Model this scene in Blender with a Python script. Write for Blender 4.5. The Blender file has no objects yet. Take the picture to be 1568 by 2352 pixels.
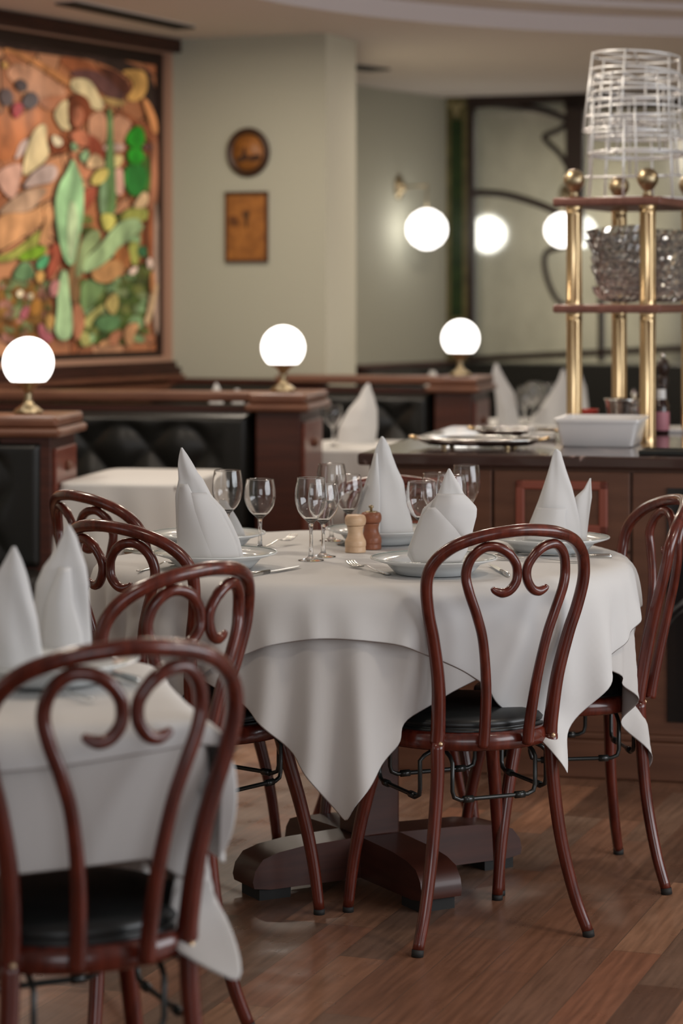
import bpy, bmesh, math, random, zlib, base64
from mathutils import Vector, Matrix
import numpy as np

# ------------------------------------------------------------------ camera, world, light, exposure
SC = bpy.context.scene
COL = SC.collection
F, CX, HZ, EYE = 5553.0, 784.0, 680.0, 1.369      # focal length and horizon in px, eye height in m
cam_d = bpy.data.cameras.new('camera'); cam = bpy.data.objects.new('camera', cam_d); COL.objects.link(cam)
cam.location = (0, 0, EYE); cam.rotation_euler = (math.radians(90), 0, 0)
cam_d.sensor_fit = 'VERTICAL'; cam_d.sensor_height = 36.0; cam_d.sensor_width = 24.0; cam_d.lens = 85.0
cam_d.shift_y = -(1176.0 - HZ) / 2352.0
cam_d.clip_start = 0.1; cam_d.clip_end = 60
cam_d.dof.use_dof = True; cam_d.dof.focus_distance = 5.25; cam_d.dof.aperture_fstop = 3.0
SC.camera = cam
SC.view_settings.view_transform = 'Standard'; SC.view_settings.look = 'None'
SC.view_settings.gamma = 1.0; SC.view_settings.use_curve_mapping = False
SC.view_settings.exposure = -0.10
world = bpy.data.worlds.new('world'); SC.world = world; world.use_nodes = True
world.node_tree.nodes['Background'].inputs[0].default_value = (0.75, 0.85, 1.0, 1)
world.node_tree.nodes['Background'].inputs[1].default_value = 0.3

def area(name, loc, target, sx, sy, power, color):
    l = bpy.data.lights.new(name, 'AREA'); l.shape = 'RECTANGLE'; l.size = sx; l.size_y = sy
    l.energy = power; l.color = color
    o = bpy.data.objects.new(name, l); COL.objects.link(o); o.location = loc
    o.rotation_euler = (Vector(target) - Vector(loc)).to_track_quat('-Z', 'Y').to_euler()
    return o
DAY = (0.93, 0.96, 1.0)
WARM = (1.0, 0.87, 0.72)
area('daylight_side_window', (4.4, 3.4, 1.55), (0, 5.4, 0.8), 4.2, 1.7, 140, DAY)
area('daylight_front_window', (0.9, -2.8, 1.6), (0.0, 11.0, 2.3), 3.4, 1.7, 64, DAY)
area('left_fill_light', (-4.05, 3.0, 1.5), (0, 6.0, 0.8), 2.0, 1.5, 12, (0.92, 0.94, 1.0))  # added fill light; the left wall has no window
def spot(x, y, power, z=2.56, size=0.25):
    area('ceiling_fill_light', (x, y, z), (x, y, 0), size, size, power, WARM)  # added warm fill under the ceiling, without any fixture
for x, y, p in ((-1.3, 6.6, 17), (0.1, 7.6, 17), (1.3, 4.2, 12), (-0.9, 3.6, 7), (-0.5, 10.2, 18), (1.0, 12.4, 22), (2.6, 7.0, 13), (-1.6, 8.6, 11), (2.6, 12.5, 15), (0.7, 9.2, 13)):
    spot(x, y, p * 1.15)

# ------------------------------------------------------------------ helpers
def W(px, py, Y): return Vector(((px - CX) * Y / F, Y, EYE - (py - HZ) * Y / F))
def X(px, Y): return (px - CX) * Y / F
def Z(py, Y): return EYE - (py - HZ) * Y / F

def s2l(c): return tuple(((v / 255.) / 12.92 if v / 255. <= 0.04045 else ((v / 255. + 0.055) / 1.055) ** 2.4) for v in c)

def mat(name, col, rough=0.5, metal=0.0, coat=0.0, trans=0.0, ior=1.45, emit=None, estr=0.0, noise=None, bump=None, spec=0.5, sheen=0.0, col2=None):
    m = bpy.data.materials.new(name); m.use_nodes = True
    nt = m.node_tree; b = nt.nodes['Principled BSDF']
    b.inputs['Base Color'].default_value = (*col, 1); b.inputs['Roughness'].default_value = rough
    b.inputs['Metallic'].default_value = metal; b.inputs['Coat Weight'].default_value = coat
    b.inputs['Coat Roughness'].default_value = 0.12
    b.inputs['Transmission Weight'].default_value = trans; b.inputs['IOR'].default_value = ior
    b.inputs['Specular IOR Level'].default_value = spec
    if sheen: b.inputs['Sheen Weight'].default_value = sheen
    if emit: b.inputs['Emission Color'].default_value = (*emit, 1); b.inputs['Emission Strength'].default_value = estr
    if noise or bump:
        tc = nt.nodes.new('ShaderNodeTexCoord')
    if noise:     # noise = (scale xyz, detail, strength)  mixes col with col2
        mp = nt.nodes.new('ShaderNodeMapping'); mp.inputs['Scale'].default_value = noise[0]
        n = nt.nodes.new('ShaderNodeTexNoise'); n.inputs['Scale'].default_value = 1.0; n.inputs['Detail'].default_value = noise[1]
        r = nt.nodes.new('ShaderNodeValToRGB'); r.color_ramp.elements[0].position = 0.35; r.color_ramp.elements[1].position = 0.68
        r.color_ramp.elements[0].color = (*col, 1); r.color_ramp.elements[1].color = (*(col2 or col), 1)
        nt.links.new(tc.outputs['Object'], mp.inputs[0]); nt.links.new(mp.outputs[0], n.inputs['Vector'])
        nt.links.new(n.outputs[0], r.inputs[0]); nt.links.new(r.outputs[0], b.inputs['Base Color'])
    if bump:      # bump = (scale, strength, distance)
        n2 = nt.nodes.new('ShaderNodeTexNoise'); n2.inputs['Scale'].default_value = bump[0]; n2.inputs['Detail'].default_value = 3
        bp = nt.nodes.new('ShaderNodeBump'); bp.inputs['Strength'].default_value = bump[1]; bp.inputs['Distance'].default_value = bump[2]
        nt.links.new(tc.outputs['Object'], n2.inputs['Vector']); nt.links.new(n2.outputs[0], bp.inputs['Height'])
        nt.links.new(bp.outputs[0], b.inputs['Normal'])
    return m

M = {}
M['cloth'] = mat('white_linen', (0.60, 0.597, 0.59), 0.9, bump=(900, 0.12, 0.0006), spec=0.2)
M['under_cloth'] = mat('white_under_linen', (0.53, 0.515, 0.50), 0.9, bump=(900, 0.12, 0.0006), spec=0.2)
M['napkin'] = mat('white_napkin_linen', (0.61, 0.61, 0.61), 0.9, bump=(1200, 0.15, 0.0006), spec=0.2)
M['bentwood'] = mat('mahogany_bentwood', (0.060, 0.008, 0.004), 0.27, coat=0.4, noise=((60, 60, 9), 5, 1), col2=(0.125, 0.020, 0.010))
M['frame_dark'] = mat('dark_frame_wood', (0.028, 0.008, 0.005), 0.45, noise=((6, 6, 50), 5, 1), col2=(0.055, 0.016, 0.009))
M['leather'] = mat('black_leather', (0.010, 0.010, 0.009), 0.36, bump=(220, 0.25, 0.001), spec=0.45)
M['vinyl'] = mat('black_vinyl', (0.012, 0.013, 0.013), 0.33, bump=(300, 0.15, 0.0006))
M['wood'] = mat('dark_mahogany', (0.040, 0.010, 0.006), 0.42, coat=0.1, noise=((4, 4, 50), 6, 1), col2=(0.068, 0.018, 0.010))
M['wood_lit_side'] = mat('mahogany_lit_side', (0.13, 0.030, 0.018), 0.36, coat=0.3, noise=((4, 4, 40), 6, 1), col2=(0.18, 0.045, 0.026))  # lit side of the booth posts put into a lighter, redder wood colour
M['wood_counter'] = mat('brown_counter_wood', (0.085, 0.034, 0.018), 0.42, noise=((3, 3, 30), 6, 1), col2=(0.12, 0.05, 0.027))
M['pale_rail'] = mat('pale_moulding_wood', (0.46, 0.27, 0.19), 0.4)
M['wood_rail'] = mat('brown_rail_wood', (0.125, 0.048, 0.027), 0.4, noise=((6, 6, 60), 5, 1), col2=(0.19, 0.080, 0.045))
M['moulding_red'] = mat('red_moulding_wood', (0.21, 0.055, 0.034), 0.40, coat=0.1)
M['wood_black'] = mat('blackish_wood', (0.022, 0.010, 0.007), 0.4)
M['wall'] = mat('sage_wall_paint', (0.43, 0.425, 0.345), 0.75, bump=(60, 0.05, 0.002))
M['wall_lit_side'] = mat('wall_paint_lit_side', (0.66, 0.64, 0.52), 0.75)  # light on the pillar's right face put into a paler wall colour
M['ceiling'] = mat('ceiling_paint', (0.74, 0.68, 0.63), 0.8, bump=(40, 0.04, 0.002))
M['cove'] = mat('cove_paint_lit', (0.80, 0.74, 0.74), 0.8)  # daylight on the raised ceiling's rim painted in as a lighter tone
M['black'] = mat('black_metal', (0.012, 0.014, 0.013), 0.32, coat=0.2)
M['rubber'] = mat('rubber', (0.015, 0.014, 0.013), 0.7)
M['brass'] = mat('polished_brass', (0.62, 0.45, 0.25), 0.28, metal=1.0, bump=(18, 0.25, 0.003))
M['old_brass'] = mat('old_brass', (0.40, 0.32, 0.20), 0.36, metal=1.0)
M['screw'] = mat('brass_screw', (0.62, 0.46, 0.30), 0.3, metal=1.0)
M['steel'] = mat('stainless_steel', (0.62, 0.62, 0.60), 0.2, metal=1.0)
M['wire'] = mat('brushed_wire', (0.78, 0.79, 0.80), 0.4, metal=0.4)
M['glass'] = mat('clear_glass', (1, 1, 1), 0.0, trans=1.0, ior=1.46)
M['cut_glass'] = mat('cut_glass', (1.0, 1.0, 1.0), 0.0, trans=0.96, ior=1.5)
M['globe'] = mat('opal_glass_lit', (0.9, 0.9, 0.88), 0.3, emit=(1.0, 0.955, 0.90), estr=4.2)
M['porcelain'] = mat('white_porcelain', (0.68, 0.70, 0.70), 0.16, coat=0.3)
M['porcelain_rim'] = mat('grey_green_plate_line', (0.22, 0.28, 0.27), 0.2)
M['dish'] = mat('white_dish', (0.66, 0.65, 0.65), 0.25)
M['wood_light'] = mat('beech_mill', (0.56, 0.37, 0.23), 0.38, noise=((30, 30, 90), 5, 1), col2=(0.64, 0.45, 0.29))
M['wood_mill'] = mat('brown_mill', (0.24, 0.085, 0.045), 0.35, noise=((30, 30, 90), 5, 1), col2=(0.31, 0.115, 0.06))
M['mirror'] = mat('aged_mirror', (0.58, 0.60, 0.56), 0.10, metal=0.8, noise=((5, 5, 3), 6, 1), col2=(0.74, 0.76, 0.71))
M['green_tile'] = mat('green_glass_tile', (0.012, 0.028, 0.008), 0.2, noise=((2, 2, 9), 2, 1), col2=(0.025, 0.05, 0.012))
M['gilt'] = mat('olive_gilt', (0.085, 0.07, 0.022), 0.5, noise=((14, 14, 14), 3, 1), col2=(0.16, 0.135, 0.05))
M['dark'] = mat('dark_slot', (0.02, 0.018, 0.016), 0.8)
M['red'] = mat('red_glaze', (0.33, 0.025, 0.012), 0.3)
M['pink'] = mat('pink_label', (0.42, 0.17, 0.21), 0.5)
M['crimson'] = mat('crimson_label', (0.30, 0.02, 0.03), 0.5)
M['sauce'] = mat('dark_sauce_glass', (0.02, 0.008, 0.008), 0.12, coat=0.4)
M['white_plastic'] = mat('white_plastic', (0.7, 0.7, 0.7), 0.4)

def marble(name, base, vein, scale, lo, hi):
    m = bpy.data.materials.new(name); m.use_nodes = True; nt = m.node_tree; b = nt.nodes['Principled BSDF']
    b.inputs['Roughness'].default_value = 0.12; b.inputs['Coat Weight'].default_value = 0.3
    tc = nt.nodes.new('ShaderNodeTexCoord'); n = nt.nodes.new('ShaderNodeTexNoise'); n.inputs['Scale'].default_value = scale
    n.inputs['Detail'].default_value = 5; n.inputs['Distortion'].default_value = 1.6
    r = nt.nodes.new('ShaderNodeValToRGB'); e = r.color_ramp.elements
    e[0].position = lo; e[0].color = (*base, 1); e[1].position = hi; e[1].color = (*vein, 1)
    x = e.new(hi + 0.05); x.color = (*base, 1)
    nt.links.new(tc.outputs['Object'], n.inputs['Vector']); nt.links.new(n.outputs[0], r.inputs[0]); nt.links.new(r.outputs[0], b.inputs['Base Color'])
    return m
M['marble'] = marble('dark_red_marble', (0.045, 0.024, 0.020), (0.30, 0.22, 0.20), 5.0, 0.56, 0.60)
M['black_marble'] = marble('black_marble_white_veins', (0.008, 0.008, 0.008), (0.55, 0.53, 0.50), 2.6, 0.52, 0.57)

def floor_material():
    m = bpy.data.materials.new('wood_floor_planks'); m.use_nodes = True; nt = m.node_tree; b = nt.nodes['Principled BSDF']
    L = nt.links.new
    tc = nt.nodes.new('ShaderNodeTexCoord'); mp = nt.nodes.new('ShaderNodeMapping'); mp.inputs['Rotation'].default_value = (0, 0, math.radians(-(90 - 19.5)))
    L(tc.outputs['Object'], mp.inputs[0])
    br = nt.nodes.new('ShaderNodeTexBrick'); br.inputs['Scale'].default_value = 1.0
    br.inputs['Brick Width'].default_value = 0.62; br.inputs['Row Height'].default_value = 0.105; br.inputs['Mortar Size'].default_value = 0.0012
    br.inputs['Color1'].default_value = (0, 0, 0, 1); br.inputs['Color2'].default_value = (1, 1, 1, 1); br.inputs['Mortar'].default_value = (0.5, 0.5, 0.5, 1)
    br.offset = 0.37; br.offset_frequency = 3; br.inputs['Bias'].default_value = 0.0
    L(mp.outputs[0], br.inputs['Vector'])
    r = nt.nodes.new('ShaderNodeValToRGB'); e = r.color_ramp.elements
    e[0].position = 0.0; e[0].color = (0.10, 0.055, 0.036, 1); e[1].position = 1.0; e[1].color = (0.30, 0.165, 0.10, 1)
    a = e.new(0.3); a.color = (0.21, 0.10, 0.060, 1); a = e.new(0.55); a.color = (0.165, 0.105, 0.074, 1); a = e.new(0.8); a.color = (0.25, 0.11, 0.064, 1)
    L(br.outputs['Color'], r.inputs[0])
    mp2 = nt.nodes.new('ShaderNodeMapping'); mp2.inputs['Scale'].default_value = (5, 70, 5); L(mp.outputs[0], mp2.inputs[0])
    n = nt.nodes.new('ShaderNodeTexNoise'); n.inputs['Scale'].default_value = 1.0; n.inputs['Detail'].default_value = 6; L(mp2.outputs[0], n.inputs['Vector'])
    r2 = nt.nodes.new('ShaderNodeValToRGB'); r2.color_ramp.elements[0].position = 0.25; r2.color_ramp.elements[0].color = (0.62, 0.60, 0.58, 1)
    r2.color_ramp.elements[1].position = 0.75; r2.color_ramp.elements[1].color = (1.25, 1.22, 1.2, 1); L(n.outputs[0], r2.inputs[0])
    mx = nt.nodes.new('ShaderNodeMix'); mx.data_type = 'RGBA'; mx.blend_type = 'MULTIPLY'; mx.inputs[0].default_value = 1.0
    L(r.outputs[0], mx.inputs[6]); L(r2.outputs[0], mx.inputs[7])
    mm = nt.nodes.new('ShaderNodeMix'); mm.data_type = 'RGBA'; mm.inputs[7].default_value = (0.10, 0.055, 0.035, 1)
    mf = nt.nodes.new('ShaderNodeMath'); mf.operation = 'MULTIPLY'; mf.inputs[1].default_value = 0.6; L(br.outputs['Fac'], mf.inputs[0])
    L(mf.outputs[0], mm.inputs[0]); L(mx.outputs[2], mm.inputs[6]); L(mm.outputs[2], b.inputs['Base Color'])
    n3 = nt.nodes.new('ShaderNodeTexNoise'); n3.inputs['Scale'].default_value = 9; n3.inputs['Detail'].default_value = 8; L(mp.outputs[0], n3.inputs['Vector'])
    r3 = nt.nodes.new('ShaderNodeMapRange'); r3.inputs[1].default_value = 0.3; r3.inputs[2].default_value = 0.7; r3.inputs[3].default_value = 0.24; r3.inputs[4].default_value = 0.44
    L(n3.outputs[0], r3.inputs[0]); L(r3.outputs[0], b.inputs['Roughness'])
    bp = nt.nodes.new('ShaderNodeBump'); bp.inputs['Strength'].default_value = 0.15; bp.inputs['Distance'].default_value = 0.001
    L(n.outputs[0], bp.inputs['Height']); L(bp.outputs[0], b.inputs['Normal'])
    return m
M['floor'] = floor_material()

class MB:
    """collects shapes and links them as one mesh object"""
    def __init__(s): s.v = []; s.f = []; s.mi = []; s.sm = []
    def add(s, vs, fs, mi=0, smooth=True):
        o = len(s.v); s.v += [tuple(p) for p in vs]
        for f in fs: s.f.append(tuple(i + o for i in f)); s.mi.append(mi); s.sm.append(smooth)
    def box(s, c, d, mi=0, bev=0.0, rz=0.0, seg=2):
        bm = bmesh.new(); bmesh.ops.create_cube(bm, size=1.0)
        for v in bm.verts: v.co = Vector((v.co.x * d[0], v.co.y * d[1], v.co.z * d[2]))
        if bev > 0: bmesh.ops.bevel(bm, geom=list(bm.edges), offset=bev, segments=seg, affect='EDGES', profile=0.5)
        R = Matrix.Rotation(rz, 3, 'Z')
        for v in bm.verts: v.co = R @ v.co + Vector(c)
        s.bm(bm, mi, False)
    def bm(s, bm, mi=0, smooth=True):
        bm.verts.index_update(); s.add([v.co.copy() for v in bm.verts], [[v.index for v in f.verts] for f in bm.faces], mi, smooth); bm.free()
    def tube(s, pts, rad, n=12, mi=0, cap=True, flat=1.0):
        pts = [Vector(p) for p in pts]; k = len(pts)
        if not hasattr(rad, '__len__'): rad = [rad] * k
        T = [(pts[min(i + 1, k - 1)] - pts[max(i - 1, 0)]).normalized() for i in range(k)]
        u = T[0].orthogonal().normalized()
        if abs(T[0].z) < 0.95: u = (Vector((0, 0, 1)) - T[0] * T[0].z).normalized()
        vs = []; fs = []
        for i in range(k):
            u = (u - T[i] * u.dot(T[i])).normalized(); w = T[i].cross(u)
            for j in range(n):
                a = 2 * math.pi * j / n; vs.append(pts[i] + u * (math.cos(a) * rad[i]) + w * (math.sin(a) * rad[i] * flat))
        for i in range(k - 1):
            for j in range(n): fs.append((i * n + j, i * n + (j + 1) % n, (i + 1) * n + (j + 1) % n, (i + 1) * n + j))
        if cap: fs.append(tuple(range(n))[::-1]); fs.append(tuple(range((k - 1) * n, k * n)))
        s.add(vs, fs, mi)
    def lathe(s, prof, c=(0, 0, 0), n=32, mi=0, smooth=True, squash=1.0, R=None):
        vs = []; fs = []; k = len(prof); c = Vector(c)
        for r, z in prof:
            for j in range(n):
                a = 2 * math.pi * j / n; p = Vector((r * math.cos(a), r * squash * math.sin(a), z))
                vs.append((R @ p if R else p) + c)
        for i in range(k - 1):
            for j in range(n): fs.append((i * n + j, i * n + (j + 1) % n, (i + 1) * n + (j + 1) % n, (i + 1) * n + j))
        if prof[0][0] > 1e-5: fs.append(tuple(range(n))[::-1])
        if prof[-1][0] > 1e-5: fs.append(tuple(range((k - 1) * n, k * n)))
        s.add(vs, fs, mi, smooth)
    def prism(s, poly, z0, z1, mi=0, xf=None, smooth=False):
        n = len(poly); xf = xf or (lambda a, b, c: Vector((a, b, c)))
        ar = sum(poly[i][0] * poly[(i + 1) % n][1] - poly[(i + 1) % n][0] * poly[i][1] for i in range(n))
        if ar < 0: poly = poly[::-1]
        vs = [xf(x, y, z0) for x, y in poly] + [xf(x, y, z1) for x, y in poly]
        fs = [tuple(range(n))[::-1], tuple(range(n, 2 * n))] + [(i, (i + 1) % n, n + (i + 1) % n, n + i) for i in range(n)]
        s.add(vs, fs, mi, smooth)
    def grid(s, fn, nu, nv, mi=0, smooth=True, closed=False):
        vs = [fn(i / (nu if closed else nu - 1), j / (nv - 1)) for j in range(nv) for i in range(nu)]
        fs = []
        for j in range(nv - 1):
            for i in range(nu if closed else nu - 1):
                a = j * nu + i; b = j * nu + (i + 1) % nu; fs.append((a, b, b + nu, a + nu))
        s.add(vs, fs, mi, smooth)
    def build(s, name, mats, parent=None, label=None, cat=None, group=None, kind=None, loc=None, rz=None, weld=False, auto=None):
        me = bpy.data.meshes.new(name); me.from_pydata([tuple(v) for v in s.v], [], s.f)
        if not isinstance(mats, (list, tuple)): mats = [mats]
        for m in mats: me.materials.append(M[m] if isinstance(m, str) else m)
        for p, mi, sm in zip(me.polygons, s.mi, s.sm): p.material_index = mi; p.use_smooth = sm
        bm = bmesh.new(); bm.from_mesh(me)
        if weld: bmesh.ops.remove_doubles(bm, verts=bm.verts, dist=1e-5)
        bmesh.ops.recalc_face_normals(bm, faces=bm.faces); bm.to_mesh(me); bm.free()
        me.update()
        if auto: me.set_sharp_from_angle(angle=math.radians(auto))
        o = bpy.data.objects.new(name, me); COL.objects.link(o)
        if parent: o.parent = parent
        if loc is not None: o.location = loc
        if rz is not None: o.rotation_euler = (0, 0, rz)
        if label: o['label'] = label
        if cat: o['category'] = cat
        if group: o['group'] = group
        if kind: o['kind'] = kind
        return o

def thing(name, label, cat, loc=(0, 0, 0), rz=0.0, group=None):
    o = bpy.data.objects.new(name, None); COL.objects.link(o); o.empty_display_size = 0.05
    o.location = loc; o.rotation_euler = (0, 0, rz); o['label'] = label; o['category'] = cat
    if group: o['group'] = group
    return o
def dup(root, loc, rz, label, group=None, s=1.0):
    r = root.copy(); COL.objects.link(r); r.location = loc; r.rotation_euler = (0, 0, rz); r['label'] = label
    if group: r['group'] = group
    if s != 1.0: r.scale = (s, s, s)
    for ch in list(root.children):
        c = ch.copy(); COL.objects.link(c); c.parent = r
        for g in list(ch.children):
            d = g.copy(); COL.objects.link(d); d.parent = c
    return r
def smooth_path(pts, sub=6):
    """Catmull-Rom through points (tuples of any length)"""
    P = [np.array(p, float) for p in pts]; P = [2 * P[0] - P[1]] + P + [2 * P[-1] - P[-2]]; out = []
    for i in range(1, len(P) - 2):
        for k in range(sub):
            t = k / sub
            out.append(0.5 * ((2 * P[i]) + (-P[i - 1] + P[i + 1]) * t + (2 * P[i - 1] - 5 * P[i] + 4 * P[i + 1] - P[i + 2]) * t * t + (-P[i - 1] + 3 * P[i] - 3 * P[i + 1] + P[i + 2]) * t ** 3))
    out.append(P[-2]); return out
def solid(o, t, off=0.0):
    md = o.modifiers.new('thickness', 'SOLIDIFY'); md.thickness = t; md.offset = off; return o

# ------------------------------------------------------------------ the room
CEIL = 2.6
b = MB(); b.add([(-5, -3.2, 0), (5, -3.2, 0), (5, 16, 0), (-5, 16, 0)], [(0, 1, 2, 3)], 0, False)
b.build('floor', 'floor', kind='structure')

def wall(name, pts, z0=0.0, z1=CEIL, th=0.12, m='wall', side=1):
    """vertical slab along a polyline, thickness to the left of the direction of travel * side"""
    b = MB(); P = [Vector((x, y)) for x, y in pts]
    for a, c in zip(P[:-1], P[1:]):
        d = (c - a).normalized(); n = Vector((-d.y, d.x)) * th * side
        b.prism([tuple(a), tuple(c), tuple(c + n), tuple(a + n)], z0, z1)
    return b.build(name, m, kind='structure')
WL1 = Vector((-0.82, 11.70)); WLd = Vector((-0.49, -0.872)).normalized(); WL0 = WL1 + WLd * 6.6
wall('wall_left', [tuple(WL1), tuple(WL0), (WL0.x, -3.0)], side=-1)
wall('wall_pillar', [(-0.95, 11.66), (-0.073, 11.32)], side=1, m='wall')
wall('wall_pillar_side', [(-0.0728, 11.3205), (0.07, 11.68), (0.07, 13.9)], side=1, m='wall_lit_side')
wall('wall_lamp', [(0.0, 13.95), (0.66, 15.02)], side=1)
MR0 = Vector((0.66, 15.02)); MRd = Vector((0.936, -0.352)).normalized()
wall('wall_mirror', [tuple(MR0), tuple(MR0 + MRd * 4.4)], side=1)
b = MB()     # right wall with a window opening for the daylight
for y0, y1, z0, z1 in ((-3.0, 1.2, 0, CEIL), (5.6, 13.8, 0, CEIL), (1.2, 5.6, 0, 0.6), (1.2, 5.6, 2.45, CEIL)):
    b.prism([(4.6, y0), (4.72, y0), (4.72, y1), (4.6, y1)], z0, z1)
b.build('wall_right', 'wall', kind='structure')
b = MB()
for x0, x1, z0, z1 in ((-5, -1.0, 0, CEIL), (2.8, 4.8, 0, CEIL), (-1.0, 2.8, 0, 0.6), (-1.0, 2.8, 2.5, CEIL)):
    b.prism([(x0, -3.12), (x1, -3.12), (x1, -3.0), (x0, -3.0)], z0, z1)
b.build('wall_front', 'wall', kind='structure')

CC, CR = Vector((2.2, 8.6)), 2.91         # round raised part of the ceiling
b = MB(); n = 96; vi = []; vo = []
for i in range(n):
    a = 2 * math.pi * i / n; c, s = math.cos(a), math.sin(a)
    vi.append((CC.x + CR * c, CC.y + CR * s, CEIL))
    t = min([(((5.3 if c > 0 else -5.3) - CC.x) / c) if abs(c) > 1e-6 else 1e9, (((16.2 if s > 0 else -3.4) - CC.y) / s) if abs(s) > 1e-6 else 1e9])
    vo.append((CC.x + t * c, CC.y + t * s, CEIL))
b.add(vi + vo, [(i, (i + 1) % n, n + (i + 1) % n, n + i) for i in range(n)], 0, False)
for (x, y) in ((5.3, 16.2), (-5.3, 16.2), (5.3, -3.4), (-5.3, -3.4)):   # corner fills
    d = sorted(range(n), key=lambda i: (vo[i][0] - x) ** 2 + (vo[i][1] - y) ** 2)[:2]
    b.add([vo[d[0]], vo[d[1]], (x, y, CEIL)], [(0, 1, 2)], 0, False)
b.build('ceiling', 'ceiling', kind='structure')
b = MB()
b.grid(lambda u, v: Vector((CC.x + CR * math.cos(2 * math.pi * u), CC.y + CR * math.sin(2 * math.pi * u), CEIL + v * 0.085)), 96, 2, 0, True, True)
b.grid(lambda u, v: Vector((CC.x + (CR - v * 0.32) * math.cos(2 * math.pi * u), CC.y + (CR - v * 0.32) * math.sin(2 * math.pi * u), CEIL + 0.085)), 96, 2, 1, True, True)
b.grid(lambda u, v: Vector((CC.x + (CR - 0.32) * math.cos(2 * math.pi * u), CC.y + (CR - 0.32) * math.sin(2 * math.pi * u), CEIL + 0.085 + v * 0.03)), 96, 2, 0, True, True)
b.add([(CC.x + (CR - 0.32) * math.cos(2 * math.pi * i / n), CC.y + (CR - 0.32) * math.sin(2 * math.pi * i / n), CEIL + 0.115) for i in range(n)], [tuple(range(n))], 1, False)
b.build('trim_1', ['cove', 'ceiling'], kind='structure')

def slot(p0, p1, w, label):      # ventilation slot flush in the ceiling
    a = Vector(p0); c = Vector(p1); d = (c - a); L = d.length; ang = math.atan2(d.y, d.x); mid = (a + c) / 2
    t = thing('ceiling_vent', label, 'vent', (mid.x, mid.y, CEIL - 0.012), ang, 'slot vents in the ceiling')
    b = MB(); b.box((0, 0, 0.004), (L, w, 0.014)); b.build('slot', 'dark', t)
    b = MB()
    for sgn in (-1, 1): b.box((0, sgn * w / 2, 0.010), (L + 0.01, 0.012, 0.006), bev=0.001)
    for sgn in (-1, 1): b.box((sgn * L / 2, 0, 0.010), (0.012, w, 0.006), bev=0.001)
    b.build('frame', 'ceiling', t)
Yc = lambda py: (CEIL - EYE) * F / (HZ - py)
slot((X(150, Yc(2)), Yc(2)), (X(425, Yc(60)), Yc(60)), 0.10, 'long dark slot vent in the ceiling above the stained glass panel')
slot((X(800, Yc(148)), Yc(148)), (X(872, Yc(157)), Yc(157)), 0.14, 'short dark slot vent in the ceiling beside the pillar')

# ------------------------------------------------------------------ stained glass panel on the left wall
wn = Vector((WLd.y, -WLd.x)); wn = -wn if wn.dot(Vector((1, -1))) < 0 else wn      # wall normal into the room
def on_left_wall(px, py):            # point of the photo on the wall plane -> (distance along wall from WL1, height)
    k = (px - CX) / F                # ray: (k*Y, Y)
    # WL1 + WLd*u = (k*Y, Y)
    u = (k * WL1.y - WL1.x) / (WLd.x - k * WLd.y); Y = WL1.y + WLd.y * u
    return u, Z(py, Y)
def wall_xf(u, z, d): p = WL1 + WLd * u + wn * d; return Vector((p.x, p.y, z))
pw = thing('stained_glass_panel', 'large stained glass picture of a garden figure, framed in dark wood on the left wall', 'stained glass', (WL1.x, WL1.y, 0))
sub = Vector((WL1.x, WL1.y, 0))
def local(u, z, d): return wall_xf(u, z, d) - sub
u1, z_top = on_left_wall(393, 96)[0], 2.595
z_bot = 1.0; u2 = 3.3
ci = on_left_wall(378, 124); gi = on_left_wall(352, 165)
def ring_frame(b, o, i, d0, d1, mi=0):
    (ou0, oz0, ou1, oz1), (iu0, iz0, iu1, iz1) = o, i
    for poly in ([(ou0, oz0), (ou1, oz0), (iu1, iz0), (iu0, iz0)], [(ou0, oz1), (ou1, oz1), (iu1, iz1), (iu0, iz1)],
                 [(ou0, oz0), (iu0, iz0), (iu0, iz1), (ou0, oz1)], [(ou1, oz0), (iu1, iz0), (iu1, iz1), (ou1, oz1)]):
        b.prism(poly, d0, d1, mi, local)
zt2 = on_left_wall(375, 118)[1]; zb2 = on_left_wall(375, 829)[1]
zt3 = on_left_wall(366, 125)[1]; zb3 = on_left_wall(366, 818)[1]
ua = u1; ub = on_left_wall(378, 400)[0]; uc = on_left_wall(366, 400)[0]; ud = on_left_wall(354, 400)[0]
zt4 = on_left_wall(352, 150)[1]; zb4 = on_left_wall(352, 805)[1]
b = MB(); ring_frame(b, (ua, z_bot, u2, z_top), (ub, zb2, u2 - 0.1, zt2), 0.0, 0.075)
ring_frame(b, (ua - 0.012, z_bot - 0.02, u2, z_top), (ua + 0.035, z_bot + 0.03, u2 - 0.1, z_top - 0.06), 0.05, 0.10)
b.build('outer_frame', 'frame_dark', pw)
b = MB(); ring_frame(b, (ub, zb2, u2 - 0.1, zt2), (uc, zb3, u2 - 0.15, zt3), 0.0, 0.055)
b.build('inner_moulding', 'pale_rail', pw)
b = MB(); ring_frame(b, (uc, zb3, u2 - 0.15, zt3), (ud, zb4, u2 - 0.2, zt4), 0.0, 0.02)
b.build('dark_border', 'wood_black', pw)

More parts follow.
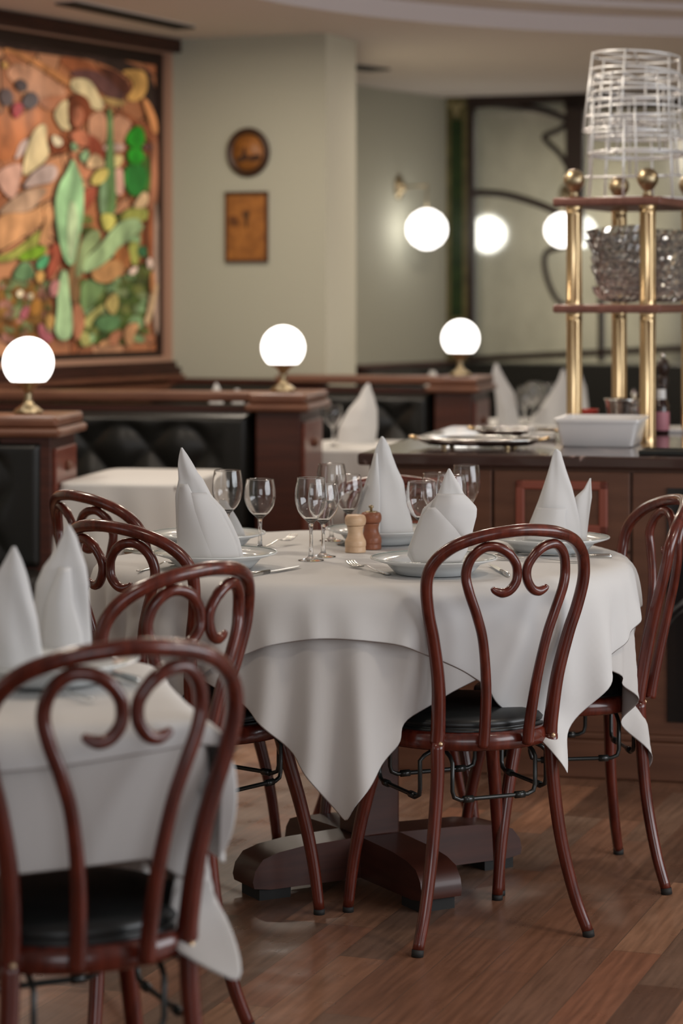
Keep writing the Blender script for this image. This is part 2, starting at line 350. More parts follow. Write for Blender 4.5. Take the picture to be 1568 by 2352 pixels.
PAL = {}
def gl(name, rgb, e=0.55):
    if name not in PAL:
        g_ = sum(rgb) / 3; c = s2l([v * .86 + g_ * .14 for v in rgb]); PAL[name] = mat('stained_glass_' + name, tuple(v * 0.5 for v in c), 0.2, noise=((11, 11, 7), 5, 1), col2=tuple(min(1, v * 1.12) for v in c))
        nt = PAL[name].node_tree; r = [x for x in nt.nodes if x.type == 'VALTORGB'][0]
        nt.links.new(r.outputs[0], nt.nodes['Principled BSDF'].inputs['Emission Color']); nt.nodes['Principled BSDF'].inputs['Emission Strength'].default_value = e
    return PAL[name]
def leaded(scale, c1, c2, name):       # small leaded pieces of mixed colour
    m = bpy.data.materials.new(name); m.use_nodes = True; nt = m.node_tree; b = nt.nodes['Principled BSDF']
    tc = nt.nodes.new('ShaderNodeTexCoord'); v = nt.nodes.new('ShaderNodeTexVoronoi'); v.inputs['Scale'].default_value = scale
    v2 = nt.nodes.new('ShaderNodeTexVoronoi'); v2.feature = 'DISTANCE_TO_EDGE'; v2.inputs['Scale'].default_value = scale
    r = nt.nodes.new('ShaderNodeValToRGB'); e = r.color_ramp.elements; e[0].color = (*s2l(c1[0]), 1); e[1].color = (*s2l(c1[1]), 1)
    for k, c in enumerate(c2): x = e.new(0.2 + 0.6 * k / max(1, len(c2) - 1)); x.color = (*s2l(c), 1)
    sp = nt.nodes.new('ShaderNodeSeparateColor'); st = nt.nodes.new('ShaderNodeMath'); st.operation = 'GREATER_THAN'; st.inputs[1].default_value = 0.018
    mx = nt.nodes.new('ShaderNodeMix'); mx.data_type = 'RGBA'; mx.inputs[6].default_value = (0.02, 0.012, 0.008, 1)
    L = nt.links.new; L(tc.outputs['Object'], v.inputs['Vector']); L(tc.outputs['Object'], v2.inputs['Vector'])
    L(v.outputs['Color'], sp.inputs[0]); L(sp.outputs[0], r.inputs[0]); L(v2.outputs['Distance'], st.inputs[0]); L(st.outputs[0], mx.inputs[0]); L(r.outputs[0], mx.inputs[7])
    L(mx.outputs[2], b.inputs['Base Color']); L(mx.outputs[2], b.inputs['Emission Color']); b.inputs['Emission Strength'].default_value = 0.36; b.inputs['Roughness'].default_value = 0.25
    return m
lead_mat = mat('lead_came', (0.07, 0.035, 0.018), 0.5)
b = MB(); b.prism([(ud - 0.005, zb4 - 0.005), (u2 - 0.15, zb4 - 0.005), (u2 - 0.15, zt4 + 0.005), (ud - 0.005, zt4 + 0.005)], 0.002, 0.008, 0, local)
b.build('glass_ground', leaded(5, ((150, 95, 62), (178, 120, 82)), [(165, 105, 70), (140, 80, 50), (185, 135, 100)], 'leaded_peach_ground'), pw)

def A(pts): return [(x / 3.92, 80 + y / 3.92) for x, y in pts]       # traced on the upper half
def Bt(pts): return [(x / 3.92, 460 + y / 3.92) for x, y in pts]     # traced on the lower half
def chaikin(p, k=2):
    for _ in range(k):
        q = []
        for i in range(len(p)):
            a, c = p[i], p[(i + 1) % len(p)]
            q += [(a[0] * .75 + c[0] * .25, a[1] * .75 + c[1] * .25), (a[0] * .25 + c[0] * .75, a[1] * .25 + c[1] * .75)]
        p = q
    return p
PIECES = [
 # (name, colour, points, layer)
 ('dusk', (52, 34, 28), A([(-700, -200), (1450, 200), (1450, 1000), (1385, 820), (1290, 560), (1180, 400), (860, 230), (500, 190), (200, 150), (-100, 110), (-700, 60)]), 0),
 ('rust', (150, 78, 42), A([(480, 200), (700, 210), (850, 290), (960, 380), (760, 400), (600, 330)]), 1),
 ('plum', (98, 58, 52), A([(610, 320), (820, 310), (960, 400), (1120, 560), (1060, 600), (900, 540), (800, 410), (620, 380)]), 2),
 ('maroon', (88, 42, 28), A([(840, 290), (1000, 310), (1130, 420), (1170, 520), (1100, 560), (960, 400)]), 2),
 ('cream', (206, 180, 128), A([(600, 430), (640, 390), (780, 400), (850, 530), (920, 650), (860, 690), (770, 640), (720, 540), (620, 510)]), 3),
 ('amber', (196, 140, 66), A([(1050, 320), (1270, 310), (1310, 420), (1290, 540), (1180, 620), (1100, 560), (1190, 480), (1150, 380)]), 2),
 ('straw', (176, 136, 74), A([(860, 550), (1000, 580), (1130, 600), (1060, 650), (930, 630)]), 3),
 ('orange', (196, 122, 66), A([(0, 120), (80, 130), (360, 250), (610, 410), (580, 470), (330, 300), (100, 170), (0, 160)]), 3),
 ('peach', (188, 128, 92), A([(30, 330), (130, 240), (300, 310), (560, 470), (580, 560), (330, 640), (250, 520), (80, 420)]), 1),
 ('salmon', (178, 108, 72), A([(330, 560), (590, 540), (560, 620), (440, 690), (350, 650)]), 2),
 ('gold', (190, 140, 70), A([(0, 220), (60, 290), (0, 310)]), 2),
 ('slate', (60, 46, 48), A([(95, 450), (140, 390), (220, 440), (200, 510), (140, 510)]), 4),
 ('violet', (66, 50, 56), A([(170, 590), (220, 510), (300, 530), (320, 620), (230, 680), (170, 640)]), 4),
 ('ash', (78, 60, 60), A([(-40, 500), (40, 480), (90, 550), (70, 640), (-20, 640)]), 4),
 ('ruby', (158, 30, 42), A([(60, 650), (120, 600), (180, 650), (150, 720), (90, 770)]), 5),
 ('copper', (176, 98, 52), A([(-80, 720), (60, 700), (100, 780), (180, 700), (330, 650), (380, 740), (280, 860), (230, 920), (130, 1010), (100, 1120), (-80, 1160)]), 2),
 ('cream', (206, 180, 128), A([(270, 860), (340, 800), (390, 820), (380, 960), (410, 1050), (380, 1130), (300, 1190), (160, 1300), (190, 1090), (230, 960)]), 4),
 ('lilac', (178, 150, 138), A([(120, 1060), (150, 970), (240, 920), (190, 1060), (100, 1140)]), 3),
 ('rose', (190, 140, 118), A([(-60, 1220), (180, 1130), (150, 1330), (110, 1460), (50, 1480), (-60, 1330)]), 3),
 ('lilac', (178, 150, 138), A([(150, 1390), (230, 1270), (320, 1190), (440, 1160), (490, 1230), (440, 1330), (300, 1350)]), 5),
 ('tan', (172, 134, 104), A([(-80, 1620), (90, 1460), (240, 1380), (410, 1380), (330, 1490), (230, 1600), (60, 1600)]), 4),
 ('apricot', (196, 136, 86), A([(-80, 1660), (60, 1590), (230, 1610), (420, 1480), (440, 1600), (330, 1720), (130, 1850), (-80, 1980)]), 3),
 ('cream', (206, 180, 128), A([(440, 700), (560, 560), (590, 660), (570, 800), (610, 840), (560, 870), (500, 830)]), 4),
 ('umber', (116, 52, 26), A([(590, 540), (700, 530), (780, 610), (780, 740), (720, 800), (660, 880), (600, 820), (570, 700)]), 5),
 ('skin', (176, 98, 66), A([(620, 640), (700, 660), (710, 760), (660, 850), (610, 800)]), 6),
 ('ivory', (220, 200, 160), A([(420, 890), (520, 940), (520, 1000), (450, 1010)]), 5),
 ('skin', (176, 98, 66), A([(600, 870), (740, 850), (770, 1000), (680, 1010), (590, 930)]), 5),
 ('umber', (116, 52, 26), A([(400, 960), (520, 900), (590, 960), (540, 1060), (430, 1080)]), 4),
 ('mint', (120, 150, 104), A([(590, 980), (640, 960), (660, 1050), (610, 1050)]), 6),
 ('mint', (120, 150, 104), A([(670, 1080), (760, 1020), (750, 1120), (700, 1160)]), 6),
 ('brick', (160, 72, 48), A([(760, 880), (900, 980), (900, 1160), (780, 1100), (750, 1000)]), 4),
 ('sand', (206, 166, 118), A([(720, 1190), (790, 1060), (870, 1100), (910, 1190), (800, 1200)]), 6),
 ('salmon', (178, 108, 72), A([(580, 1040), (640, 1060), (700, 1220), (790, 1210), (740, 1330), (640, 1240)]), 5),
 ('olive_gold', (196, 172, 84), A([(760, 1340), (830, 1210), (940, 1200), (920, 1300), (840, 1360)]), 6),
 ('peach', (188, 128, 92), A([(770, 720), (930, 670), (930, 1010), (780, 1010), (770, 860)]), 3),
 ('peach', (188, 128, 92), A([(980, 690), (1180, 780), (1090, 920), (1080, 990), (980, 980)]), 3),
 ('pink_grey', (172, 138, 122), A([(880, 1000), (1090, 970), (1080, 1060), (890, 1040)]), 4),
 ('straw_pale', (200, 176, 110), A([(980, 1080), (1090, 1090), (1040, 1190), (980, 1200)]), 4),
 ('rose', (190, 140, 118), A([(990, 1200), (1080, 1200), (1080, 1450), (1000, 1440)]), 4),
 ('stem_green', (88, 120, 66), A([(930, 660), (970, 660), (980, 960), (1000, 1300), (1010, 1640), (850, 1640), (850, 1350), (920, 1200), (930, 900)]), 5),
 ('mint', (120, 150, 104), A([(860, 1340), (920, 1310), (910, 1620), (850, 1620)]), 6),
 ('vivid_green', (30, 150, 24), A([(1100, 900), (1180, 820), (1240, 830), (1270, 950), (1230, 1030), (1130, 1010), (1090, 950)]), 6),
 ('vivid_green', (40, 138, 44), A([(1100, 1030), (1210, 1010), (1260, 1100), (1200, 1180), (1110, 1160)]), 7),
 ('deep_green', (34, 124, 40), A([(1090, 1180), (1220, 1150), (1290, 1240), (1270, 1380), (1180, 1470), (1110, 1420), (1070, 1300)]), 6),
 ('moss', (62, 96, 28), A([(1230, 1060), (1300, 1090), (1320, 1300), (1300, 1430), (1250, 1400)]), 5),
 ('plum', (98, 58, 52), A([(1230, 980), (1330, 980), (1330, 1040), (1240, 1040)]), 7),
 ('rust', (150, 78, 42), A([(960, 680), (1110, 700), (1200, 770), (1300, 800), (1390, 900), (1370, 990), (1290, 960), (1180, 790)]), 4),
 ('orange', (196, 122, 66), A([(1230, 560), (1300, 600), (1370, 760), (1380, 900), (1330, 890), (1290, 740)]), 6),
 ('salmon', (178, 108, 72), A([(1320, 900), (1390, 900), (1390, 1250), (1380, 1640), (1290, 1640), (1330, 1300)]), 4),
 ('brick', (160, 72, 48), A([(710, 1390), (840, 1360), (820, 1470), (740, 1590), (700, 1540)]), 5),
 ('sand', (206, 166, 118), A([(1180, 1500), (1250, 1400), (1300, 1450), (1270, 1560), (1150, 1560)]), 6),
 ('robe', (150, 196, 134), A([(600, 1100), (640, 1200), (700, 1340), (700, 1560), (690, 1700), (640, 1900), (620, 2060), (560, 2080), (500, 1960), (460, 1760), (440, 1500), (480, 1340), (560, 1220)]), 8),
 ('robe_light', (186, 208, 152), A([(560, 1500), (620, 1500), (650, 1700), (610, 2000), (560, 2060), (545, 1800)]), 9),
 ('robe_low', (158, 190, 132), Bt([(500, 620), (560, 640), (580, 900), (610, 1100), (590, 1240), (500, 1270), (440, 1180), (470, 960), (460, 900)]), 7),
 ('bark', (136, 96, 56), Bt([(560, 640), (640, 500), (700, 300), (700, 600), (660, 700), (680, 900), (600, 950)]), 6),
 ('sage_leaf', (132, 150, 96), Bt([(620, 640), (690, 330), (850, 240), (860, 380), (740, 480), (700, 640), (660, 720)]), 6),
 ('brick', (160, 72, 48), Bt([(410, 400), (480, 380), (510, 560), (430, 690), (370, 740), (380, 600), (440, 500)]), 7),
 ('salmon', (178, 108, 72), Bt([(600, 930), (680, 930), (720, 1090), (700, 1160), (660, 1270), (610, 1240)]), 7),
 ('apricot', (196, 136, 86), Bt([(340, 60), (420, 20), (440, 160), (400, 260), (370, 410), (300, 400), (330, 280), (370, 180)]), 6),
 ('yellow_green', (150, 150, 62), Bt([(-60, 500), (100, 460), (340, 240), (380, 330), (200, 480), (60, 550), (-60, 560)]), 4),
 ('leaf_green', (112, 150, 30), Bt([(100, 540), (200, 440), (380, 400), (370, 480), (260, 540)]), 5),
 ('teal_green', (70, 150, 96), Bt([(280, 560), (390, 470), (390, 580), (300, 640)]), 6),
 ('sea_green', (94, 128, 82), Bt([(60, 720), (120, 590), (200, 540), (270, 620), (260, 720)]), 5),
 ('gold', (190, 140, 70), Bt([(270, 650), (360, 640), (350, 730), (290, 750)]), 6),
 ('pink', (200, 124, 118), Bt([(390, 800), (430, 720), (490, 720), (470, 850), (420, 880)]), 7),
 ('brown_garden', (132, 88, 36), Bt([(-60, 720), (260, 740), (380, 760), (460, 1000), (440, 1300), (-60, 1330)]), 1),
 ('magenta', (168, 84, 92), Bt([(130, 1030), (190, 950), (240, 960), (190, 1090)]), 4),
 ('magenta', (168, 84, 92), Bt([(300, 1130), (340, 1100), (380, 1190), (450, 1220), (400, 1300), (320, 1240)]), 5),
 ('gold', (190, 140, 70), Bt([(360, 1040), (440, 1020), (450, 1110), (390, 1180)]), 5),
 ('gold_dark', (160, 104, 38), Bt([(230, 920), (330, 870), (340, 1010), (240, 1060)]), 4),
 ('ivory', (220, 200, 160), Bt([(110, 830), (160, 800), (180, 850), (130, 880)]), 4),
 ('ivory', (220, 200, 160), Bt([(210, 850), (260, 830), (260, 890), (220, 890)]), 4),
 ('dark_garden', (72, 92, 32), Bt([(680, 720), (760, 700), (960, 760), (1300, 560), (1310, 1100), (1240, 1180), (1000, 1200), (780, 1320), (660, 1320), (690, 1000)]), 1),
 ('garden_green', (104, 132, 74), Bt([(700, 700), (900, 740), (920, 800), (760, 1000), (690, 980)]), 3),
 ('leaf_mint', (150, 176, 118), Bt([(700, 660), (720, 520), (860, 410), (1020, 190), (1210, 150), (1240, 250), (1080, 380), (960, 510), (860, 600), (760, 640)]), 6),
 ('yellow', (186, 176, 80), Bt([(850, 120), (960, 120), (1010, 190), (930, 290), (880, 260)]), 7),
 ('yellow_green', (160, 158, 74), Bt([(1030, 190), (1080, 90), (1200, 60), (1300, 80), (1280, 200), (1140, 170)]), 5),
 ('tan_orange', (188, 130, 74), Bt([(750, 650), (860, 600), (960, 520), (1060, 560), (1060, 650), (940, 750), (820, 740)]), 7),
 ('rust_light', (168, 98, 48), Bt([(960, 510), (1050, 390), (1110, 430), (1140, 560), (1060, 640), (1050, 560)]), 6),
 ('teal_dark', (50, 104, 60), Bt([(1190, 430), (1270, 400), (1280, 520), (1200, 500)]), 6),
 ('yellow_green', (160, 158, 74), Bt([(1110, 380), (1200, 370), (1230, 480), (1190, 600), (1140, 560)]), 5),
 ('pink_white', (214, 180, 158), Bt([(1100, 650), (1170, 590), (1200, 610), (1150, 680)]), 7),
 ('pink_white', (214, 180, 158), Bt([(1270, 540), (1310, 510), (1330, 590), (1290, 630)]), 7),
 ('gold_leaf', (184, 158, 84), Bt([(900, 920), (1000, 810), (1030, 940), (980, 1050), (920, 980)]), 6),
 ('yellow_stem', (168, 160, 84), Bt([(720, 1060), (900, 920), (900, 980), (790, 1080), (770, 1160), (720, 1130)]), 5),
 ('yellow_stem', (168, 160, 84), Bt([(680, 1190), (760, 1190), (780, 1310), (690, 1320)]), 5),
 ('green_pool', (90, 134, 78), Bt([(790, 1080), (960, 1020), (1060, 1060), (1030, 1160), (880, 1190)]), 4),
 ('salmon', (178, 108, 72), Bt([(930, 1240), (1000, 1170), (1070, 1170), (1010, 1310), (940, 1300)]), 6),
 ('apricot', (196, 136, 86), Bt([(1060, 1180), (1130, 1100), (1220, 1110), (1160, 1200), (1140, 1310), (1090, 1310)]), 7),
 ('apricot', (196, 136, 86), Bt([(830, 1320), (880, 1260), (940, 1250), (950, 1310)]), 6),
 ('sand_edge', (206, 166, 118), Bt([(1300, 860), (1390, 700), (1340, 1000), (1290, 1130), (1250, 1110), (1290, 1000)]), 6),
 ('lilac_edge', (168, 134, 112), Bt([(1340, 30), (1390, 20), (1400, 1210), (1345, 1200)]), 5),
 ('rust', (150, 78, 42), Bt([(1290, 100), (1340, 60), (1340, 560), (1290, 520)]), 6),
 ('orange', (196, 122, 66), Bt([(1310, 640), (1350, 640), (1350, 860), (1310, 850)]), 6),
]
random.seed(21)
GARD = [('garden_ochre', (150, 104, 44)), ('garden_brown', (104, 66, 30)), ('garden_moss', (84, 92, 44)), ('garden_rust', (140, 84, 40)), ('garden_sage', (120, 132, 82)), ('garden_rose', (168, 110, 92))]
GARD2 = [('garden_moss', (84, 92, 44)), ('garden_sage', (120, 132, 82)), ('garden_deep', (52, 74, 28)), ('garden_mint', (128, 160, 104)), ('garden_olive', (112, 116, 52))]
for (xa, xb, ya, yb, pal, cnt) in ((-40, 430, 730, 1300, GARD, 75), (700, 1290, 700, 1290, GARD2, 60), (1060, 1330, 130, 760, GARD2, 22), (640, 860, 160, 420, GARD2, 12)):
    for _ in range(cnt):
        x, y = random.uniform(xa, xb), random.uniform(ya, yb); r = random.uniform(22, 58); k = random.randint(5, 7); a0 = random.random() * 6; st = random.uniform(.6, 1.5)
        nm, rgb = random.choice(pal); PIECES.append((nm, rgb, Bt([(x + r * st * math.cos(a0 + 2 * math.pi * q / k) * random.uniform(.7, 1.2), y + r * math.sin(a0 + 2 * math.pi * q / k) * random.uniform(.7, 1.2)) for q in range(k)]), 2))
groups = {}
for nm, rgb, pts, lay in PIECES: groups.setdefault(nm, []).append((rgb, pts, lay))
b = MB(); mats = [lead_mat]; pid = {}
zlo, zhi, ulo = zb4, zt4, ud
for nm, rgb, pts, lay in PIECES:
    if nm not in pid: pid[nm] = len(mats); mats.append(gl(nm, rgb))
    sm = chaikin([on_left_wall(*p) for p in pts], 2)
    sm = [(min(max(u, ulo), u2 - 0.15), min(max(z, zlo), zhi)) for u, z in sm]
    cu = sum(p[0] for p in sm) / len(sm); cz = sum(p[1] for p in sm) / len(sm)
    d0 = 0.008 + lay * 0.003
    if lay > 0:
        big = []
        for u, z in sm:
            dx, dz = u - cu, z - cz; r = math.hypot(dx, dz) or 1; big.append((min(max(u + dx / r * 0.002, ulo), u2 - 0.15), min(max(z + dz / r * 0.002, zlo), zhi)))
        b.prism(big, 0.008, d0 + 0.0012, 0, local)
    b.prism(sm, 0.008, d0 + 0.0026, pid[nm], local)
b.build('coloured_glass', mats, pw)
# wooden ledge and dado under the panel
t = thing('wall_ledge', 'dark brown wooden ledge running below the stained glass panel', 'ledge', (WL1.x, WL1.y, 0))
b = MB()
for z0, z1, d in ((0.90, 0.93, 0.10), (0.93, 0.955, 0.15), (0.84, 0.90, 0.06), (0.975, 0.995, 0.12)): b.prism([(-0.02, 0), (4.2, 0), (4.2, d), (-0.02, d)], z0, z1, 0, lambda u, d_, z: local(u, z, d_))
b.build('moulding', 'wood_rail', t)
b = MB(); b.prism([(-0.0, 0), (4.2, 0), (4.2, 0.03), (0, 0.03)], 0.0, 0.975, 0, lambda u, d_, z: local(u, z, d_)); b.build('panel', 'wood', t)

# ------------------------------------------------------------------ pictures on the pillar wall
Pa, Pb = Vector((-0.95, 11.66)), Vector((-0.073, 11.32)); Pd = (Pb - Pa).normalized(); Pn = Vector((Pd.y, -Pd.x))
def on_pillar(px):
    k = (px - CX) / F; u = (k * Pa.y - Pa.x) / (Pd.x - k * Pd.y); q = Pa + Pd * u; return q
q = on_pillar(571); ang = math.atan2(Pd.y, Pd.x)
t = thing('round_picture', 'round brown wooden picture hanging above the rectangular one on the sage pillar', 'picture', (q.x + Pn.x * 0.001, q.y + Pn.y * 0.001, Z(350, q.y)), ang)
RX = Matrix.Rotation(math.radians(90), 3, 'X')
b = MB(); b.lathe([(0.078, 0.0), (0.108, 0.0), (0.113, 0.008), (0.108, 0.020), (0.094, 0.024), (0.085, 0.016), (0.078, 0.010)], R=RX, n=48, squash=1.04); b.build('frame', mat('round_frame_wood', (0.045, 0.017, 0.006), 0.4), t)
wm = mat('brown_wood_relief', (0.24, 0.088, 0.020), 0.45, noise=((16, 5, 22), 5, 1), col2=(0.40, 0.155, 0.035), bump=(30, 0.5, 0.006))
wd = mat('dark_wood_relief', (0.05, 0.018, 0.006), 0.5)
b = MB(); b.lathe([(0.0, 0.012), (0.082, 0.012), (0.082, 0.0)], R=RX, n=48, squash=1.04)
FR = lambda x, z, d: Vector((x, -d, z))
def blob(b, pts, d0, d1, mi=0, s=1.0): b.prism(chaikin([(x * s, z * s) for x, z in pts], 2), d0, d1, mi, FR)
blob(b, [(-0.07, -0.03), (-0.03, -0.02), (-0.022, 0.015), (-0.014, 0.03), (-0.006, -0.012), (0.01, -0.022), (0.03, -0.012), (0.07, -0.012), (0.066, -0.04), (0.03, -0.045), (0.0, -0.035), (-0.04, -0.05)], 0.012, 0.016, 1)
b.build('carved_face', [wm, wd], t)
q = on_pillar(568); 
hh = (602 - 441) / F * q.y / 2; hw = (621 - 515) / F * q.y / 2
t = thing('rectangular_picture', 'rectangular brown wooden picture hanging below the round one on the sage pillar', 'picture', (q.x + Pn.x * 0.001, q.y + Pn.y * 0.001, Z(521, q.y)), ang)
b = MB(); e = 0.012
b.prism([(-hw, hh - e), (hw, hh - e), (hw, hh), (-hw, hh)], 0, 0.022, 0, FR); b.prism([(-hw, -hh), (hw, -hh), (hw, -hh + e), (-hw, -hh + e)], 0, 0.018, 1, FR)
for sg in (-1, 1): b.prism([(sg * hw, -hh), (sg * (hw - e), -hh), (sg * (hw - e), hh), (sg * hw, hh)], 0, 0.018, 1, FR)
b.build('frame', [wd, mat('rect_frame_wood', (0.10, 0.032, 0.008), 0.4)], t)
b = MB(); b.prism([(-hw + e, -hh + e), (hw - e, -hh + e), (hw - e, hh - e), (-hw + e, hh - e)], 0, 0.010, 0, FR)
blob(b, [(-0.020, 0.065), (-0.006, 0.078), (0.010, 0.076), (0.018, 0.062), (0.010, 0.045), (0.006, 0.0), (-0.004, -0.01), (-0.006, 0.03), (-0.016, 0.05)], 0.010, 0.013, 1)
blob(b, [(-0.09, 0.05), (-0.06, 0.055), (-0.04, 0.03), (-0.035, 0.01), (-0.07, 0.0), (-0.09, 0.01)], 0.010, 0.0115, 2)
b.build('carved_face', [wm, mat('carved_figure', (0.085, 0.035, 0.012), 0.5), mat('carved_tree', (0.13, 0.045, 0.012), 0.5)], t)

# ------------------------------------------------------------------ mirror wall
MN = Vector((MRd.y, -MRd.x)); mang = math.atan2(MRd.y, MRd.x)
def on_mirror(px, py):
    k = (px - CX) / F; u = (k * MR0.y - MR0.x) / (MRd.x - k * MRd.y); Y = MR0.y + MRd.y * u; return u, Z(py, Y)
mroot = Vector((MR0.x, MR0.y, 0))
t = thing('wall_mirror_panel', 'large aged mirror in a curving dark wood frame on the far wall', 'mirror', tuple(mroot), mang)
MX = lambda u, z, d: Vector((u, -d, z))
um = [on_mirror(p, 300)[0] for p in (1020, 1085, 1303, 1333, 1568, 1900)]
b = MB(); b.prism([(um[1], 0.95), (um[5], 0.95), (um[5], 2.5), (um[1], 2.5)], 0.005, 0.014, 0, MX); b.build('mirror_glass', 'mirror', t)
b = MB()
def mp(pts): return [on_mirror(*p) for p in pts]
b.prism(mp([(1078, 222), (1306, 208), (1306, 236), (1078, 246)]), 0.0, 0.05, 0, MX)
b.prism(mp([(1300, 205), (1900, 205), (1900, 250), (1300, 250)]), 0.0, 0.05, 0, MX)
b.prism(mp([(1078, 225), (1092, 225), (1092, 812), (1078, 812)]), 0.0, 0.04, 0, MX)
b.prism(mp([(1303, 215), (1345, 215), (1340, 560), (1303, 500)]), 0.0, 0.05, 0, MX)
b.prism(mp([(1376, 560), (1388, 560), (1388, 830), (1376, 830)]), 0.0, 0.04, 0, MX)
b.prism(mp([(1078, 818), (1900, 775), (1900, 790), (1078, 832)]), 0.0, 0.05, 0, MX)
def strip(px, w=0.012, d=0.03):
    pts = smooth_path(mp(px), 8); b.tube([(u, -d * 0.6, z) for u, z in pts], w, n=8)
strip([(1088, 242), (1140, 240), (1200, 246), (1255, 256), (1306, 275)], 0.022)
strip([(1085, 445), (1110, 443), (1160, 447), (1220, 463), (1270, 482), (1306, 500)], 0.022)
strip([(1306, 280), (1285, 298), (1252, 313), (1262, 330), (1285, 352), (1306, 385)], 0.017)
strip([(1306, 562), (1288, 568), (1258, 578), (1251, 600), (1258, 640), (1275, 680), (1300, 705)], 0.017)
b.build('frame', 'wood_black', t)
t = thing('tile_pilaster', 'narrow dark green tile strip with olive border between wall and mirror', 'wall panel', tuple(mroot), mang)
b = MB(); b.prism(mp([(1018, 222), (1080, 222), (1080, 830), (1018, 830)]), 0.0, 0.02, 0, MX); b.build('border', 'gilt', t)
b = MB(); b.prism(mp([(1038, 275), (1064, 275), (1064, 728), (1038, 728)]), 0.02, 0.026, 0, MX); b.build('tiles', 'green_tile', t)
b = MB(); b.prism(mp([(1012, 222), (1022, 222), (1022, 830), (1012, 830)]), 0.0, 0.035, 0, MX); b.build('edge', 'wood_black', t)
b = MB()
for dx, dy, r in ((0, 0, .030), (14, -6, .018), (-14, -6, .018), (0, 14, .02)):
    u, z = on_mirror(1050 + dx, 247 + dy); b.lathe([(0, 0.02), (r * .6, 0.018), (r, 0.0)], c=(u, -0.02, z), R=RX, n=16)
b.build('ornament', mat('ornament_gold', (0.36, 0.30, 0.15), 0.4), t)

# dark upholstered bench along the mirror wall and lamp wall
t = thing('wall_banquette', 'black leather banquette back running along the foot of the far mirror wall', 'banquette', tuple(mroot), mang)
b = MB(); b.prism([(0.05, 0.0), (4.2, 0.0), (4.2, 0.14), (0.05, 0.14)], 0.3, 0.955, 0, lambda u, d, z: Vector((u, -d - 0.06, z))); b.build('back_cushion', 'leather', t)
b = MB(); b.prism([(0.05, 0.0), (4.2, 0.0), (4.2, 0.55), (0.05, 0.55)], 0.0, 0.44, 0, lambda u, d, z: Vector((u, -d - 0.06, z))); b.build('seat', 'leather', t)
t = thing('wall_banquette', 'black leather banquette back with brown rail below the globe lamp wall', 'banquette', (0.0, 13.95, 0), math.atan2(15.02 - 13.95, 0.66))
b = MB(); b.box((0.66, -0.09, 0.62), (1.2, 0.14, 0.64), bev=0.03); b.build('back_cushion', 'leather', t)
b = MB(); b.box((0.66, -0.06, 0.955), (1.24, 0.10, 0.03), bev=0.008); b.build('rail', 'wood', t)
t = thing('wall_banquette', 'black leather banquette with brown rail below the two wooden pictures', 'banquette', (Pa.x, Pa.y, 0), ang)
b = MB(); b.box((0.47, -0.12, 0.62), (0.94, 0.14, 0.66), bev=0.03); b.build('back_cushion', 'leather', t)
b = MB(); b.box((0.47, -0.07, 0.965), (0.98, 0.12, 0.028), bev=0.008); b.build('rail', 'wood', t)
b = MB(); b.box((0.47, -0.3, 0.22), (0.94, 0.5, 0.44), bev=0.02); b.build('seat', 'leather', t)

# ------------------------------------------------------------------ wall lamps
def wall_lamp(loc, rz, label, zc, drop, first=None):
    if first: return dup(first, loc, rz, label, 'globe lamps on the far walls')
    t = thing('wall_lamp', label, 'wall lamp', loc, rz, 'globe lamps on the far walls')
    b = MB(); b.lathe([(0, 0), (0.05, 0.0), (0.05, 0.008), (0.035, 0.018), (0.018, 0.03), (0.014, 0.05)], R=RX, n=24, squash=1.5); b.build('wall_plate', 'old_brass', t)
    b = MB(); b.tube([(0, -0.03, 0), (0, -0.10, 0.004), (0, -0.20, 0.004)], 0.006); b.tube([(0, -0.195, 0.012), (0, -0.195, -0.14)], 0.0045); b.build('arm', 'old_brass', t)
    b = MB(); b.lathe([(0, 0.12), (0.035, 0.115), (0.085, 0.085), (0.115, 0.04), (0.12, 0), (0.115, -0.04), (0.085, -0.085), (0.035, -0.115), (0, -0.12)], c=(0, -0.195, -0.255), n=32); b.build('globe', 'globe', t)
    return t
wl = wall_lamp((0.337 + 0.002, 14.27 + 0.228, Z(430, 14.5)), math.atan2(15.02 - 13.95, 0.66), 'glowing globe lamp on a brass arm fixed to the plain sage wall', 0, 0)
def fix_lamp(px):    # place on the lamp wall plane
    a = Vector((0.0, 13.95)); d = (Vector((0.66, 15.02)) - a).normalized(); k = (px - CX) / F
    u = (k * a.y - a.x) / (d.x - k * d.y); return a + d * u
q = fix_lamp(915); wl.location = (q.x, q.y, Z(430, q.y))
um3, zm3 = on_mirror(1305, 437); q = MR0 + MRd * um3 + MN * 0.05
dup(wl, (q.x, q.y, zm3 - 0.03), mang + 0.12, 'added globe lamp on the mirror frame behind the brass column, standing for a reflected globe', s=0.86)  # lamp added in place of a globe reflected in the mirror

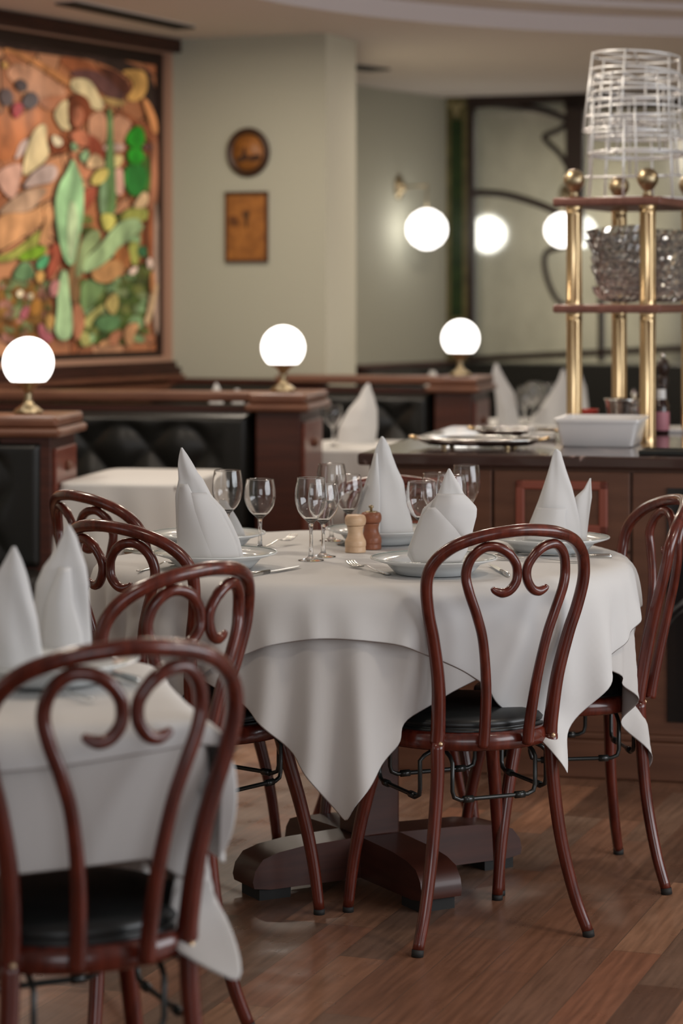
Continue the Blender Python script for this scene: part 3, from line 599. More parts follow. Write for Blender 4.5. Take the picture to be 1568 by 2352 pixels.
# ------------------------------------------------------------------ booths with globe lamps
def booth(loc, rz, L, label, zt=0.985, D=0.42, post=0.175, cover=None):
    t = thing('booth_bench', label, 'booth bench', loc, rz, 'leather booth benches')
    b = MB(); b.box((-post / 2, D / 2, (zt - 0.04) / 2), (post, D, zt - 0.04), 0, 0.006); b.build('end_post', 'wood', t)
    b = MB(); b.box((-0.001 + 0.006, D / 2, (zt - 0.10) / 2 + 0.02), (0.014, D - 0.05, zt - 0.16), 0, 0.004); b.build('side_panel', 'wood_lit_side', t)
    b = MB()
    for z in (0.80, 0.62): b.lathe([(0, 0.02), (0.012, 0.016), (0.02, 0.0)], c=(0.012, D * 0.5, z), R=Matrix.Rotation(math.radians(90), 3, 'Y'), n=16)
    b.build('stud', 'wood_rail', t)
    b = MB(); b.box((-L / 2 + 0.01, D / 2, (zt - 0.05) / 2), (L - 0.05, 0.16, zt - 0.06)); b.build('back_panel', 'wood', t)
    b = MB(); b.box((-L / 2 + 0.005, D / 2, zt - 0.02), (L, 0.20, 0.035), 0, 0.008)
    b.box((-post / 2, D / 2, zt - 0.02), (post + 0.05, D + 0.05, 0.038), 0, 0.012); b.box((-post / 2, D / 2, zt - 0.055), (post + 0.075, D + 0.07, 0.03), 0, 0.012)
    b.build('cap_rail', 'wood_rail', t)
    # tufted back cushion on the near side, plain one on the far side
    w = L - (post if cover is None else cover) - 0.02; x0 = -L; h0, h1 = 0.46, zt - 0.075; P = 0.24
    def tuft(u, v):
        x = x0 + u * w; z = h0 + v * (h1 - h0); dpt = 0.09
        if v < 0.93 and u < 0.93:
            g = 0
            a = (x / P + (z - h1) / (P * 1.15)); c = (x / P - (z - h1) / (P * 1.15))
            fa = abs(math.sin(math.pi * a)); fc = abs(math.sin(math.pi * c))
            g = min(1.0, (fa * fc) ** 0.6)
            fade = min(1, (0.93 - v) / 0.08) * min(1, (0.93 - u) / 0.06)
            dpt = 0.09 + 0.035 * (g * fade + (1 - fade) * 0.75)
        else: dpt = 0.09 + 0.035 * 0.75
        e = min(u * w, (1 - u) * w, v * (h1 - h0), (1 - v) * (h1 - h0)); r = 0.035
        if e < r: dpt -= (dpt - 0.02) * (1 - math.sqrt(max(0, 1 - (1 - e / r) ** 2)))
        return Vector((x, D / 2 - 0.08 - dpt, z))
    b = MB(); b.grid(tuft, 110, 60)
    ed = lambda u, v: Vector((x0 + u * w, D / 2 - 0.08, h0 + v * (h1 - h0)))
    b.box((x0 + w / 2, D / 2 - 0.088, (h0 + h1) / 2), (w - 0.01, 0.03, h1 - h0 - 0.01), 0, 0.01)
    bc = b.build('back_cushion', 'leather', t)
    b = MB(); b.box((x0 + w / 2, D / 2 + 0.13, (h0 + h1) / 2), (w, 0.12, h1 - h0), 0, 0.04, seg=4); b.build('rear_cushion', 'leather', t)
    b = MB(); b.box((x0 + w / 2, -0.18, 0.40), (w, 0.62, 0.14), 0, 0.04, seg=4); b.build('seat_cushion', 'leather', t)
    b = MB(); b.box((x0 + w / 2, -0.12, 0.165), (w, 0.50, 0.33), 0, 0.006); b.build('seat_base', 'wood', t)
    return t
RB = math.radians(-10)
B1 = (X(118, 7.95), 7.95, 0); B2 = (X(690, 9.2), 9.2, 0); B3 = (X(1085, 10.85), 10.85, 0)
bt = booth(B1, math.radians(-6), 1.5, 'black leather booth bench at the left picture edge, the nearest of the booths', zt=0.975, D=0.36, cover=0.0)
booth(B2, RB, 1.75, 'black tufted leather booth bench below the framed panel, globe lamp on its mahogany post', zt=0.998)
booth(B3, math.radians(-14), 0.95, 'black leather booth bench in front of the far lamp wall, behind the marble counter', zt=1.005, D=0.38)

def table_lamp(loc, label, first=None):
    if first: return dup(first, loc, 0, label)
    t = thing('globe_lamp', label, 'lamp', loc, 0, 'globe lamps standing on the booth posts')
    b = MB(); b.lathe([(0, 0), (0.048, 0), (0.050, 0.008), (0.044, 0.014), (0.034, 0.022), (0.018, 0.034), (0.012, 0.05), (0.015, 0.058), (0.012, 0.066), (0.016, 0.078), (0.03, 0.092), (0.048, 0.104), (0.056, 0.112), (0.052, 0.114), (0, 0.112)], n=32)
    b.build('brass_foot', 'old_brass', t)
    pr = [(0.0, 0.108)] + [(0.085 * math.cos(a), 0.172 + 0.085 * math.sin(a)) for a in [math.radians(-48 + i * 138 / 16) for i in range(17)]][:-1] + [(0, 0.257)]
    b = MB(); b.lathe(pr, n=40); b.build('globe', 'globe', t)
    return t
tl = table_lamp((X(65, 8.12), 8.12, 0.974), 'glowing globe lamp with brass foot on the leftmost booth post')
table_lamp((X(650, 9.40), 9.40, 0.997), 'glowing globe lamp with brass foot in front of the sage pillar', tl)
table_lamp((X(1057, 11.02), 11.02, 1.004), 'glowing globe lamp with brass foot on the far booth beside the green tile strip', tl)

# ------------------------------------------------------------------ service counter
CO = Vector((0.045, 7.0)); CA = math.radians(-13); Cd = Vector((math.cos(CA), math.sin(CA))); Cn = Vector((-math.sin(CA), math.cos(CA)))
def cx_at(px, yoff=0.03):      # local x on the counter front for a pixel column
    o = CO + Cn * yoff; k = (px - CX) / F; return (k * o.y - o.x) / (Cd.x - k * Cd.y)
CT = 0.915
t = thing('service_counter', 'dark wooden service counter with a marble top and raised panels right of the tables', 'counter', (CO.x, CO.y, 0), CA)
Lc = 2.6; Dc = 1.5
b = MB(); b.box((Lc / 2, Dc / 2, CT - 0.018), (Lc, Dc, 0.036), 0, 0.008); b.build('marble_top', 'marble', t)
b = MB(); b.box((Lc / 2, Dc / 2, 0.44), (Lc - 0.06, Dc - 0.06, 0.88), 0, 0.004); b.build('body', 'wood_counter', t)
x1, x2, x3 = cx_at(1133), cx_at(1450), cx_at(1568)
zf = lambda px, py: Z(py, (CO + Cd * cx_at(px)).y)
zd = zf(1300, 1268)
def moulding(b, xa, xb, za, zb, w=0.026, d=0.02):
    for (c, s_) in (((xa + xb) / 2, za), ((xa + xb) / 2, zb)): b.box((c, 0.03 - d / 2, s_), (xb - xa + w, d, w), 0, 0.005)
    for x in (xa, xb): b.box((x, 0.03 - d / 2, (za + zb) / 2), (w, d, zb - za + w), 0, 0.005)
def front(name, xa, xb, za, zb):
    b = MB(); b.box(((xa + xb) / 2, 0.024, (za + zb) / 2), (xb - xa, 0.016, zb - za), 0, 0.003); return b.build(name, 'wood_counter', t)
g = 0.004
for (xa, xb) in ((0.045, x1 - g), (x1 + g, x2 - g)):
    f = front('drawer', xa, xb, zd + g, 0.87)
    b = MB(); m0 = xa + 0.075; m1 = xb - 0.075; moulding(b, m0, m1, zf(1300, 1216), zf(1300, 1116)); mo = b.build('raised_moulding', 'moulding_red', f)
    f = front('door', xa, xb, 0.13, zd - g); b = MB(); moulding(b, m0, m1, 0.19, zd - 0.06, 0.02, 0.010); b.build('raised_moulding', 'wood_counter', f)
f = front('panel_frame', x2 + g, Lc - 0.03, 0.13, 0.87)
xa = cx_at(1525); b = MB(); moulding(b, xa, xa + 0.42, zf(1550, 1660), zf(1550, 1122), 0.016, 0.012); b.build('raised_moulding', 'wood_rail', f)
b = MB(); b.box((xa + 0.21, 0.012, (zf(1550, 1660) + zf(1550, 1122)) / 2), (0.40, 0.006, zf(1550, 1122) - zf(1550, 1660))); b.build('marble_panel', 'black_marble', f)
b = MB(); b.box((Lc / 2, 0.02, 0.055), (Lc, 0.03, 0.11), 0, 0.006); b.box((Lc / 2, 0.024, 0.12), (Lc, 0.02, 0.02), 0, 0.005); b.build('plinth', 'wood_counter', t)

def ontop(px, py, z=CT): Y = (EYE - z) * F / (py - HZ); return Vector((X(px, Y), Y, z))
# ------------------------------------------------------------------ brass and wood rack standing on the counter
RA = math.radians(-23)
rk = thing('display_rack', 'two-tier rack of dark wood shelves on fluted brass columns with ball finials', 'rack', (0.737, 7.66, CT), RA)
cols = [(0, 0), (0.24, 0), (0, 0.5), (0.24, 0.5)]
for (x, y) in cols:
    b = MB()
    for z0, z1 in ((0.0, 0.400), (0.428, 0.738)):
        n = 8; pr = [(0.026, z0), (0.026, z0 + 0.012), (0.0238, z0 + 0.016), (0.0238, z1 - 0.03), (0.0255, z1 - 0.026), (0.0255, z1 - 0.014), (0.024, z1 - 0.012), (0.027, z1)]
        vs = []; fs = []; k = len(pr)
        for r, z in pr:
            for j in range(64):
                a = 2 * math.pi * j / 64; rr = r * (1 + (0.09 * math.cos(8 * a) if 0.02 < r < 0.0239 else 0)); vs.append((x + rr * math.cos(a), y + rr * math.sin(a), z))
        for i in range(k - 1):
            for j in range(64): fs.append((i * 64 + j, i * 64 + (j + 1) % 64, (i + 1) * 64 + (j + 1) % 64, (i + 1) * 64 + j))
        b.add(vs, fs)
    c = b.build('brass_column', 'brass', rk)
    b = MB(); b.lathe([(0.018, 0.764), (0.013, 0.778), (0.012, 0.785), (0.020, 0.790)] + [(0.034 * math.sin(a), 0.822 - 0.034 * math.cos(a)) for a in [math.radians(40 + i * 140 / 12) for i in range(13)]], c=(x, y, 0), n=28); b.build('ball_finial', 'old_brass', rk)
for z in (0.414, 0.751):
    b = MB(); b.box((0.12, 0.25, z), (0.24 + 0.113, 0.5 + 0.102, 0.026), 0, 0.007); b.build('shelf', mat('rack_shelf_wood', (0.14, 0.055, 0.040), 0.4, noise=((30, 4, 4), 5, 1), col2=(0.19, 0.08, 0.06)), rk)
def rackpt(x, y, z): v = Matrix.Rotation(RA, 3, 'Z') @ Vector((x, y, 0)); return Vector((0.737 + v.x, 7.66 + v.y, CT + z))

# wire baskets stacked upside down on the top shelf
def basket(name='wire_basket'):
    t = thing(name, '', 'basket', (0, 0, 0))
    H = 0.25; R0, R1 = 0.158, 0.142
    rad = lambda z: R0 + (R1 - R0) * z / H
    for z in (0.0, H - 0.105, H - 0.052, H):
        r = rad(z); b = MB(); b.tube([(r * math.cos(2 * math.pi * i / 36), r * math.sin(2 * math.pi * i / 36), z) for i in range(37)], 0.0040, n=6, cap=False, flat=0.7); b.build('ring', 'wire', t)
    for k in range(6):
        a = 2 * math.pi * k / 6; r0, r1 = rad(0) + 0.003, rad(H) + 0.003
        b = MB(); b.tube([(r0 * math.cos(a), r0 * math.sin(a), -0.002), (r1 * math.cos(a), r1 * math.sin(a), H + 0.004)], 0.0050, n=6, flat=0.6); b.build('upright', 'wire', t)
    b = MB()
    for k in range(3):
        a = math.pi * k / 3 + 0.2; b.tube([(rad(H) * math.cos(a), rad(H) * math.sin(a), H), (-rad(H) * math.cos(a), -rad(H) * math.sin(a), H)], 0.003, n=6)
    b.build('cross_wire', 'wire', t)
    return t
bk0 = None; random.seed(5)
bl = ['lowest', 'second lowest', 'second from the top', 'topmost']
for i in range(4):
    p = rackpt(0.125 + (0.012, -0.008, 0.014, -0.012, 0.004)[i], 0.25 + (0, 0.01, -0.01, 0.012, -0.004)[i], 0.768 + (0.0, 0.075, 0.145, 0.215)[i])
    lab = 'silver wire basket on the brass rack, %s of the nested stack' % bl[i]
    if i == 0: bk0 = basket(); o = bk0; o.location = p; o['label'] = lab; o['group'] = 'nested wire baskets on the rack'
    else: o = dup(bk0, p, 0, lab, 'nested wire baskets on the rack')
    o.rotation_euler = ((0, 0.03, -0.03, 0.04)[i], (0, -0.04, 0.04, 0.06)[i], i * 0.37 + 0.1)
# stacks of cut glass bowls on the middle shelf
def cut_bowl():
    b = MB(); n = 40
    outer = [(0.030, 0.0), (0.046, 0.002), (0.070, 0.012), (0.086, 0.030), (0.093, 0.052)]
    inner = [(0.089, 0.052), (0.081, 0.033), (0.065, 0.017), (0.04, 0.008), (0.0, 0.007)]
    vs = []; fs = []; pr = [(0, 0)] + outer + inner
    for q_, (r, z) in enumerate(pr):
        for j in range(n):
            a = 2 * math.pi * j / n; rr = r
            if 2 < q_ < 6: rr *= 1 + 0.026 * (1 if (j + q_) % 2 else -1)
            vs.append((rr * math.cos(a), rr * math.sin(a), z))
    for i in range(len(pr) - 1):
        for j in range(n): fs.append((i * n + j, i * n + (j + 1) % n, (i + 1) * n + (j + 1) % n, (i + 1) * n + j))
    b.add(vs, fs, 0, False); return b.build('glass_bowl', 'cut_glass', cat='bowl', group='stacked cut glass bowls')
gb = None
orders = ['bottom', 'second', 'third', 'fourth', 'fifth', 'sixth', 'top']
for s_, (p, tilt, nm) in enumerate(((rackpt(0.12, 0.12, 0.432), 0.10, 'left stack between the brass columns'), (rackpt(0.203, 0.34, 0.432), -0.05, 'rear right stack'))):
    for i in range(7):
        if gb is None: gb = cut_bowl(); o = gb
        else: o = gb.copy(); COL.objects.link(o)
        o.location = p + Vector((0.006 * math.sin(i * 2.1) - tilt * 0.10 * max(0, i - 1) * 0.3, 0.004 * math.cos(i * 1.7), 0.031 * i + 0.0006))
        o.rotation_euler = (0.02 * math.sin(i), tilt * min(1, i / 3), i * 0.4)
        o['label'] = 'cut glass bowl, %s from below in the %s' % (orders[i], nm) if 0 < i < 6 else 'cut glass bowl, the %s one in the %s' % (orders[i], nm)

# things on the marble top
def oval_tray(p, a, c, rz, label):
    t = thing('oval_tray', label, 'tray', tuple(p), rz, 'oval metal trays on the counter')
    b = MB(); b.lathe([(0, 0.012), (a * .8, 0.012), (a * .86, 0.015), (a * .96, 0.022), (a, 0.026), (a * 1.01, 0.024), (a * .96, 0.018), (a * .84, 0.008), (0, 0.008)], n=56, squash=c / a); b.build('plate', 'steel', t)
    b = MB(); b.tube([(a * math.cos(2 * math.pi * i / 48), c * math.sin(2 * math.pi * i / 48), 0.026) for i in range(49)], 0.003, n=6, cap=False); b.build('rim', 'steel', t)
    for sx in (-1, 1):
        b = MB(); b.tube([(sx * a * .98, -0.03, 0.024), (sx * (a + 0.018), -0.018, 0.03), (sx * (a + 0.018), 0.018, 0.03), (sx * a * .98, 0.03, 0.024)], 0.005, n=8); b.build('handle', 'brass', t)
    b = MB()
    for sx in (-1, 1):
        for sy in (-1, 1): b.lathe([(0.006, 0.0), (0.01, 0.004), (0.005, 0.011)], c=(sx * a * .5, sy * c * .5, 0), n=10)
    b.build('foot', 'brass', t)
oval_tray((X(1100, 7.27), 7.27, CT), 0.19, 0.125, CA, 'large oval metal tray nearest the marble counter edge')
oval_tray((X(1185, 7.78), 7.78, CT), 0.135, 0.095, CA, 'smaller oval metal tray lying behind the large tray')
t = thing('napkin_bundle', 'small folded white napkin lying on the counter left of the white dish', 'napkin', (X(1236, 7.62), 7.62, CT), CA)
b = MB(); b.box((0, 0, 0.008), (0.11, 0.07, 0.016), 0, 0.006); b.box((0.01, 0.004, 0.02), (0.085, 0.055, 0.010), 0, 0.004, rz=0.2); b.build('cloth', 'napkin', t)
b = MB(); b.lathe([(0.0, 0.024), (0.012, 0.026), (0.015, 0.036), (0.010, 0.046), (0, 0.048)], c=(-0.02, 0, 0), n=16); b.build('knot', 'napkin', t)
def dish(p, w0, w1, d0, d1, h, rz, label, name='rectangular_dish'):
    t = thing(name, label, 'dish', tuple(p), rz)
    b = MB()
    def rr(w, d, z, r=0.012, n=4):
        out = []
        for sx, sy, a0 in ((1, 1, 0), (-1, 1, 90), (-1, -1, 180), (1, -1, 270)):
            for k in range(n + 1):
                a = math.radians(a0 + 90 * k / n); out.append((sx * (w / 2 - r) + r * math.cos(a), sy * (d / 2 - r) + r * math.sin(a), z))
        return out
    e = 0.007; L = [rr(w0 - 0.01, d0 - 0.01, 0), rr(w0, d0, 0.004), rr(w1, d1, h - 0.012), rr(w1 + 0.012, d1 + 0.012, h - 0.010), rr(w1 + 0.012, d1 + 0.012, h), rr(w1 - 2 * e, d1 - 2 * e, h), rr(w0 - 2 * e, d0 - 2 * e, e), rr(w0 * .5, d0 * .5, e)]
    vs = sum(L, []); n = len(L[0]); fs = [(i * n + j, i * n + (j + 1) % n, (i + 1) * n + (j + 1) % n, (i + 1) * n + j) for i in range(len(L) - 1) for j in range(n)]
    fs += [tuple(range(n))[::-1], tuple(range((len(L) - 1) * n, len(L) * n))]
    b.add(vs, fs, 0, True); b.build('body', 'dish', t, auto=40); return t
p = Vector((X(1373, 7.2), 7.25, CT)) + Vector((Cn.x * 0.14, Cn.y * 0.14, 0))
dish(p, 0.215, 0.245, 0.26, 0.29, 0.085, CA, 'white rectangular ceramic dish in front of the brass columns')
dish((1.33, 8.15, CT + 0.014), 0.22, 0.24, 0.15, 0.17, 0.055, CA, 'shallow white dish at the right picture edge on the counter')
t = thing('serving_board', 'white serving board under the shallow dish at the right edge', 'board', (1.24, 8.12, CT), CA); b = MB(); b.box((0, 0, 0.006), (0.50, 0.26, 0.012), 0, 0.005); b.build('board', 'dish', t)
t = thing('black_tray', 'flat black tray on the marble counter edge at far right', 'tray', (X(1455, 7.02) + 0.2, 6.93, CT), CA); b = MB(); b.box((0, 0, 0.004), (0.38, 0.14, 0.008), 0, 0.003)
b.build('base', 'black', t); b = MB()
for sy in (-1, 1): b.box((0, sy * 0.067, 0.009), (0.38, 0.006, 0.008), 0, 0.002)
for sx in (-1, 1): b.box((sx * 0.187, 0, 0.009), (0.006, 0.14, 0.008), 0, 0.002)
b.build('rim', 'black', t)
t = thing('steel_pot', 'small polished steel pot standing between the brass columns on the counter', 'pot', (X(1430, 7.95), 7.95, CT))
b = MB(); b.lathe([(0, 0), (0.045, 0), (0.047, 0.004), (0.055, 0.10), (0.060, 0.112), (0.062, 0.116), (0.058, 0.117), (0.052, 0.10), (0.044, 0.006), (0, 0.006)], n=40); b.build('body', 'steel', t)
t = thing('glass_cruet', 'clear glass cruet with pointed stopper beside the steel pot', 'cruet', (X(1455, 7.76), 7.76, CT))
b = MB(); b.lathe([(0, 0.0), (0.026, 0.0), (0.028, 0.01), (0.026, 0.06), (0.012, 0.085), (0.010, 0.10), (0.016, 0.106), (0.013, 0.106), (0.008, 0.098), (0.022, 0.058), (0.023, 0.012), (0, 0.010)], n=24); b.build('bottle', 'glass', t)
b = MB(); b.lathe([(0.008, 0.098), (0.009, 0.108), (0.005, 0.115), (0.008, 0.13), (0.011, 0.14), (0.007, 0.155), (0, 0.162)], n=16); b.build('stopper', 'cut_glass', t)
t = thing('sauce_bottle', 'dark sauce bottle with a pink label at the right of the counter', 'bottle', (X(1518, 8.0), 8.0, CT))
b = MB(); b.lathe([(0, 0), (0.024, 0), (0.026, 0.004), (0.026, 0.085), (0.022, 0.10), (0.013, 0.118), (0.012, 0.15), (0.014, 0.152), (0.013, 0.16), (0, 0.16)], n=28); b.build('bottle', 'sauce', t)
b = MB(); b.lathe([(0.0262, 0.010), (0.0268, 0.012), (0.0268, 0.070), (0.0262, 0.072)], n=28); b.build('label', 'pink', t)
b = MB(); b.lathe([(0.0145, 0.10), (0.0155, 0.102), (0.0145, 0.145), (0.0135, 0.146)], n=24); b.build('neck_label', 'white_plastic', t)
t = thing('red_label_bottle', 'dark bottle with a crimson label standing left of the pink label bottle', 'bottle', (X(1497, 8.14), 8.14, CT))
b = MB(); b.lathe([(0, 0), (0.024, 0), (0.026, 0.004), (0.026, 0.08), (0.014, 0.10), (0.012, 0.13), (0, 0.132)], n=28); b.build('bottle', 'sauce', t)
b = MB(); b.lathe([(0.0262, 0.04), (0.0268, 0.042), (0.0268, 0.074), (0.0262, 0.076)], n=28); b.build('label', 'crimson', t)
def big_mill(loc, h, m, label, knob='steel'):
    t = thing('pepper_mill', label, 'mill', loc); s_ = h / 0.26
    b = MB(); b.lathe([(r * s_, z * s_) for r, z in ((0, 0), (0.028, 0), (0.029, 0.01), (0.026, 0.03), (0.018, 0.06), (0.022, 0.075), (0.018, 0.09), (0.014, 0.13), (0.020, 0.17), (0.014, 0.185))], n=28); b.build('body', m, t)
    b = MB(); b.lathe([(r * s_, z * s_) for r, z in ((0.014, 0.185), (0.018, 0.192), (0.023, 0.21), (0.018, 0.232), (0.008, 0.24), (0, 0.24))], n=28); b.build('head', m, t)
    b = MB(); b.lathe([(r * s_, z * s_) for r, z in ((0.004, 0.238), (0.008, 0.246), (0.008, 0.254), (0, 0.26))], n=16); b.build('knob', knob, t)
big_mill((X(1522, 8.3), 8.3, CT), 0.26, 'wood_black', 'tall dark pepper mill behind the pink label bottle')
t = thing('red_cup', 'red ceramic cup behind the white dish, left of the steel pot', 'cup', (X(1352, 8.0), 8.0, CT))
b = MB(); b.lathe([(0, 0), (0.022, 0), (0.024, 0.004), (0.033, 0.075), (0.034, 0.08), (0.031, 0.08), (0.022, 0.008), (0, 0.008)], n=28); b.build('body', 'red', t)
b = MB(); b.tube([tuple(v) for v in smooth_path([(-0.030, 0, 0.065), (-0.052, 0, 0.06), (-0.052, 0, 0.03), (-0.027, 0, 0.022)], 6)], 0.005, n=8); b.build('handle', 'red', t)

# ------------------------------------------------------------------ napkin, glass, plate builders
def napkin(Y, base_py, rows, label, flaps=(), depth=0.45, extra=None, group='folded white napkins', p=1.45, seed=0):
    """rows: (py, px_left, px_right) from base to tip; standing at depth Y"""
    rows = sorted(rows, key=lambda r: -r[0]); xc = (rows[0][1] + rows[0][2]) / 2; zb = Z(base_py, Y)
    t = thing('folded_napkin', label, 'napkin', (X(xc, Y), Y, zb), 0, group); sc = Y / F
    def sect(rw):
        R = [((base_py - py) * sc, (xl - xc) * sc, (xr - xc) * sc) for py, xl, xr in rw]; H = R[-1][0]
        def at(z):
            z = max(0, min(H, z))
            for a, c in zip(R[:-1], R[1:]):
                if z <= c[0]: k = (z - a[0]) / max(1e-9, c[0] - a[0]); return a[1] + (c[1] - a[1]) * k, a[2] + (c[2] - a[2]) * k
            return R[-1][1], R[-1][2]
        return at, H
    random.seed(seed)
    ph = [random.random() * 6 for _ in range(4)]
    def body(b, rw, dep, y0=0.0):
        at, H = sect(rw); w0 = (at(0)[1] - at(0)[0]) / 2
        def fr(z): l, r = at(z); c = (l + r) / 2; w = max((r - l) / 2, 0.0012); return c, w, min(w, w0) * dep * (1 - 0.25 * z / H) + 0.0008
        def pt(u, v):
            z = v * H; c, w, d = fr(z); a = 2 * math.pi * u; ca, sa = math.cos(a), math.sin(a)
            f_ = (abs(ca) ** p + abs(sa) ** p) ** (-1 / p)
            tri = abs(((5 * u + ph[1] + z * 3.2) % 1.0) * 2 - 1); f_ *= 1 + 0.10 * (tri - 0.5) * math.sin(math.pi * min(1, v * 1.15)) * (1 if abs(sa) > 0.25 else abs(sa) * 4); wr = 0.0022 * math.sin(3 * a + ph[0] + z * 30) * math.sin(math.pi * v)
            return Vector((c + w * ca * f_, y0 + (d * sa * f_) + wr, z))
        b.grid(pt, 48, 34, closed=True)
        return fr, H
    b = MB(); fr, H = body(b, rows, depth); o = b.build('cloth_body', 'napkin', t)
    for (fl) in flaps:      # flap rows (py, pxl, pxr): an outer layer lying on the front
        fl = sorted(fl, key=lambda r: -r[0]); at, hh = sect([(fl[0][0], fl[0][1], fl[0][2])] + list(fl[1:]))
        z0 = (base_py - fl[0][0]) * sc; z1 = (base_py - fl[-1][0]) * sc
        def fp(u, v):
            z = z0 + (z1 - z0) * v; l, r = at(z); x = l + (r - l) * u; c, w, d = fr(z); tt = max(-1, min(1, (x - c) / w))
            return Vector((x, -d * (1 - abs(tt) ** p) ** (1 / p) - 0.0065 - 0.004 * math.sin(math.pi * u), z))
        b = MB(); b.grid(fp, 14, 20); o = solid(b.build('folded_flap', 'napkin', t), 0.0022)
    if extra:
        b = MB(); body(b, extra, depth * 0.5, 0.012); b.build('side_point', 'napkin', t)
    return t
def wine_glass(h, r, label, loc, group='wine glasses on the table', cache={}):
    key = (h, r)
    if key in cache: return dup(cache[key], loc, random.random() * 3, label, group)
    t = thing('wine_glass', label, 'wine glass', loc, 0, group); cache[key] = t
    zb = h * 0.47; hb = h - zb
    ou = [(0.0045, zb * 0.35), (0.0042, zb * 0.7), (0.006, zb * 0.93), (0.013, zb + hb * .03), (r * .62, zb + hb * .13), (r * .86, zb + hb * .28), (r * .985, zb + hb * .46), (r, zb + hb * .58), (r * .975, zb + hb * .75), (r * .90, zb + hb * .93), (r * .865, h)]
    ou = [tuple(v) for v in smooth_path(ou, 4)]
    inn = [(x_ - 0.0011, z_ + (0.0009 if z_ < h - 0.001 else 0)) for x_, z_ in ou if z_ > zb + hb * .05][::-1]
    b = MB(); b.lathe(ou[12:] + [(ou[-1][0] - 0.0005, h + 0.0006)] + inn + [(0, zb + hb * .06)], n=40); b.build('bowl', 'glass', t)
    st = [(0, 0.0), (r * .80, 0.0), (r * .81, 0.0012), (r * .5, 0.003), (0.010, 0.006), (0.0055, 0.012)] + ou[:13]
    b = MB(); b.lathe(st + [(0, st[-1][1])], n=40); b.build('stem_and_foot', 'glass', t)
    return t
def plate(loc, label, r=0.14, group='white plates with a thin line', deep=True, cache=[]):
    if cache: return dup(cache[0], loc, 0, label, group)
    t = thing('plate', label, 'plate', loc, 0, group); cache.append(t)
    b = MB(); b.lathe([(0, 0.006), (0.078, 0.007), (0.088, 0.010), (0.097, 0.024), (0.103, 0.028), (0.139, 0.038), (0.140, 0.0365), (0.139, 0.0345), (0.104, 0.0235), (0.095, 0.014), (0.084, 0.003), (0.074, 0.0), (0.070, 0.002), (0, 0.002)], n=72); b.build('plate_body', 'porcelain', t)
    b = MB(); n = 72
    for r0, z0 in ((0.1355, 0.0374), (0.0865, 0.0100)):
        b.tube([(r0 * math.cos(2 * math.pi * i / n), r0 * math.sin(2 * math.pi * i / n), z0) for i in range(n + 1)], 0.0009, n=5, cap=False)
    b.build('rim_line', 'porcelain_rim', t); return t
def fork(loc, rz, label, tilt=0.0, s=1.0, cache=[]):
    if cache: o = dup(cache[0], loc, rz, label, 'silver forks on the table'); o.rotation_euler = (tilt, 0, rz); return o
    t = thing('fork', label, 'fork', loc, rz, 'silver forks on the table'); cache.append(t)
    sp = lambda y: 0.004 + 0.010 * math.sin(max(0, min(1, (y - 0.105) / 0.09)) * math.pi) + 0.006 * max(0, (y - 0.17) / 0.03) ** 2 * 0
    arc = [(0, 0.0, 0.003), (0, 0.03, 0.0035), (0, 0.08, 0.007), (0, 0.115, 0.012), (0, 0.135, 0.008), (0, 0.15, 0.006)]
    b = MB(); pts = smooth_path([(0, y, z) for _, y, z in arc], 5)
    n = len(pts); rad = [0.0065 - 0.0035 * min(1, i / (n * .45)) + (0.006 * max(0, (i / n - .72) / .28)) for i in range(n)]; b.tube(pts, rad, n=10, flat=1.0)
    for i in range(len(b.v)):      # flatten the handle
        v = b.v[i]; zc = np.interp(v[1], [p[1] for p in pts], [p[2] for p in pts]); b.v[i] = (v[0], v[1], zc + (v[2] - zc) * 0.22)
    b.build('handle', 'steel', t)
    b = MB()
    for k in range(4):
        x = (k - 1.5) * 0.0062; b.tube([tuple(v) for v in smooth_path([(x * .8, 0.146, 0.006), (x, 0.165, 0.004), (x, 0.185, 0.007), (x, 0.203, 0.013)], 4)], [0.0022] * 12 + [0.0012], n=6)
    b.build('tines', 'steel', t); t.rotation_euler = (tilt, 0, rz); return t
def knife(loc, rz, label, cache=[]):
    if cache: return dup(cache[0], loc, rz, label, 'silver knives on the table')
    t = thing('knife', label, 'knife', loc, rz, 'silver knives on the table'); cache.append(t)
    b = MB(); b.tube([(0, 0, 0.004), (0, 0.004, 0.004), (0, 0.05, 0.004), (0, 0.095, 0.004)], [0.004, 0.0072, 0.006, 0.0045], n=10, flat=0.5); b.build('handle', 'steel', t)
    b = MB(); b.prism([(-0.004, 0.093), (0.004, 0.093), (0.009, 0.12), (0.009, 0.18), (0.004, 0.215), (-0.004, 0.222), (-0.004, 0.15)], 0.003, 0.0045); b.build('blade', 'steel', t); return t
def mill(loc, m, label, knob):
    t = thing('pepper_mill' if knob else 'salt_mill', label, 'mill', loc)
    pr = [(0, 0), (0.0240, 0), (0.0248, 0.003), (0.0243, 0.013), (0.0252, 0.016), (0.0248, 0.026), (0.0222, 0.032), (0.0185, 0.042), (0.0180, 0.052), (0.0205, 0.062)]
    b = MB(); b.lathe([tuple(v) for v in smooth_path(pr[1:], 4)], n=36); b.build('body', m, t)
    b = MB(); b.lathe([tuple(v) for v in smooth_path([(0.0205, 0.0632), (0.0235, 0.066), (0.0252, 0.073), (0.0245, 0.082), (0.019, 0.0885), (0.0, 0.0895)], 4)], n=36); b.build('head', m, t)
    if knob:
        b = MB(); b.lathe([(0.017, 0.0885), (0.014, 0.091), (0.0, 0.092)], n=24); b.lathe([(0.003, 0.091), (0.003, 0.098), (0.006, 0.100), (0.006, 0.104), (0, 0.106)], n=16); b.build('knob', 'old_brass', t)

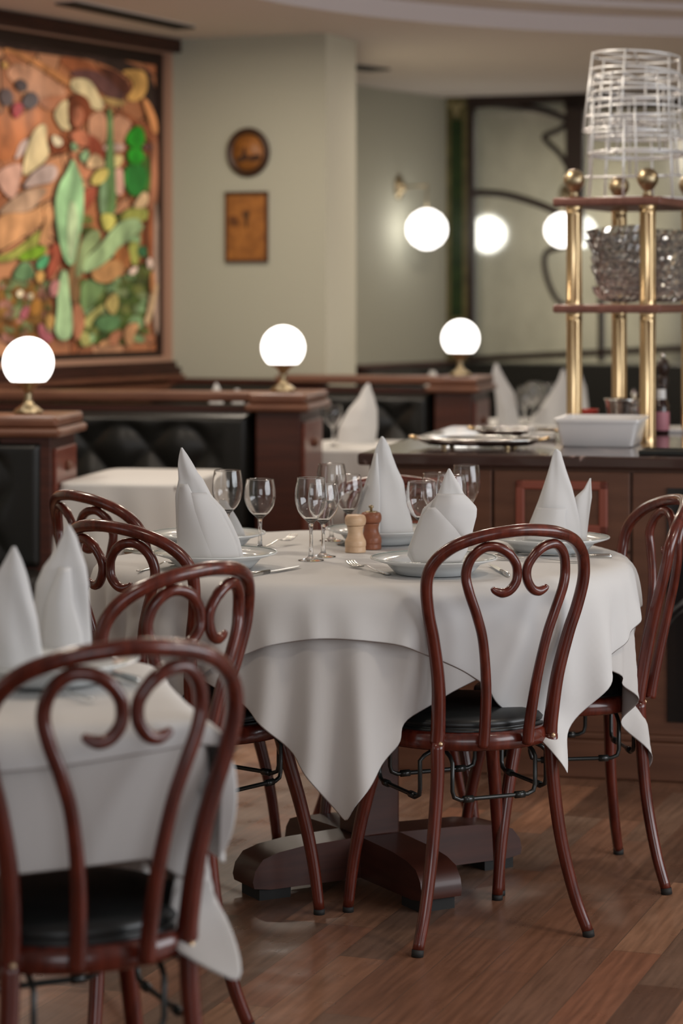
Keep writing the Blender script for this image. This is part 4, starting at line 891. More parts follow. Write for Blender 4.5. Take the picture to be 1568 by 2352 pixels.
# ------------------------------------------------------------------ tables in the background
def back_cloth(loc, w, d, rz, drop, label, top=0.75, waves=5, seed=1):
    random.seed(seed); b = MB(); n = 160
    per = []
    for k in range(n):
        a = 2 * math.pi * k / n; c, s = math.cos(a), math.sin(a); q = (abs(c) ** 9 + abs(s) ** 9) ** (-1 / 9); per.append((c * q * w / 2, s * q * d / 2, c * q, s * q))
    rows = []
    for v in [0.0, 0.5, 0.95]: rows.append([(x * v, y * v, top) for x, y, _, _ in per])
    for v in [0, 0.02, 0.05, 0.12, 0.25, 0.45, 0.7, 1.0]:
        r = []
        for k, (x, y, c, s) in enumerate(per):
            cr = min(abs(c), abs(s)); a = 2 * math.pi * k / n
            out = 0.006 + v * (0.02 + 0.05 * cr ** 3) + 0.018 * v * math.sin(a * waves * 2 + seed)
            r.append((x + c * out, y + s * out, top - v * drop * (1 + 0.45 * cr ** 4) - (0.004 if v > 0 else 0)))
        rows.append(r)
    vs = sum(rows, []); fs = [(i * n + j, i * n + (j + 1) % n, (i + 1) * n + (j + 1) % n, (i + 1) * n + j) for i in range(len(rows) - 1) for j in range(n)]
    b.add(vs, fs); return solid(b.build('tablecloth', 'cloth', None, label, 'tablecloth', 'white cloths on the background tables', loc=loc, rz=rz), 0.0015)
def back_table(loc, w, d, rz, label):
    t = thing('dining_table', label, 'table', loc, rz, 'tables under white cloths in the background')
    b = MB(); b.box((0, 0, 0.732), (w - 0.01, d - 0.01, 0.028), 0, 0.006); b.build('tabletop', 'wood', t)
    b = MB(); b.box((0, 0, 0.37), (0.10, 0.10, 0.70), 0, 0.008); b.build('column', 'wood', t)
    b = MB(); b.box((0, 0, 0.03), (w * 0.7, 0.09, 0.06), 0, 0.015); b.box((0, 0, 0.03), (0.09, d * 0.7, 0.06), 0, 0.015); b.build('foot', 'wood', t)
p = (-0.675, 8.30, 0); back_table(p, 0.40, 0.70, RB, 'cloth-covered table between the two left booth benches'); back_cloth(p, 0.41, 0.71, RB, 0.30, 'white cloth on the table between the two left booth benches')
p = (0.13, 10.02, 0); back_table(p, 0.52, 0.68, RB, 'cloth-covered table behind the mahogany booth post'); back_cloth(p, 0.53, 0.69, RB, 0.32, 'white cloth on the table between booth post and marble counter', seed=2)
p = (1.05, 11.75, 0); back_table(p, 0.8, 0.85, RB, 'cloth-covered table far behind the trays and brass columns'); back_cloth(p, 0.81, 0.86, RB, 0.32, 'white cloth on the farthest table, behind the trays and brass columns', seed=3)
nb = 'folded napkins on the background tables'
napkin(10.15, 1018, [(1018, 772, 862), (980, 778, 867), (940, 800, 866), (915, 822, 860), (895, 832, 853), (880, 843, 848)], 'white peaked napkin on the table behind the mahogany booth post', group=nb, seed=2)
napkin(11.55, 978, [(978, 1140, 1194), (940, 1140, 1188), (905, 1137, 1182), (880, 1131, 1166), (855, 1130, 1152), (835, 1136, 1142)], 'white peaked napkin on the farthest table just right of the far booth post', group=nb, seed=3)
napkin(11.6, 976, [(976, 1215, 1304), (940, 1238, 1306), (905, 1262, 1304), (875, 1280, 1304), (848, 1290, 1297)], 'white napkin leaning right on the farthest table, left of the first brass column', group=nb, seed=4)
napkin(11.9, 970, [(970, 1306, 1352), (930, 1322, 1350), (890, 1326, 1345), (850, 1326, 1331)], 'white napkin on the farthest table, partly hidden by the first brass column', group=nb, seed=5)
p = (-0.47, 10.30, 0); back_table(p, 0.5, 0.6, RB, 'cloth-covered table hidden behind the tufted booth bench'); back_cloth(p, 0.51, 0.61, RB, 0.32, 'white cloth on the table behind the tufted booth bench', seed=4)
p = (0.42, 12.75, 0); back_table(p, 0.42, 0.6, RB, 'cloth-covered table behind the far booth bench'); back_cloth(p, 0.43, 0.61, RB, 0.32, 'white cloth on the table behind the far booth bench', seed=5)
napkin(10.3, 1010, [(1010, 470, 520), (950, 476, 516), (905, 484, 510), (890, 490, 504), (880, 494, 499)], 'white napkin tip showing above the tufted booth rail, the left one', group=nb, seed=12)
napkin(10.15, 1018, [(1018, 528, 572), (950, 530, 565), (910, 533, 556), (893, 540, 548)], 'low white napkin tip above the tufted booth rail, right of the other', group=nb, seed=13)
napkin(12.75, 950, [(950, 968, 1010), (900, 972, 1008), (868, 980, 1006), (852, 988, 998)], 'white napkin tip showing above the far booth rail, left of its globe lamp', group=nb, seed=14)
random.seed(9)
fg = ['leftmost front wine glass', 'second front wine glass', 'third front wine glass', 'rightmost tall wine glass', 'middle rear wine glass', 'leftmost rear wine glass']
for k, (px, Y, h) in enumerate(((1203, 11.5, .17), (1222, 11.75, .19), (1243, 11.9, .17), (1262, 11.8, .19), (1228, 12.0, .19), (1205, 11.95, .17))):
    wine_glass(h, 0.038 if h > .18 else 0.036, fg[k] + ' in the cluster on the farthest table', (X(px, Y), Y, 0.752), 'wine glasses clustered on the farthest table')
wine_glass(.17, .036, 'wine glass on the table directly behind the mahogany booth post', (X(765, 9.9), 9.9, 0.752), 'wine glass behind the booth post')

# ------------------------------------------------------------------ bentwood chair
def hoop_y(x, z):
    t = (z - .45) / .31
    return -.158 - .05 * t - .07 * (1 - (x / .187) ** 2) * min(1, max(0, (z - .70) / .1))
HOOP = [(.134, .43), (.134, .471), (.141, .561), (.159, .651), (.174, .705), (.184, .759), (.1825, .795), (.170, .824), (.146, .849), (.116, .865), (.077, .877), (.035, .883), (0, .885)]
SCR = [(.052, .425), (.0525, .471), (.059, .561), (.0735, .651), (.090, .705), (.110, .759), (.116, .795), (.107, .829), (.084, .850), (.058, .8505), (.034, .838), (.016, .816), (.0108, .797), (.0135, .777), (.026, .760), (.042, .754), (.058, .759), (.064, .765)]
def make_chair(name, label):
    t = thing(name, label, 'chair')
    half = [(x, hoop_y(x, z), z) for x, z in HOOP]
    pts = [(-x, y, z) for x, y, z in half][:-1] + half[::-1]
    P = smooth_path(pts, 6); n = len(P)
    b = MB(); b.tube(P, [0.0132 + 0.0028 * max(0, (0.70 - p[2]) / 0.27) for p in P], n=14, flat=1.0); b.build('back_hoop', 'bentwood', t)
    for sg in (-1, 1):
        q = []
        for x, z in SCR:
            k = min(1, max(0, (z - .43) / .34)); top = hoop_y(min(x, .18), max(z, .80)) + .001; q.append((sg * x, -.209 + (top + .209) * k, z))
        P = smooth_path(q, 6); m = len(P)
        b = MB(); b.tube(P, [0.0108 + 0.002 * max(0, (0.62 - p[2]) / 0.19) if i < m * .6 else 0.0100 * (1 - 0.55 * max(0, (i / m - .88) / .12)) for i, p in enumerate(P)], n=12); b.build('scroll_splat', 'bentwood', t)
        # rear leg
        b = MB(); P = smooth_path([(sg * .134, -.158, .432), (sg * .137, -.162, .34), (sg * .152, -.170, .21), (sg * .176, -.186, .09), (sg * .2, -.202, .012)], 6); b.tube(P, [.0152 - .003 * i / len(P) for i in range(len(P))], n=14)
        l = b.build('leg', 'bentwood', t); b = MB(); b.tube([(sg * .2, -.202, .014), (sg * .202, -.2035, 0.0)], .0128, n=14); b.build('foot_cap', 'rubber', l)
        b = MB(); P = smooth_path([(sg * .128, .120, .425), (sg * .137, .132, .34), (sg * .152, .150, .24), (sg * .172, .172, .12), (sg * .188, .19, .012)], 6)
        P = [np.array((p[0] + sg * .010 * math.sin(max(0, (.43 - p[2])) * 7.4), p[1] + .010 * math.sin(max(0, (.43 - p[2])) * 7.4), p[2])) for p in P]
        b.tube(P, [.0175 - .0055 * i / len(P) for i in range(len(P))], n=14); l = b.build('leg', 'bentwood', t)
        e = P[-1]; b = MB(); b.tube([tuple(e), (e[0], e[1], 0.0)], .0125, n=14); b.build('foot_cap', 'rubber', l)
    b = MB(); b.lathe([(0.135, .412), (0.198, .412), (0.203, .416), (0.205, .428), (0.203, .444), (0.197, .449), (0.135, .449)], n=64, squash=0.98); b.add([(0, 0, .43)], []); b.build('seat_ring', 'bentwood', t)
    b = MB(); b.lathe([(0.0, .43), (0.184, .446), (0.188, .450), (0.186, .455), (0.180, .456), (0.183, .459), (0.184, .466), (0.176, .476), (0.150, .486), (0.10, .491), (0, .493)], n=64, squash=0.98); b.build('seat_cushion', 'vinyl', t)
    for (x, y, z) in ((-.134, -.172, .43), (.134, -.172, .43), (-.052, -.219, .436), (.052, -.219, .436)):
        R = Matrix.Rotation(math.atan2(x, -y), 3, 'Z') @ Matrix.Rotation(math.radians(90), 3, 'X')
        b = MB(); b.lathe([(0.0055, -.006), (0.0055, 0.0), (0.004, .003), (0, .0042)], c=(x, y, z), R=R, n=14); b.build('bolt', 'screw', t)
    for k, (dist, half_w) in enumerate(((.155, .098), (.150, .105), (.150, .105), (.150, .105))):
        a = [math.pi, 0, math.pi / 2, -math.pi / 2][k]; R = Matrix.Rotation(a, 3, 'Z')
        raw = [(-half_w + .012, .10, .413), (-half_w, .12, .405), (-half_w, dist - .01, .395), (-half_w, dist, .385), (-half_w, dist, .325), (-half_w + .004, dist, .312), (-half_w + .018, dist, .306), (half_w - .018, dist, .306), (half_w - .004, dist, .312), (half_w, dist, .325), (half_w, dist, .385), (half_w, dist - .01, .395), (half_w, .12, .405), (half_w - .012, .10, .413)]
        b = MB(); b.tube([R @ Vector(p) for p in raw], .0048, n=8)
        for sg in (-1, 1): b.tube([R @ Vector((sg * (half_w - .026), dist, .306)), R @ Vector((sg * (half_w - .048), dist, .306))], .0078, n=10)
        b.build('wire_stretcher', 'black', t)
    return t
G1 = 'bentwood chairs around the large round table'
CH = [((.263, 5.276), 23.1, 'bentwood chair in front of the round table at centre right, back to the camera', G1),
      ((.511, 5.70), 99.2, 'bentwood chair at the right side of the round table, seen edge-on against the counter', G1),
      ((-.316, 5.328), -39.5, 'bentwood chair left of the round table, second behind, its scroll beside the tall left napkin', G1),
      ((-.429, 6.071), -49.5, 'farthest left bentwood chair of the round table, before the white cloth booth table', G1),
      ((.138, 6.09), 181, 'bentwood chair on the far side of the round table, facing the camera behind the napkin', G1),
      ((-.458, 4.49), 49.1, 'bentwood chair standing between the round table and the square front table', None),
      ((-.410, 3.60), 24.5, 'blurred bentwood chair nearest the camera at bottom left, pushed to the square table', None)]
c0 = None
for (x, y), a, lab, g in CH:
    if c0 is None: c0 = make_chair('bentwood_chair', lab); c0['group'] = 'bentwood chairs with black seats'; c0.location = (x, y, 0); c0.rotation_euler = (0, 0, math.radians(a))
    else: dup(c0, (x, y, 0), math.radians(a), lab)

CLOTH = {
  't1_under': (50, [
-40,-613,257,9,-20,22,7,-21,23,19,-10,21,19,11,21,11,23,19,10,22,20,19,13,19,23,-8,19,13,-22,18,9,-25,18,21,-11,17,25,14,13,20,20,13,13,25,13,14,24,13,29,0,11,27,-12,10,29,-7,10,20,19,8,1,31,4,21,21,6,26,16,5,27,13,5,26,-17,2,24,11,0,7,30,-3,4,31,-2,16,28,-3,20,23,-3,28,-12,-5,23,11,-7,4,29,-10,-2,30,-10,18,21,-10,30,3,-9,13,21,-13,-9,27,-14,9,24,-15,27,9,-14,21,15,-15,-6,22,-18,-21,15,-18,-18,18,-19,0,23,-19,21,13,-20,25,2,-19,25,2,-19,18,13,-21,-9,19,-23,-11,18,-24,
-18,14,22,16,-15,23,9,-20,22,10,-20,22,19,-7,22,18,14,20,10,23,20,14,20,19,22,7,20,21,-13,18,10,-24,18,15,-19,17,26,1,15,24,16,14,17,22,13,12,26,13,25,9,12,28,-9,10,29,-8,10,24,14,9,4,31,5,20,21,5,27,15,5,26,16,5,28,-13,2,25,12,0,9,30,-2,6,30,-3,17,26,-3,22,24,-3,27,-9,-5,21,16,-8,4,30,-10,0,30,-10,21,17,-10,29,8,-10,4,25,-14,-5,27,-14,19,17,-15,26,10,-15,8,22,-16,-17,19,-18,-20,16,-19,-5,22,-19,14,18,-20,24,6,-19,25,1,-19,17,12,-21,-3,19,-23,-12,17,-23,-5,20,-23,
-21,-3,22,20,2,23,17,-14,23,9,-21,22,10,-19,22,21,-4,21,16,17,21,11,23,19,17,16,20,24,1,19,19,-16,18,10,-24,18,23,-10,16,26,9,14,23,17,13,12,25,14,21,18,12,28,-3,11,28,-9,10,27,9,9,9,30,6,20,20,5,27,15,5,25,18,5,30,-7,3,24,13,0,13,28,-3,8,30,-2,21,23,-4,20,25,-3,27,-4,-5,20,21,-10,2,29,-9,4,30,-10,24,15,-11,24,13,-11,-2,27,-14,4,25,-15,25,11,-14,18,18,-16,-7,23,-17,-21,16,-19,-11,21,-18,10,21,-20,21,12,-20,25,1,-19,22,9,-20,-3,19,-23,-14,16,-24,-2,21,-23,5,21,-22,
-16,-17,21,16,13,24,19,4,23,16,-13,22,10,-20,22,13,-18,23,21,0,21,14,19,20,13,20,19,21,11,20,25,-3,19,15,-19,18,16,-19,17,25,2,15,25,14,13,22,16,14,14,23,13,28,5,12,28,-8,10,29,6,10,13,26,6,21,20,5,28,14,5,24,19,5,31,1,3,22,16,-1,18,24,-1,11,29,-3,24,21,-4,18,25,-3,26,4,-6,19,24,-10,2,29,-9,7,28,-11,26,13,-10,16,21,-13,-3,26,-14,17,19,-15,23,14,-14,3,24,-17,-16,19,-19,-14,20,-18,3,23,-20,19,15,-20,24,5,-19,21,8,-20,2,18,-22,-12,16,-24,-2,20,-23,7,20,-23,8,21,-23,
-14,-19,21,15,14,23,13,16,24,20,4,24,17,-12,22,10,-20,22,14,-17,22,21,4,21,13,21,20,17,17,20,24,6,19,23,-6,19,14,-21,18,22,-9,16,25,14,13,27,7,15,17,21,13,24,13,12,29,-2,10,29,1,11,19,23,7,23,18,5,26,16,5,27,17,5,29,9,3,22,19,-1,21,22,-1,17,26,-3,24,20,-4,18,25,-3,23,15,-8,17,24,-9,3,29,-10,13,26,-10,25,14,-11,5,25,-14,6,26,-14,24,14,-15,13,21,-16,-9,24,-18,-17,18,-18,-1,24,-19,14,19,-20,23,9,-20,24,6,-19,3,18,-23,-14,15,-23,5,21,-23,6,20,-23,9,20,-23,4,21,-23,
-21,4,20,18,-3,24,17,10,24,14,15,24,19,6,23,17,-11,23,11,-19,22,16,-14,22,20,7,21,14,19,19,20,13,20,25,2,19,22,-9,19,18,-17,17,24,7,14,27,9,14,23,10,15,21,18,12,30,5,10,28,2,11,25,17,8,25,16,6,27,16,5,26,18,4,25,19,1,24,20,1,23,21,-1,23,22,-2,21,23,-4,23,20,-4,16,25,-9,20,23,-8,9,28,-10,14,26,-11,20,19,-12,2,27,-14,18,19,-14,18,19,-15,2,25,-18,-15,20,-18,-6,23,-19,10,22,-20,20,14,-20,23,7,-19,8,16,-22,-11,17,-24,4,19,-23,7,20,-22,6,21,-23,2,21,-24,3,21,-23,
-11,22,20,10,-16,25,16,-10,24,18,8,24,15,15,23,18,7,24,19,-9,23,11,-20,22,18,-12,22,19,11,20,16,19,20,24,3,19,25,2,19,23,-8,18,22,-8,17,24,12,13,26,8,14,26,7,14,27,11,11,27,14,10,25,19,5,24,19,4,24,21,1,25,20,1,24,21,-1,24,20,-1,24,21,1,24,20,0,24,21,-1,24,20,-1,24,21,-3,21,22,-7,19,24,-10,16,25,-11,7,26,-14,12,25,-14,19,19,-14,9,25,-17,-6,24,-18,-9,22,-19,6,23,-19,15,18,-20,23,9,-20,10,16,-21,-10,17,-24,1,20,-23,12,19,-23,5,21,-23,0,21,-23,4,21,-23,14,17,-22,
-9,23,19,10,-16,25,8,-18,25,14,-11,24,19,3,24,16,13,24,18,7,24,18,-9,22,13,-17,22,20,-8,22,18,13,21,21,11,19,25,1,19,25,1,19,24,-9,18,24,9,14,26,8,14,26,15,11,24,19,5,25,20,1,24,21,0,24,20,-2,24,21,0,24,20,-1,24,21,0,24,20,0,24,21,0,25,20,0,24,21,0,24,20,0,24,21,2,24,20,0,24,21,-2,23,21,-5,17,23,-11,15,24,-14,9,25,-16,6,24,-17,-6,23,-18,4,24,-20,9,23,-20,20,12,-20,13,15,-21,-7,19,-23,-3,20,-24,10,18,-23,6,21,-23,4,21,-23,5,19,-23,15,17,-22,14,16,-22,
-23,2,19,18,0,25,14,-12,25,9,-17,25,11,-15,25,19,-1,24,18,11,24,17,7,23,20,-7,23,14,-15,22,21,-5,22,19,13,20,24,3,19,25,-1,19,26,0,19,25,13,13,24,19,7,24,20,-1,24,21,-1,24,20,-1,24,21,0,24,20,-1,25,21,0,24,20,0,24,21,0,24,20,0,24,21,0,24,20,1,24,21,-1,24,20,0,24,21,0,25,20,0,24,21,1,24,20,0,24,21,0,22,21,-5,15,23,-15,6,24,-19,0,25,-19,7,23,-20,13,20,-19,13,14,-21,-3,21,-24,-5,19,-24,10,19,-22,2,20,-24,4,21,-23,13,17,-22,15,16,-22,8,20,-23,-5,15,-26,
-18,-18,17,13,11,26,17,5,26,15,-7,25,12,-15,25,12,-15,25,17,-5,25,19,8,23,17,4,24,20,-5,23,18,-9,22,21,-2,21,23,4,20,24,5,19,25,15,12,24,20,1,24,21,-2,25,20,0,24,21,0,24,20,0,24,21,0,24,20,-1,24,21,0,24,20,0,24,21,0,24,20,0,25,21,0,24,20,0,24,21,0,24,20,1,24,21,-1,24,20,0,24,21,0,24,20,0,24,21,1,25,20,1,24,21,-3,17,22,-12,8,23,-19,6,24,-20,11,17,-21,-1,21,-23,-4,21,-24,6,18,-23,3,20,-23,8,20,-23,14,17,-22,11,18,-23,2,18,-24,-11,11,-28,-10,12,-27,
-20,-17,18,16,8,26,13,11,26,14,10,26,17,-1,26,14,-12,25,12,-15,25,17,-7,24,19,3,24,18,3,23,20,-5,23,21,-4,23,23,6,19,25,17,10,24,21,-2,24,20,-1,24,21,0,24,20,0,24,21,0,24,20,0,24,21,0,24,20,-1,25,21,0,24,20,0,24,21,0,24,20,0,24,21,0,24,20,0,24,21,0,24,20,0,24,21,0,25,20,0,24,21,0,24,20,0,24,21,1,24,20,0,24,21,0,25,21,0,20,21,-9,8,21,-21,2,21,-23,0,22,-23,5,19,-23,2,20,-24,10,19,-22,14,17,-23,7,19,-23,-7,15,-26,-11,8,-28,-9,13,-27,-3,19,-24,
-21,12,16,14,-7,27,15,0,27,15,8,26,14,11,26,16,3,26,17,-8,25,14,-14,25,16,-5,24,19,-2,25,19,-3,24,22,5,21,24,18,8,24,20,-2,24,21,-1,24,20,0,25,21,0,24,20,0,24,21,0,24,20,0,24,21,0,24,20,-1,24,21,0,24,20,0,24,21,0,24,20,0,25,21,0,24,20,0,24,21,0,24,20,0,24,21,0,24,20,0,24,21,0,24,20,0,24,21,1,24,20,0,25,21,0,24,21,0,24,20,0,21,20,-9,7,22,-22,0,20,-23,2,20,-24,10,19,-23,12,18,-23,1,18,-24,-9,12,-27,-12,9,-28,-11,12,-28,-7,14,-26,2,22,-21,
-8,27,13,7,-12,28,8,-11,29,13,-7,27,16,0,27,16,8,26,15,8,26,16,-9,25,17,-8,25,17,-7,25,20,3,24,24,17,9,24,21,-3,24,21,0,24,20,0,24,21,0,24,20,0,24,21,0,24,20,0,24,21,0,24,20,0,25,21,-1,24,20,0,24,21,0,24,20,0,24,21,0,24,20,0,24,21,0,24,20,0,24,21,0,24,20,0,25,21,0,24,20,0,24,21,0,24,20,1,24,21,0,24,20,0,24,21,0,24,20,0,25,20,1,21,21,-10,3,20,-24,7,19,-24,9,20,-23,-5,14,-26,-10,12,-27,-10,12,-27,-9,13,-28,-6,14,-27,-1,17,-27,5,15,-26,
-15,22,14,11,-9,28,9,-10,29,7,-13,28,10,-11,28,13,-5,27,16,2,27,16,5,26,16,-7,25,18,-3,25,23,15,14,24,21,-3,24,20,0,24,21,0,24,20,0,25,21,0,24,20,0,24,21,0,24,20,0,24,21,0,24,20,0,24,21,-1,24,20,0,24,21,0,24,20,0,24,21,0,25,20,0,24,21,0,24,20,0,24,21,0,24,20,0,24,21,0,24,20,0,24,21,0,24,20,1,24,21,0,25,20,0,24,21,0,24,20,0,24,20,0,24,21,1,18,20,-14,6,19,-24,-2,15,-26,-10,13,-27,-7,14,-27,-7,15,-28,-1,15,-27,7,13,-27,11,11,-27,9,13,-28,
-26,-5,14,12,3,28,14,0,29,12,-7,28,11,-9,28,9,-11,28,10,-10,28,15,-4,27,16,0,27,22,11,18,24,20,0,24,21,-2,24,20,1,24,21,0,24,20,0,24,21,0,24,20,0,24,21,0,24,20,0,24,21,0,25,20,-1,24,21,0,24,20,0,24,21,0,24,20,0,24,21,0,24,20,0,24,21,0,24,20,0,24,21,0,24,20,0,25,21,0,24,20,0,24,21,0,24,20,0,24,21,1,24,20,0,24,21,0,24,20,0,24,21,0,24,20,0,24,21,-2,14,19,-18,-6,14,-27,-7,14,-27,-5,15,-27,2,14,-28,12,11,-27,9,12,-28,4,14,-27,0,12,-29,
-24,-16,13,12,5,29,11,7,28,13,5,29,13,-1,28,13,-6,28,12,-8,28,11,-10,29,16,2,24,23,19,6,24,20,-3,24,21,0,24,20,0,24,21,1,24,20,0,25,21,0,24,20,0,24,21,0,24,20,0,24,21,0,24,20,-1,24,21,0,24,20,0,24,21,0,24,20,0,25,21,0,24,20,0,24,21,0,24,20,0,24,21,0,24,20,0,24,21,0,24,20,0,24,21,0,24,20,0,24,21,1,24,20,0,25,21,0,24,20,0,24,21,0,24,20,0,24,21,1,22,20,-6,4,16,-26,-5,15,-28,2,12,-27,9,12,-27,2,12,-29,-3,12,-28,-6,10,-30,-6,9,-30,
-25,5,12,11,-2,29,12,1,29,12,2,29,12,4,29,13,3,28,12,-3,28,12,-6,29,21,12,17,24,21,-3,24,20,-1,24,21,0,24,20,0,24,21,0,24,20,1,24,21,0,24,20,0,24,21,0,24,20,-1,24,21,0,25,20,0,24,21,1,24,20,0,24,21,-1,24,20,0,24,21,0,24,20,0,24,21,0,24,20,0,24,21,0,24,20,0,25,21,0,24,20,0,24,21,0,24,20,0,24,21,0,24,20,0,24,21,1,24,20,0,24,21,0,24,20,0,24,21,0,24,20,2,16,18,-18,3,15,-28,4,13,-28,-3,11,-29,-8,8,-30,-8,7,-29,-7,10,-30,-5,10,-29,
-16,25,8,7,-5,30,11,-2,30,9,-4,30,10,-3,29,12,-1,30,12,-1,29,16,7,25,23,20,5,24,20,-1,24,21,-1,24,20,0,24,20,0,24,21,0,25,21,0,24,20,0,24,20,0,24,21,0,24,20,0,24,21,0,24,20,0,24,21,0,24,20,0,24,21,0,24,20,0,24,21,0,25,20,0,24,21,0,24,20,0,24,21,0,24,20,0,24,21,0,24,20,0,24,21,0,24,20,0,24,21,0,24,20,0,25,21,0,24,20,0,24,21,0,24,20,0,24,21,0,24,20,1,22,20,-6,6,15,-26,-2,10,-28,-7,8,-30,-7,9,-29,-5,10,-30,-3,11,-29,-2,11,-30,
-11,28,9,2,-8,30,6,-6,30,11,-2,30,10,-2,29,11,-3,30,8,-5,30,19,12,20,24,21,-1,24,20,0,24,21,-1,24,20,0,24,21,0,24,20,0,24,21,0,24,20,0,24,21,0,24,20,0,24,21,0,24,20,0,25,21,0,24,20,0,24,21,0,24,20,0,24,21,0,24,20,0,24,21,0,24,20,0,24,21,0,24,20,0,24,21,0,25,20,0,24,21,0,24,20,0,24,20,0,24,21,0,24,20,0,24,21,0,24,20,0,24,21,0,24,20,0,24,21,0,25,20,1,24,21,0,14,16,-19,-4,9,-30,-4,11,-30,-2,10,-29,1,10,-30,1,11,-30,2,10,-30,
-7,29,9,3,-8,30,1,-8,30,1,-9,30,7,-7,30,8,-5,30,11,1,30,22,17,11,24,21,-2,24,20,-1,24,21,0,24,20,0,24,21,0,24,20,0,25,21,0,24,20,0,24,21,0,24,20,0,24,21,0,24,20,0,24,21,0,24,20,0,24,21,0,24,20,0,24,21,0,25,20,0,24,21,0,24,20,0,24,21,0,24,20,0,24,21,0,24,20,0,24,21,0,24,20,0,24,21,0,24,20,0,24,21,0,25,20,0,24,20,0,24,21,0,24,20,0,24,21,0,24,20,0,24,21,2,21,19,-10,5,11,-30,3,11,-29,1,10,-30,1,11,-30,1,10,-30,0,10,-30,
-27,7,6,6,-2,31,6,-2,31,6,-5,30,4,-9,30,3,-7,31,11,4,27,24,19,5,24,21,-2,24,20,-1,24,21,0,24,20,0,24,21,0,24,20,0,24,21,0,24,20,0,24,21,0,24,20,0,24,21,0,24,20,0,25,21,0,24,20,0,24,21,0,24,20,0,24,21,0,24,20,1,24,21,0,24,20,0,24,21,0,24,20,0,24,21,-1,25,20,0,24,21,0,24,20,0,24,21,0,24,20,0,24,21,0,24,20,0,24,21,0,24,20,0,24,21,0,24,20,0,24,20,0,24,21,2,24,20,-4,9,13,-27,3,11,-30,-1,8,-30,-1,8,-30,-2,6,-31,-2,7,-31,
-31,-4,6,6,-2,31,7,0,31,6,2,30,8,2,31,6,-3,30,13,7,24,24,21,1,24,20,-1,24,20,-1,24,21,0,24,20,0,24,21,0,24,20,0,25,21,0,24,20,0,24,21,0,24,20,0,24,21,0,24,20,0,24,21,0,24,20,0,24,21,0,24,20,0,24,21,1,24,20,0,25,21,0,24,20,0,24,21,0,24,20,0,24,21,0,24,20,-1,24,21,0,24,20,0,24,21,0,24,20,0,24,21,0,25,20,0,24,21,0,24,20,0,24,21,0,24,20,0,24,21,0,24,20,1,24,20,0,11,12,-23,-4,3,-31,-4,4,-32,-3,4,-31,-2,5,-31,-3,6,-31,
-21,15,5,4,-2,31,5,-1,31,5,-1,31,6,0,31,10,6,30,17,13,20,24,21,-2,24,20,0,24,21,0,24,20,-1,24,21,0,24,20,0,24,20,0,24,21,0,24,20,0,24,21,0,24,20,0,24,21,0,24,20,0,25,21,0,24,20,0,24,21,0,24,20,1,24,21,0,24,20,0,24,21,0,24,20,0,24,21,0,24,20,0,24,21,0,25,20,-1,24,21,0,24,20,0,24,21,0,24,20,0,24,21,0,24,20,0,24,21,0,24,20,0,24,21,0,24,20,0,24,21,0,25,20,0,24,21,3,15,14,-20,-3,3,-31,-6,2,-31,-4,4,-31,-1,4,-32,-1,5,-31,
4,31,1,1,-2,32,1,-2,31,0,-2,32,0,-2,32,1,0,30,19,16,16,24,21,-2,24,20,0,24,21,0,24,20,-1,24,21,0,24,20,0,24,21,0,25,20,0,24,21,0,24,20,0,24,21,0,24,20,0,24,21,0,24,20,0,24,20,0,24,21,0,24,21,1,24,20,0,25,20,0,24,21,0,24,20,0,24,21,0,24,20,0,24,21,0,24,20,0,24,21,-1,24,20,0,24,21,0,24,20,0,24,21,0,25,20,0,24,21,0,24,20,0,24,21,0,24,20,0,24,21,0,24,20,0,24,21,3,19,16,-16,-2,4,-31,6,4,-31,4,4,-31,2,4,-31,3,4,-31,
-13,25,2,0,-1,31,-1,-2,32,-1,-2,31,-3,-3,32,0,-1,30,19,16,15,25,21,-2,24,20,0,24,21,0,24,20,-1,24,21,0,24,20,0,24,21,0,24,20,0,24,21,0,24,20,0,24,21,0,24,20,0,24,21,0,25,20,0,24,21,0,24,20,0,24,21,1,24,20,0,24,21,0,24,20,0,24,21,0,24,20,0,24,21,0,24,20,0,25,21,0,24,20,-1,24,20,0,24,21,0,24,20,0,24,21,0,24,20,0,24,21,0,24,20,0,24,21,0,24,20,0,24,21,0,25,20,0,23,21,3,20,17,-15,6,6,-30,0,2,-31,0,2,-32,3,4,-31,4,5,-31,
-31,7,0,1,2,32,2,3,31,1,2,32,0,1,31,1,0,30,20,16,15,24,21,-2,24,20,0,24,21,0,24,20,-1,24,21,0,24,20,0,24,21,0,25,20,0,24,21,0,24,20,0,24,21,0,24,20,0,24,21,0,24,20,0,24,21,0,24,20,0,24,21,1,24,20,0,24,21,0,25,20,0,24,21,0,24,20,0,24,21,0,24,20,0,24,21,0,24,20,-1,24,21,0,24,20,0,24,21,1,24,20,-1,25,21,0,24,20,0,24,21,0,24,20,0,24,20,0,24,21,0,24,20,0,24,21,2,20,17,-13,9,8,-29,1,2,-32,1,3,-31,-2,0,-32,0,3,-31,
-23,12,0,0,4,31,1,3,32,1,3,31,3,4,31,3,6,30,19,17,16,24,20,-2,25,20,0,24,21,0,24,20,-1,24,21,0,24,20,0,24,21,0,24,20,0,24,21,0,24,20,0,24,21,0,24,20,0,24,21,0,25,20,0,24,21,0,24,20,0,24,21,1,24,20,0,24,21,0,24,20,0,24,21,0,24,20,0,24,21,0,24,20,0,25,21,0,24,20,-1,24,21,0,24,20,0,24,21,0,24,20,0,24,21,0,24,20,0,24,21,0,24,20,0,24,21,0,24,20,0,24,21,0,24,20,3,20,17,-14,3,-1,-30,-2,-4,-31,0,-1,-32,3,6,-30,2,3,-32,
